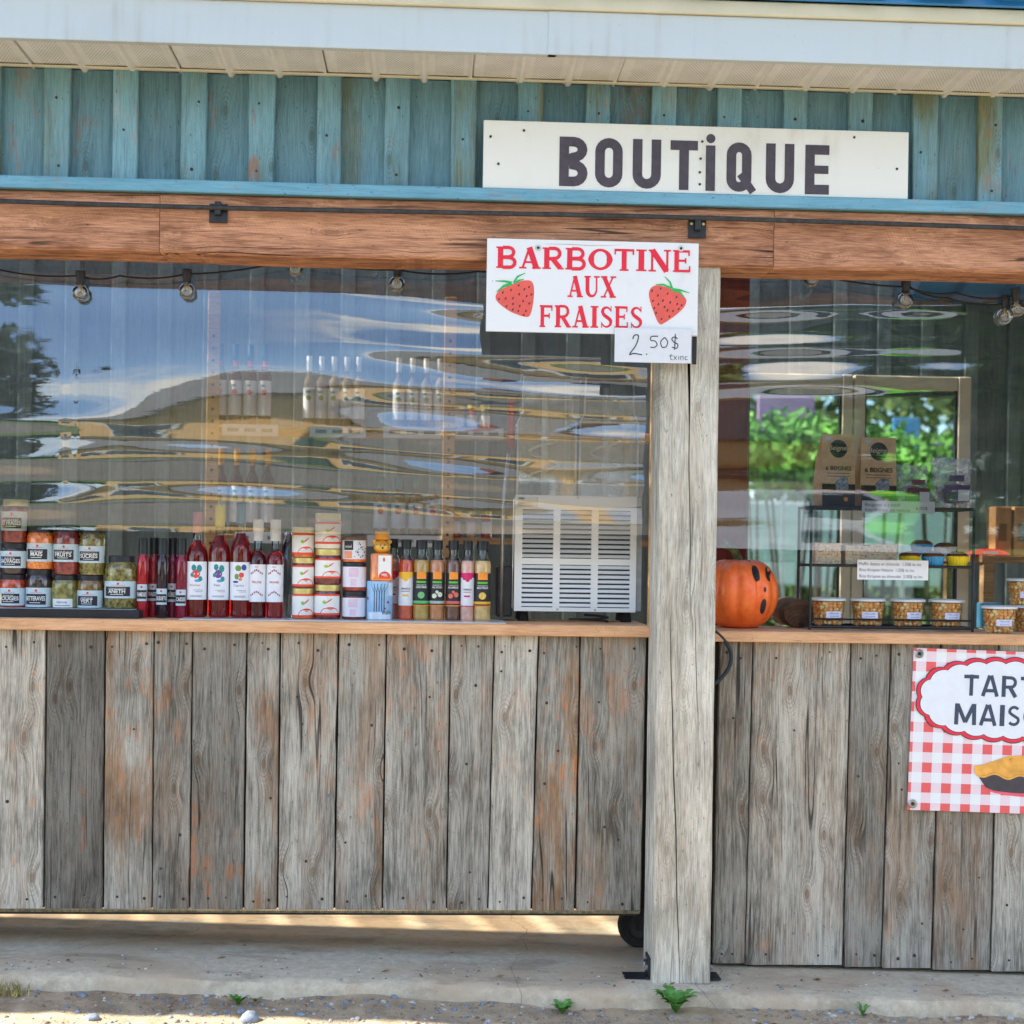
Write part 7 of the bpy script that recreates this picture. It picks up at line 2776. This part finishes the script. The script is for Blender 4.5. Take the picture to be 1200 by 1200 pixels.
for _ in range(420):                                            # grit lying on the slab
    x_ = rs.uniform(-1.5, 2.0)
    y_ = -0.235 + abs(rs.gauss(0, .13))
    r = rs.choice((.001, .0015, .002, .003, .004)) * rs.uniform(.7, 1.2)
    pr = protos[rs.randrange(8)]
    z_ = slab_z(x_) + r * .25
    gb[rs.choice((0, 1, 2))].add([(x_ + r * v[0], y_ + r * v[1], z_ + r * v[2]) for v in pr.v], pr.f)
for b, m in zip(gb, M_ST):
    o = b.build('gravel', m, None, smooth=True)
    tag(o, 'loose small gravel scattered over the dirt and slab', 'gravel', None, 'stuff')

lv_ = MB()
for _ in range(46):
    x_ = rs.uniform(-1.3, 1.8)
    y_ = rs.choice((rs.uniform(-.24, -.02), rs.uniform(-.42, -.27)))
    z_ = (slab_z(x_) if y_ > -.245 else ground_h(x_, y_)) + .002
    a_ = rs.uniform(0, 6.28)
    l_, w_ = rs.uniform(.006, .016), rs.uniform(.003, .006)
    u, v = Vector((math.cos(a_), math.sin(a_), 0)) * l_, Vector((-math.sin(a_), math.cos(a_), .3)) * w_
    p = Vector((x_, y_, z_))
    lv_.add([p - u, p - v * .9 + Vector((0, 0, .002)), p + u + Vector((0, 0, .004)), p + v + Vector((0, 0, .003))], [(0, 1, 2, 3)])
tag(lv_.build('leaf_litter', plain('dry_leaf', (132, 104, 70), .85, var=.4, vscale=80), None), 'scraps of dry leaf blown onto the slab', 'leaf litter', None, 'stuff')
M_WEED = plain('weed_green', (92, 150, 62), .6, var=.3, vscale=60)
M_DRY = plain('dry_grass', (168, 156, 92), .8, var=.3, vscale=60)


def weed(label, px_, py_, r_, h_, n, mat, blade=False):
    p = ground_pt(px_, py_)
    p.y = min(p.y, -.262) - .03
    p.z = ground_h(p.x, p.y) + .004
    k = ppm(p.y)
    R, H = r_ / k, h_ / k
    o = thing('weed' if not blade else 'grass_tuft', label, 'weed' if not blade else 'grass', (p.x, p.y, p.z - .003), 0, 'weeds along the slab edge')
    b = MB()
    rd = random.Random(px_)
    for i in range(n):
        a_ = rd.uniform(0, 6.28)
        l_ = rd.uniform(.5, 1.0)
        d = Vector((math.cos(a_), math.sin(a_), 0))
        s_ = d.cross(Vector((0, 0, 1)))
        if blade:
            base = Vector((rd.gauss(0, R * .5), rd.gauss(0, R * .25), 0))
            tip = base + d * R * .5 * l_ + Vector((0, 0, H * l_))
            midp = base.lerp(tip, .55) + Vector((0, 0, H * .12))
            w = .0016
            b.add([base - s_ * w, base + s_ * w, midp + s_ * w * .8, midp - s_ * w * .8, tip], [(0, 1, 2, 3), (3, 2, 4)])
        else:
            # toothed leaf arching up and out
            m_ = 7
            vs, fs = [], []
            for j in range(m_ + 1):
                t = j / m_
                c = d * R * l_ * t + Vector((0, 0, H * l_ * (1.5 * t - .9 * t * t))) + s_ * rd.gauss(0, .0006)
                w = R * .17 * math.sin(math.pi * (t * .85 + .12)) * (1.25 if j % 2 else .75)
                vs += [c - s_ * w, c + Vector((0, 0, -w * .25)), c + s_ * w]
            for j in range(m_):
                q = j * 3
                fs += [(q, q + 1, q + 4, q + 3), (q + 1, q + 2, q + 5, q + 4)]
            b.add(vs, fs)
    b.build('leaves', mat, o)
    MB().tube([(0, 0, -.005), (0, 0, H * .25)], .0018, 5).build('stem', mat, o)


weed('large leafy green weed at the foot of the post', 789, 1181, 30, 42, 34, M_WEED)
weed('low green weed at the slab edge left of the post', 652, 1162, 20, 22, 20, M_WEED)
weed('small green weed in the dirt below the left boards', 281, 1174, 16, 20, 18, M_WEED)
weed('thin green weed below the right counter', 997, 1174, 11, 24, 12, M_WEED)
weed('tiny green sprig beside the weed below the left boards', 303, 1166, 9, 8, 9, M_WEED)
weed('dry yellow grass tuft at the left edge of the slab', 14, 1163, 26, 18, 70, M_DRY, True)

# ------------------------------------------------------------------ across the yard, seen in the plastic sheets
M_STUC = plain('tan_siding', (226, 182, 124), .8, var=.05, vscale=2)
M_SHIN = plain('grey_shingles', (120, 118, 114), .9, var=.15, vscale=3)


def house():
    o = thing('house', 'tan house with grey roof across the yard, mirrored in the plastic', 'house', (0.2, -25.5, 0), math.radians(38))
    L, D, H = 5.4, 3.6, 3.6
    MB().box(-L, L, -D, D, -.3, H).build('wall', M_STUC, o)
    r = MB()
    r.add([(-L - .6, -D - .7, H - .1), (L + .6, -D - .7, H - .1), (L + .6, D + .7, H - .1), (-L - .6, D + .7, H - .1), (-L - .6, 0, H + 2.3), (L + .6, 0, H + 2.3)],
          [(0, 1, 5, 4), (2, 3, 4, 5), (3, 0, 4), (1, 2, 5), (0, 3, 2, 1)])
    ro_ = r.build('roof', M_SHIN, o)
    MB().box(1.5, 2.3, -.5, .4, H + 1, H + 3.1).build('chimney', plain('brick_red', (150, 84, 66), .9, var=.2, vscale=8), ro_)
    for x_ in (-3.6, 2.2, 4.2):
        w = MB().box(x_ - .8, x_ + .8, D + .01, D + .06, 1.0, 2.4).build('window', plain('white_trim', (226, 226, 222), .5), o)
        MB().box(x_ - .7, x_ + .7, D + .062, D + .07, 1.1, 2.3).build('pane', plain('dark_pane', (50, 60, 72), .1), w)
    dr = MB().box(-.5, .5, D + .01, D + .07, 0, 2.1).build('door', plain('green_door', (56, 84, 70), .5), o)
    MB().sphere((.38, D + .1, 1.0), .05, 8, 6).build('handle', M_STEEL, dr)


house()


def tree(label, x, y, h, r, n, col, seed):
    o = thing('tree', label, 'tree', (x, y, 0), 0, 'trees across the yard')
    rd = random.Random(seed)
    t = MB().tube([(0, 0, -.2), (.1, 0, h * .3), (-.05, .1, h * .55), (.05, 0, h * .85)], [h * .035, h * .028, h * .018, h * .005], 8)
    for i in range(6):
        a_ = rd.uniform(0, 6.28)
        z_ = h * rd.uniform(.3, .6)
        t.tube([(0, 0, z_), (math.cos(a_) * r * .4, math.sin(a_) * r * .4, z_ + h * .12), (math.cos(a_) * r * .75, math.sin(a_) * r * .75, z_ + h * .25)], [h * .014, h * .009, h * .003], 6)
    t.build('trunk', plain('bark', (84, 70, 56), .9, var=.3, vscale=8), o, smooth=True)
    b = MB()
    cl = [(Vector((rd.gauss(0, .42) * r, rd.gauss(0, .42) * r, h * rd.uniform(.32, .95))), r * rd.uniform(.25, .5)) for _ in range(26)]
    for _ in range(n):
        c, rr_ = rd.choice(cl)
        d = Vector((rd.gauss(0, 1), rd.gauss(0, 1), rd.gauss(0, 1))).normalized()
        p = c + d * rr_ * rd.random() ** .4
        u = Vector((rd.gauss(0, 1), rd.gauss(0, 1), rd.gauss(0, .6))).normalized()
        v = u.cross(d).normalized() if abs(u.dot(d)) < .99 else u.orthogonal()
        s_ = h * rd.uniform(.018, .036)
        b.add([p - u * s_, p + v * s_ * .5, p + u * s_, p - v * s_ * .5], [(0, 1, 2, 3)])
    b.build('crown', col, o)


M_LF1 = plain('dark_foliage', (58, 82, 44), .7, var=.35, vscale=2)
M_LF2 = plain('light_foliage', (92, 122, 58), .7, var=.35, vscale=2)
tree('dark young tree left of the tan house, mirrored at the left edge', -5.0, -12, 5.6, 1.15, 2600, M_LF1, 2)
tree('tall green tree right of the house, mirrored beside the post', 7.2, -31, 9.5, 3.0, 6500, M_LF2, 4)
tree('wide green tree far right across the yard', 11.2, -29, 9, 3.2, 6500, M_LF1, 6)
tree('light green tree at the far right of the row across the yard', 15.6, -31, 10, 3.6, 6500, M_LF2, 8)
tree('dark tree far left behind the house', -26, -62, 10, 5, 2600, M_LF1, 9)
tree('dense dark tree behind the row on the right', 9.4, -37, 11, 4.2, 6500, M_LF1, 12)
tree('dense dark tree at the back of the row, farthest right', 18.5, -38, 11, 4.6, 6500, M_LF1, 14)
wd = MB()
rd = random.Random(21)
for i in range(5200):
    x_ = rd.uniform(-160, 160)
    y_ = -130 + rd.uniform(-12, 12)
    z_ = abs(rd.gauss(0, 3.2)) + 1.2 * mnoise.noise(Vector((x_ * .08, 0, 0))) + .6
    s_ = rd.uniform(.8, 1.7)
    u = Vector((rd.gauss(0, 1), rd.gauss(0, .4), rd.gauss(0, 1))).normalized() * s_
    v = Vector((rd.gauss(0, 1), rd.gauss(0, .4), rd.gauss(0, 1))).normalized() * s_
    p = Vector((x_, y_, z_))
    wd.add([p - u, p + v, p + u, p - v], [(0, 1, 2, 3)])
tag(wd.build('far_wood', M_LF1, None), 'dark line of woods beyond the yard', 'woods', None, 'stuff')

# lime green canopy and white van in the yard
cp = thing('canopy_tent', 'lime green canopy tent in the yard, mirrored in the right sheet', 'tent', (7.0, -20, 0), .25)
M_LIME = plain('lime_canvas', (110, 196, 58), .7, var=.08, vscale=3)
c_ = MB().add([(-.7, -.7, 2.15), (.7, -.7, 2.15), (.7, .7, 2.15), (-.7, .7, 2.15), (0, 0, 2.6), (-.7, -.7, 1.4), (.7, -.7, 1.4), (.7, .7, 1.4), (-.7, .7, 1.4)],
              [(0, 1, 4), (1, 2, 4), (2, 3, 4), (3, 0, 4), (0, 5, 6, 1), (1, 6, 7, 2), (2, 7, 8, 3), (3, 8, 5, 0)])
c_.build('canopy', M_LIME, cp)
for (x_, y_) in ((-.65, -.65), (.65, -.65), (.65, .65), (-.65, .65)):
    MB().tube([(x_, y_, 0), (x_, y_, 2.14)], .03, 8).build('leg', M_STEEL, cp)

van = thing('van', 'white van parked in the yard, mirrored in the ripples', 'van', (4.6, -17, 0), math.radians(12))
bd_ = MB()
pf_ = [(-2.6, .45), (-2.6, 2.0), (-2.4, 2.3), (1.1, 2.3), (1.7, 1.45), (2.5, 1.2), (2.65, .9), (2.65, .45)]
for y_ in (-.95, .95):
    bd_.v += [(p[0], y_, p[1]) for p in pf_]
m_ = len(pf_)
bd_.f += [tuple(range(m_)), tuple(range(m_, 2 * m_))[::-1]] + [(j, j + m_, (j + 1) % m_ + m_, (j + 1) % m_) for j in range(m_)]
bd_.build('body', plain('van_white', (226, 228, 230), .3, coat=.6, var=.02, vscale=2), van)
for s_ in (-1, 1):
    MB().add([(.2, s_ * .955, 1.45), (1.5, s_ * .955, 1.45), (1.08, s_ * .955, 2.1), (.2, s_ * .955, 2.1)], [(0, 1, 2, 3)]).build('window', plain('dark_pane', (50, 60, 72), .1), van)
    for x_ in (-1.7, 1.7):
        w = MB().lathe([(.2, -.11), (.33, -.12), (.36, -.08), (.36, .08), (.33, .12), (.2, .11)], 20)
        w.v = [(v[0] + x_, v[2] + s_ * .88, v[1] + .36) for v in w.v]
        wo = w.build('wheel', M_RUBBER, van)
        w = MB().lathe([(.05, -.1), (.2, -.1), (.2, .1), (.05, .1)], 14)
        w.v = [(v[0] + x_, v[2] + s_ * .9, v[1] + .36) for v in w.v]
        w.build('rim', M_STEEL, wo)
    MB().sphere((2.62, s_ * .7, .95), .12, 8, 6).build('headlight', plain('lamp_glass', (230, 230, 220), .1), van)
MB().add([(1.13, -.85, 2.25), (1.13, .85, 2.25), (1.72, .85, 1.5), (1.72, -.85, 1.5)], [(0, 1, 2, 3)]).build('windscreen', plain('dark_pane', (50, 60, 72), .1), van)

bpy.data.objects.remove(TXO)
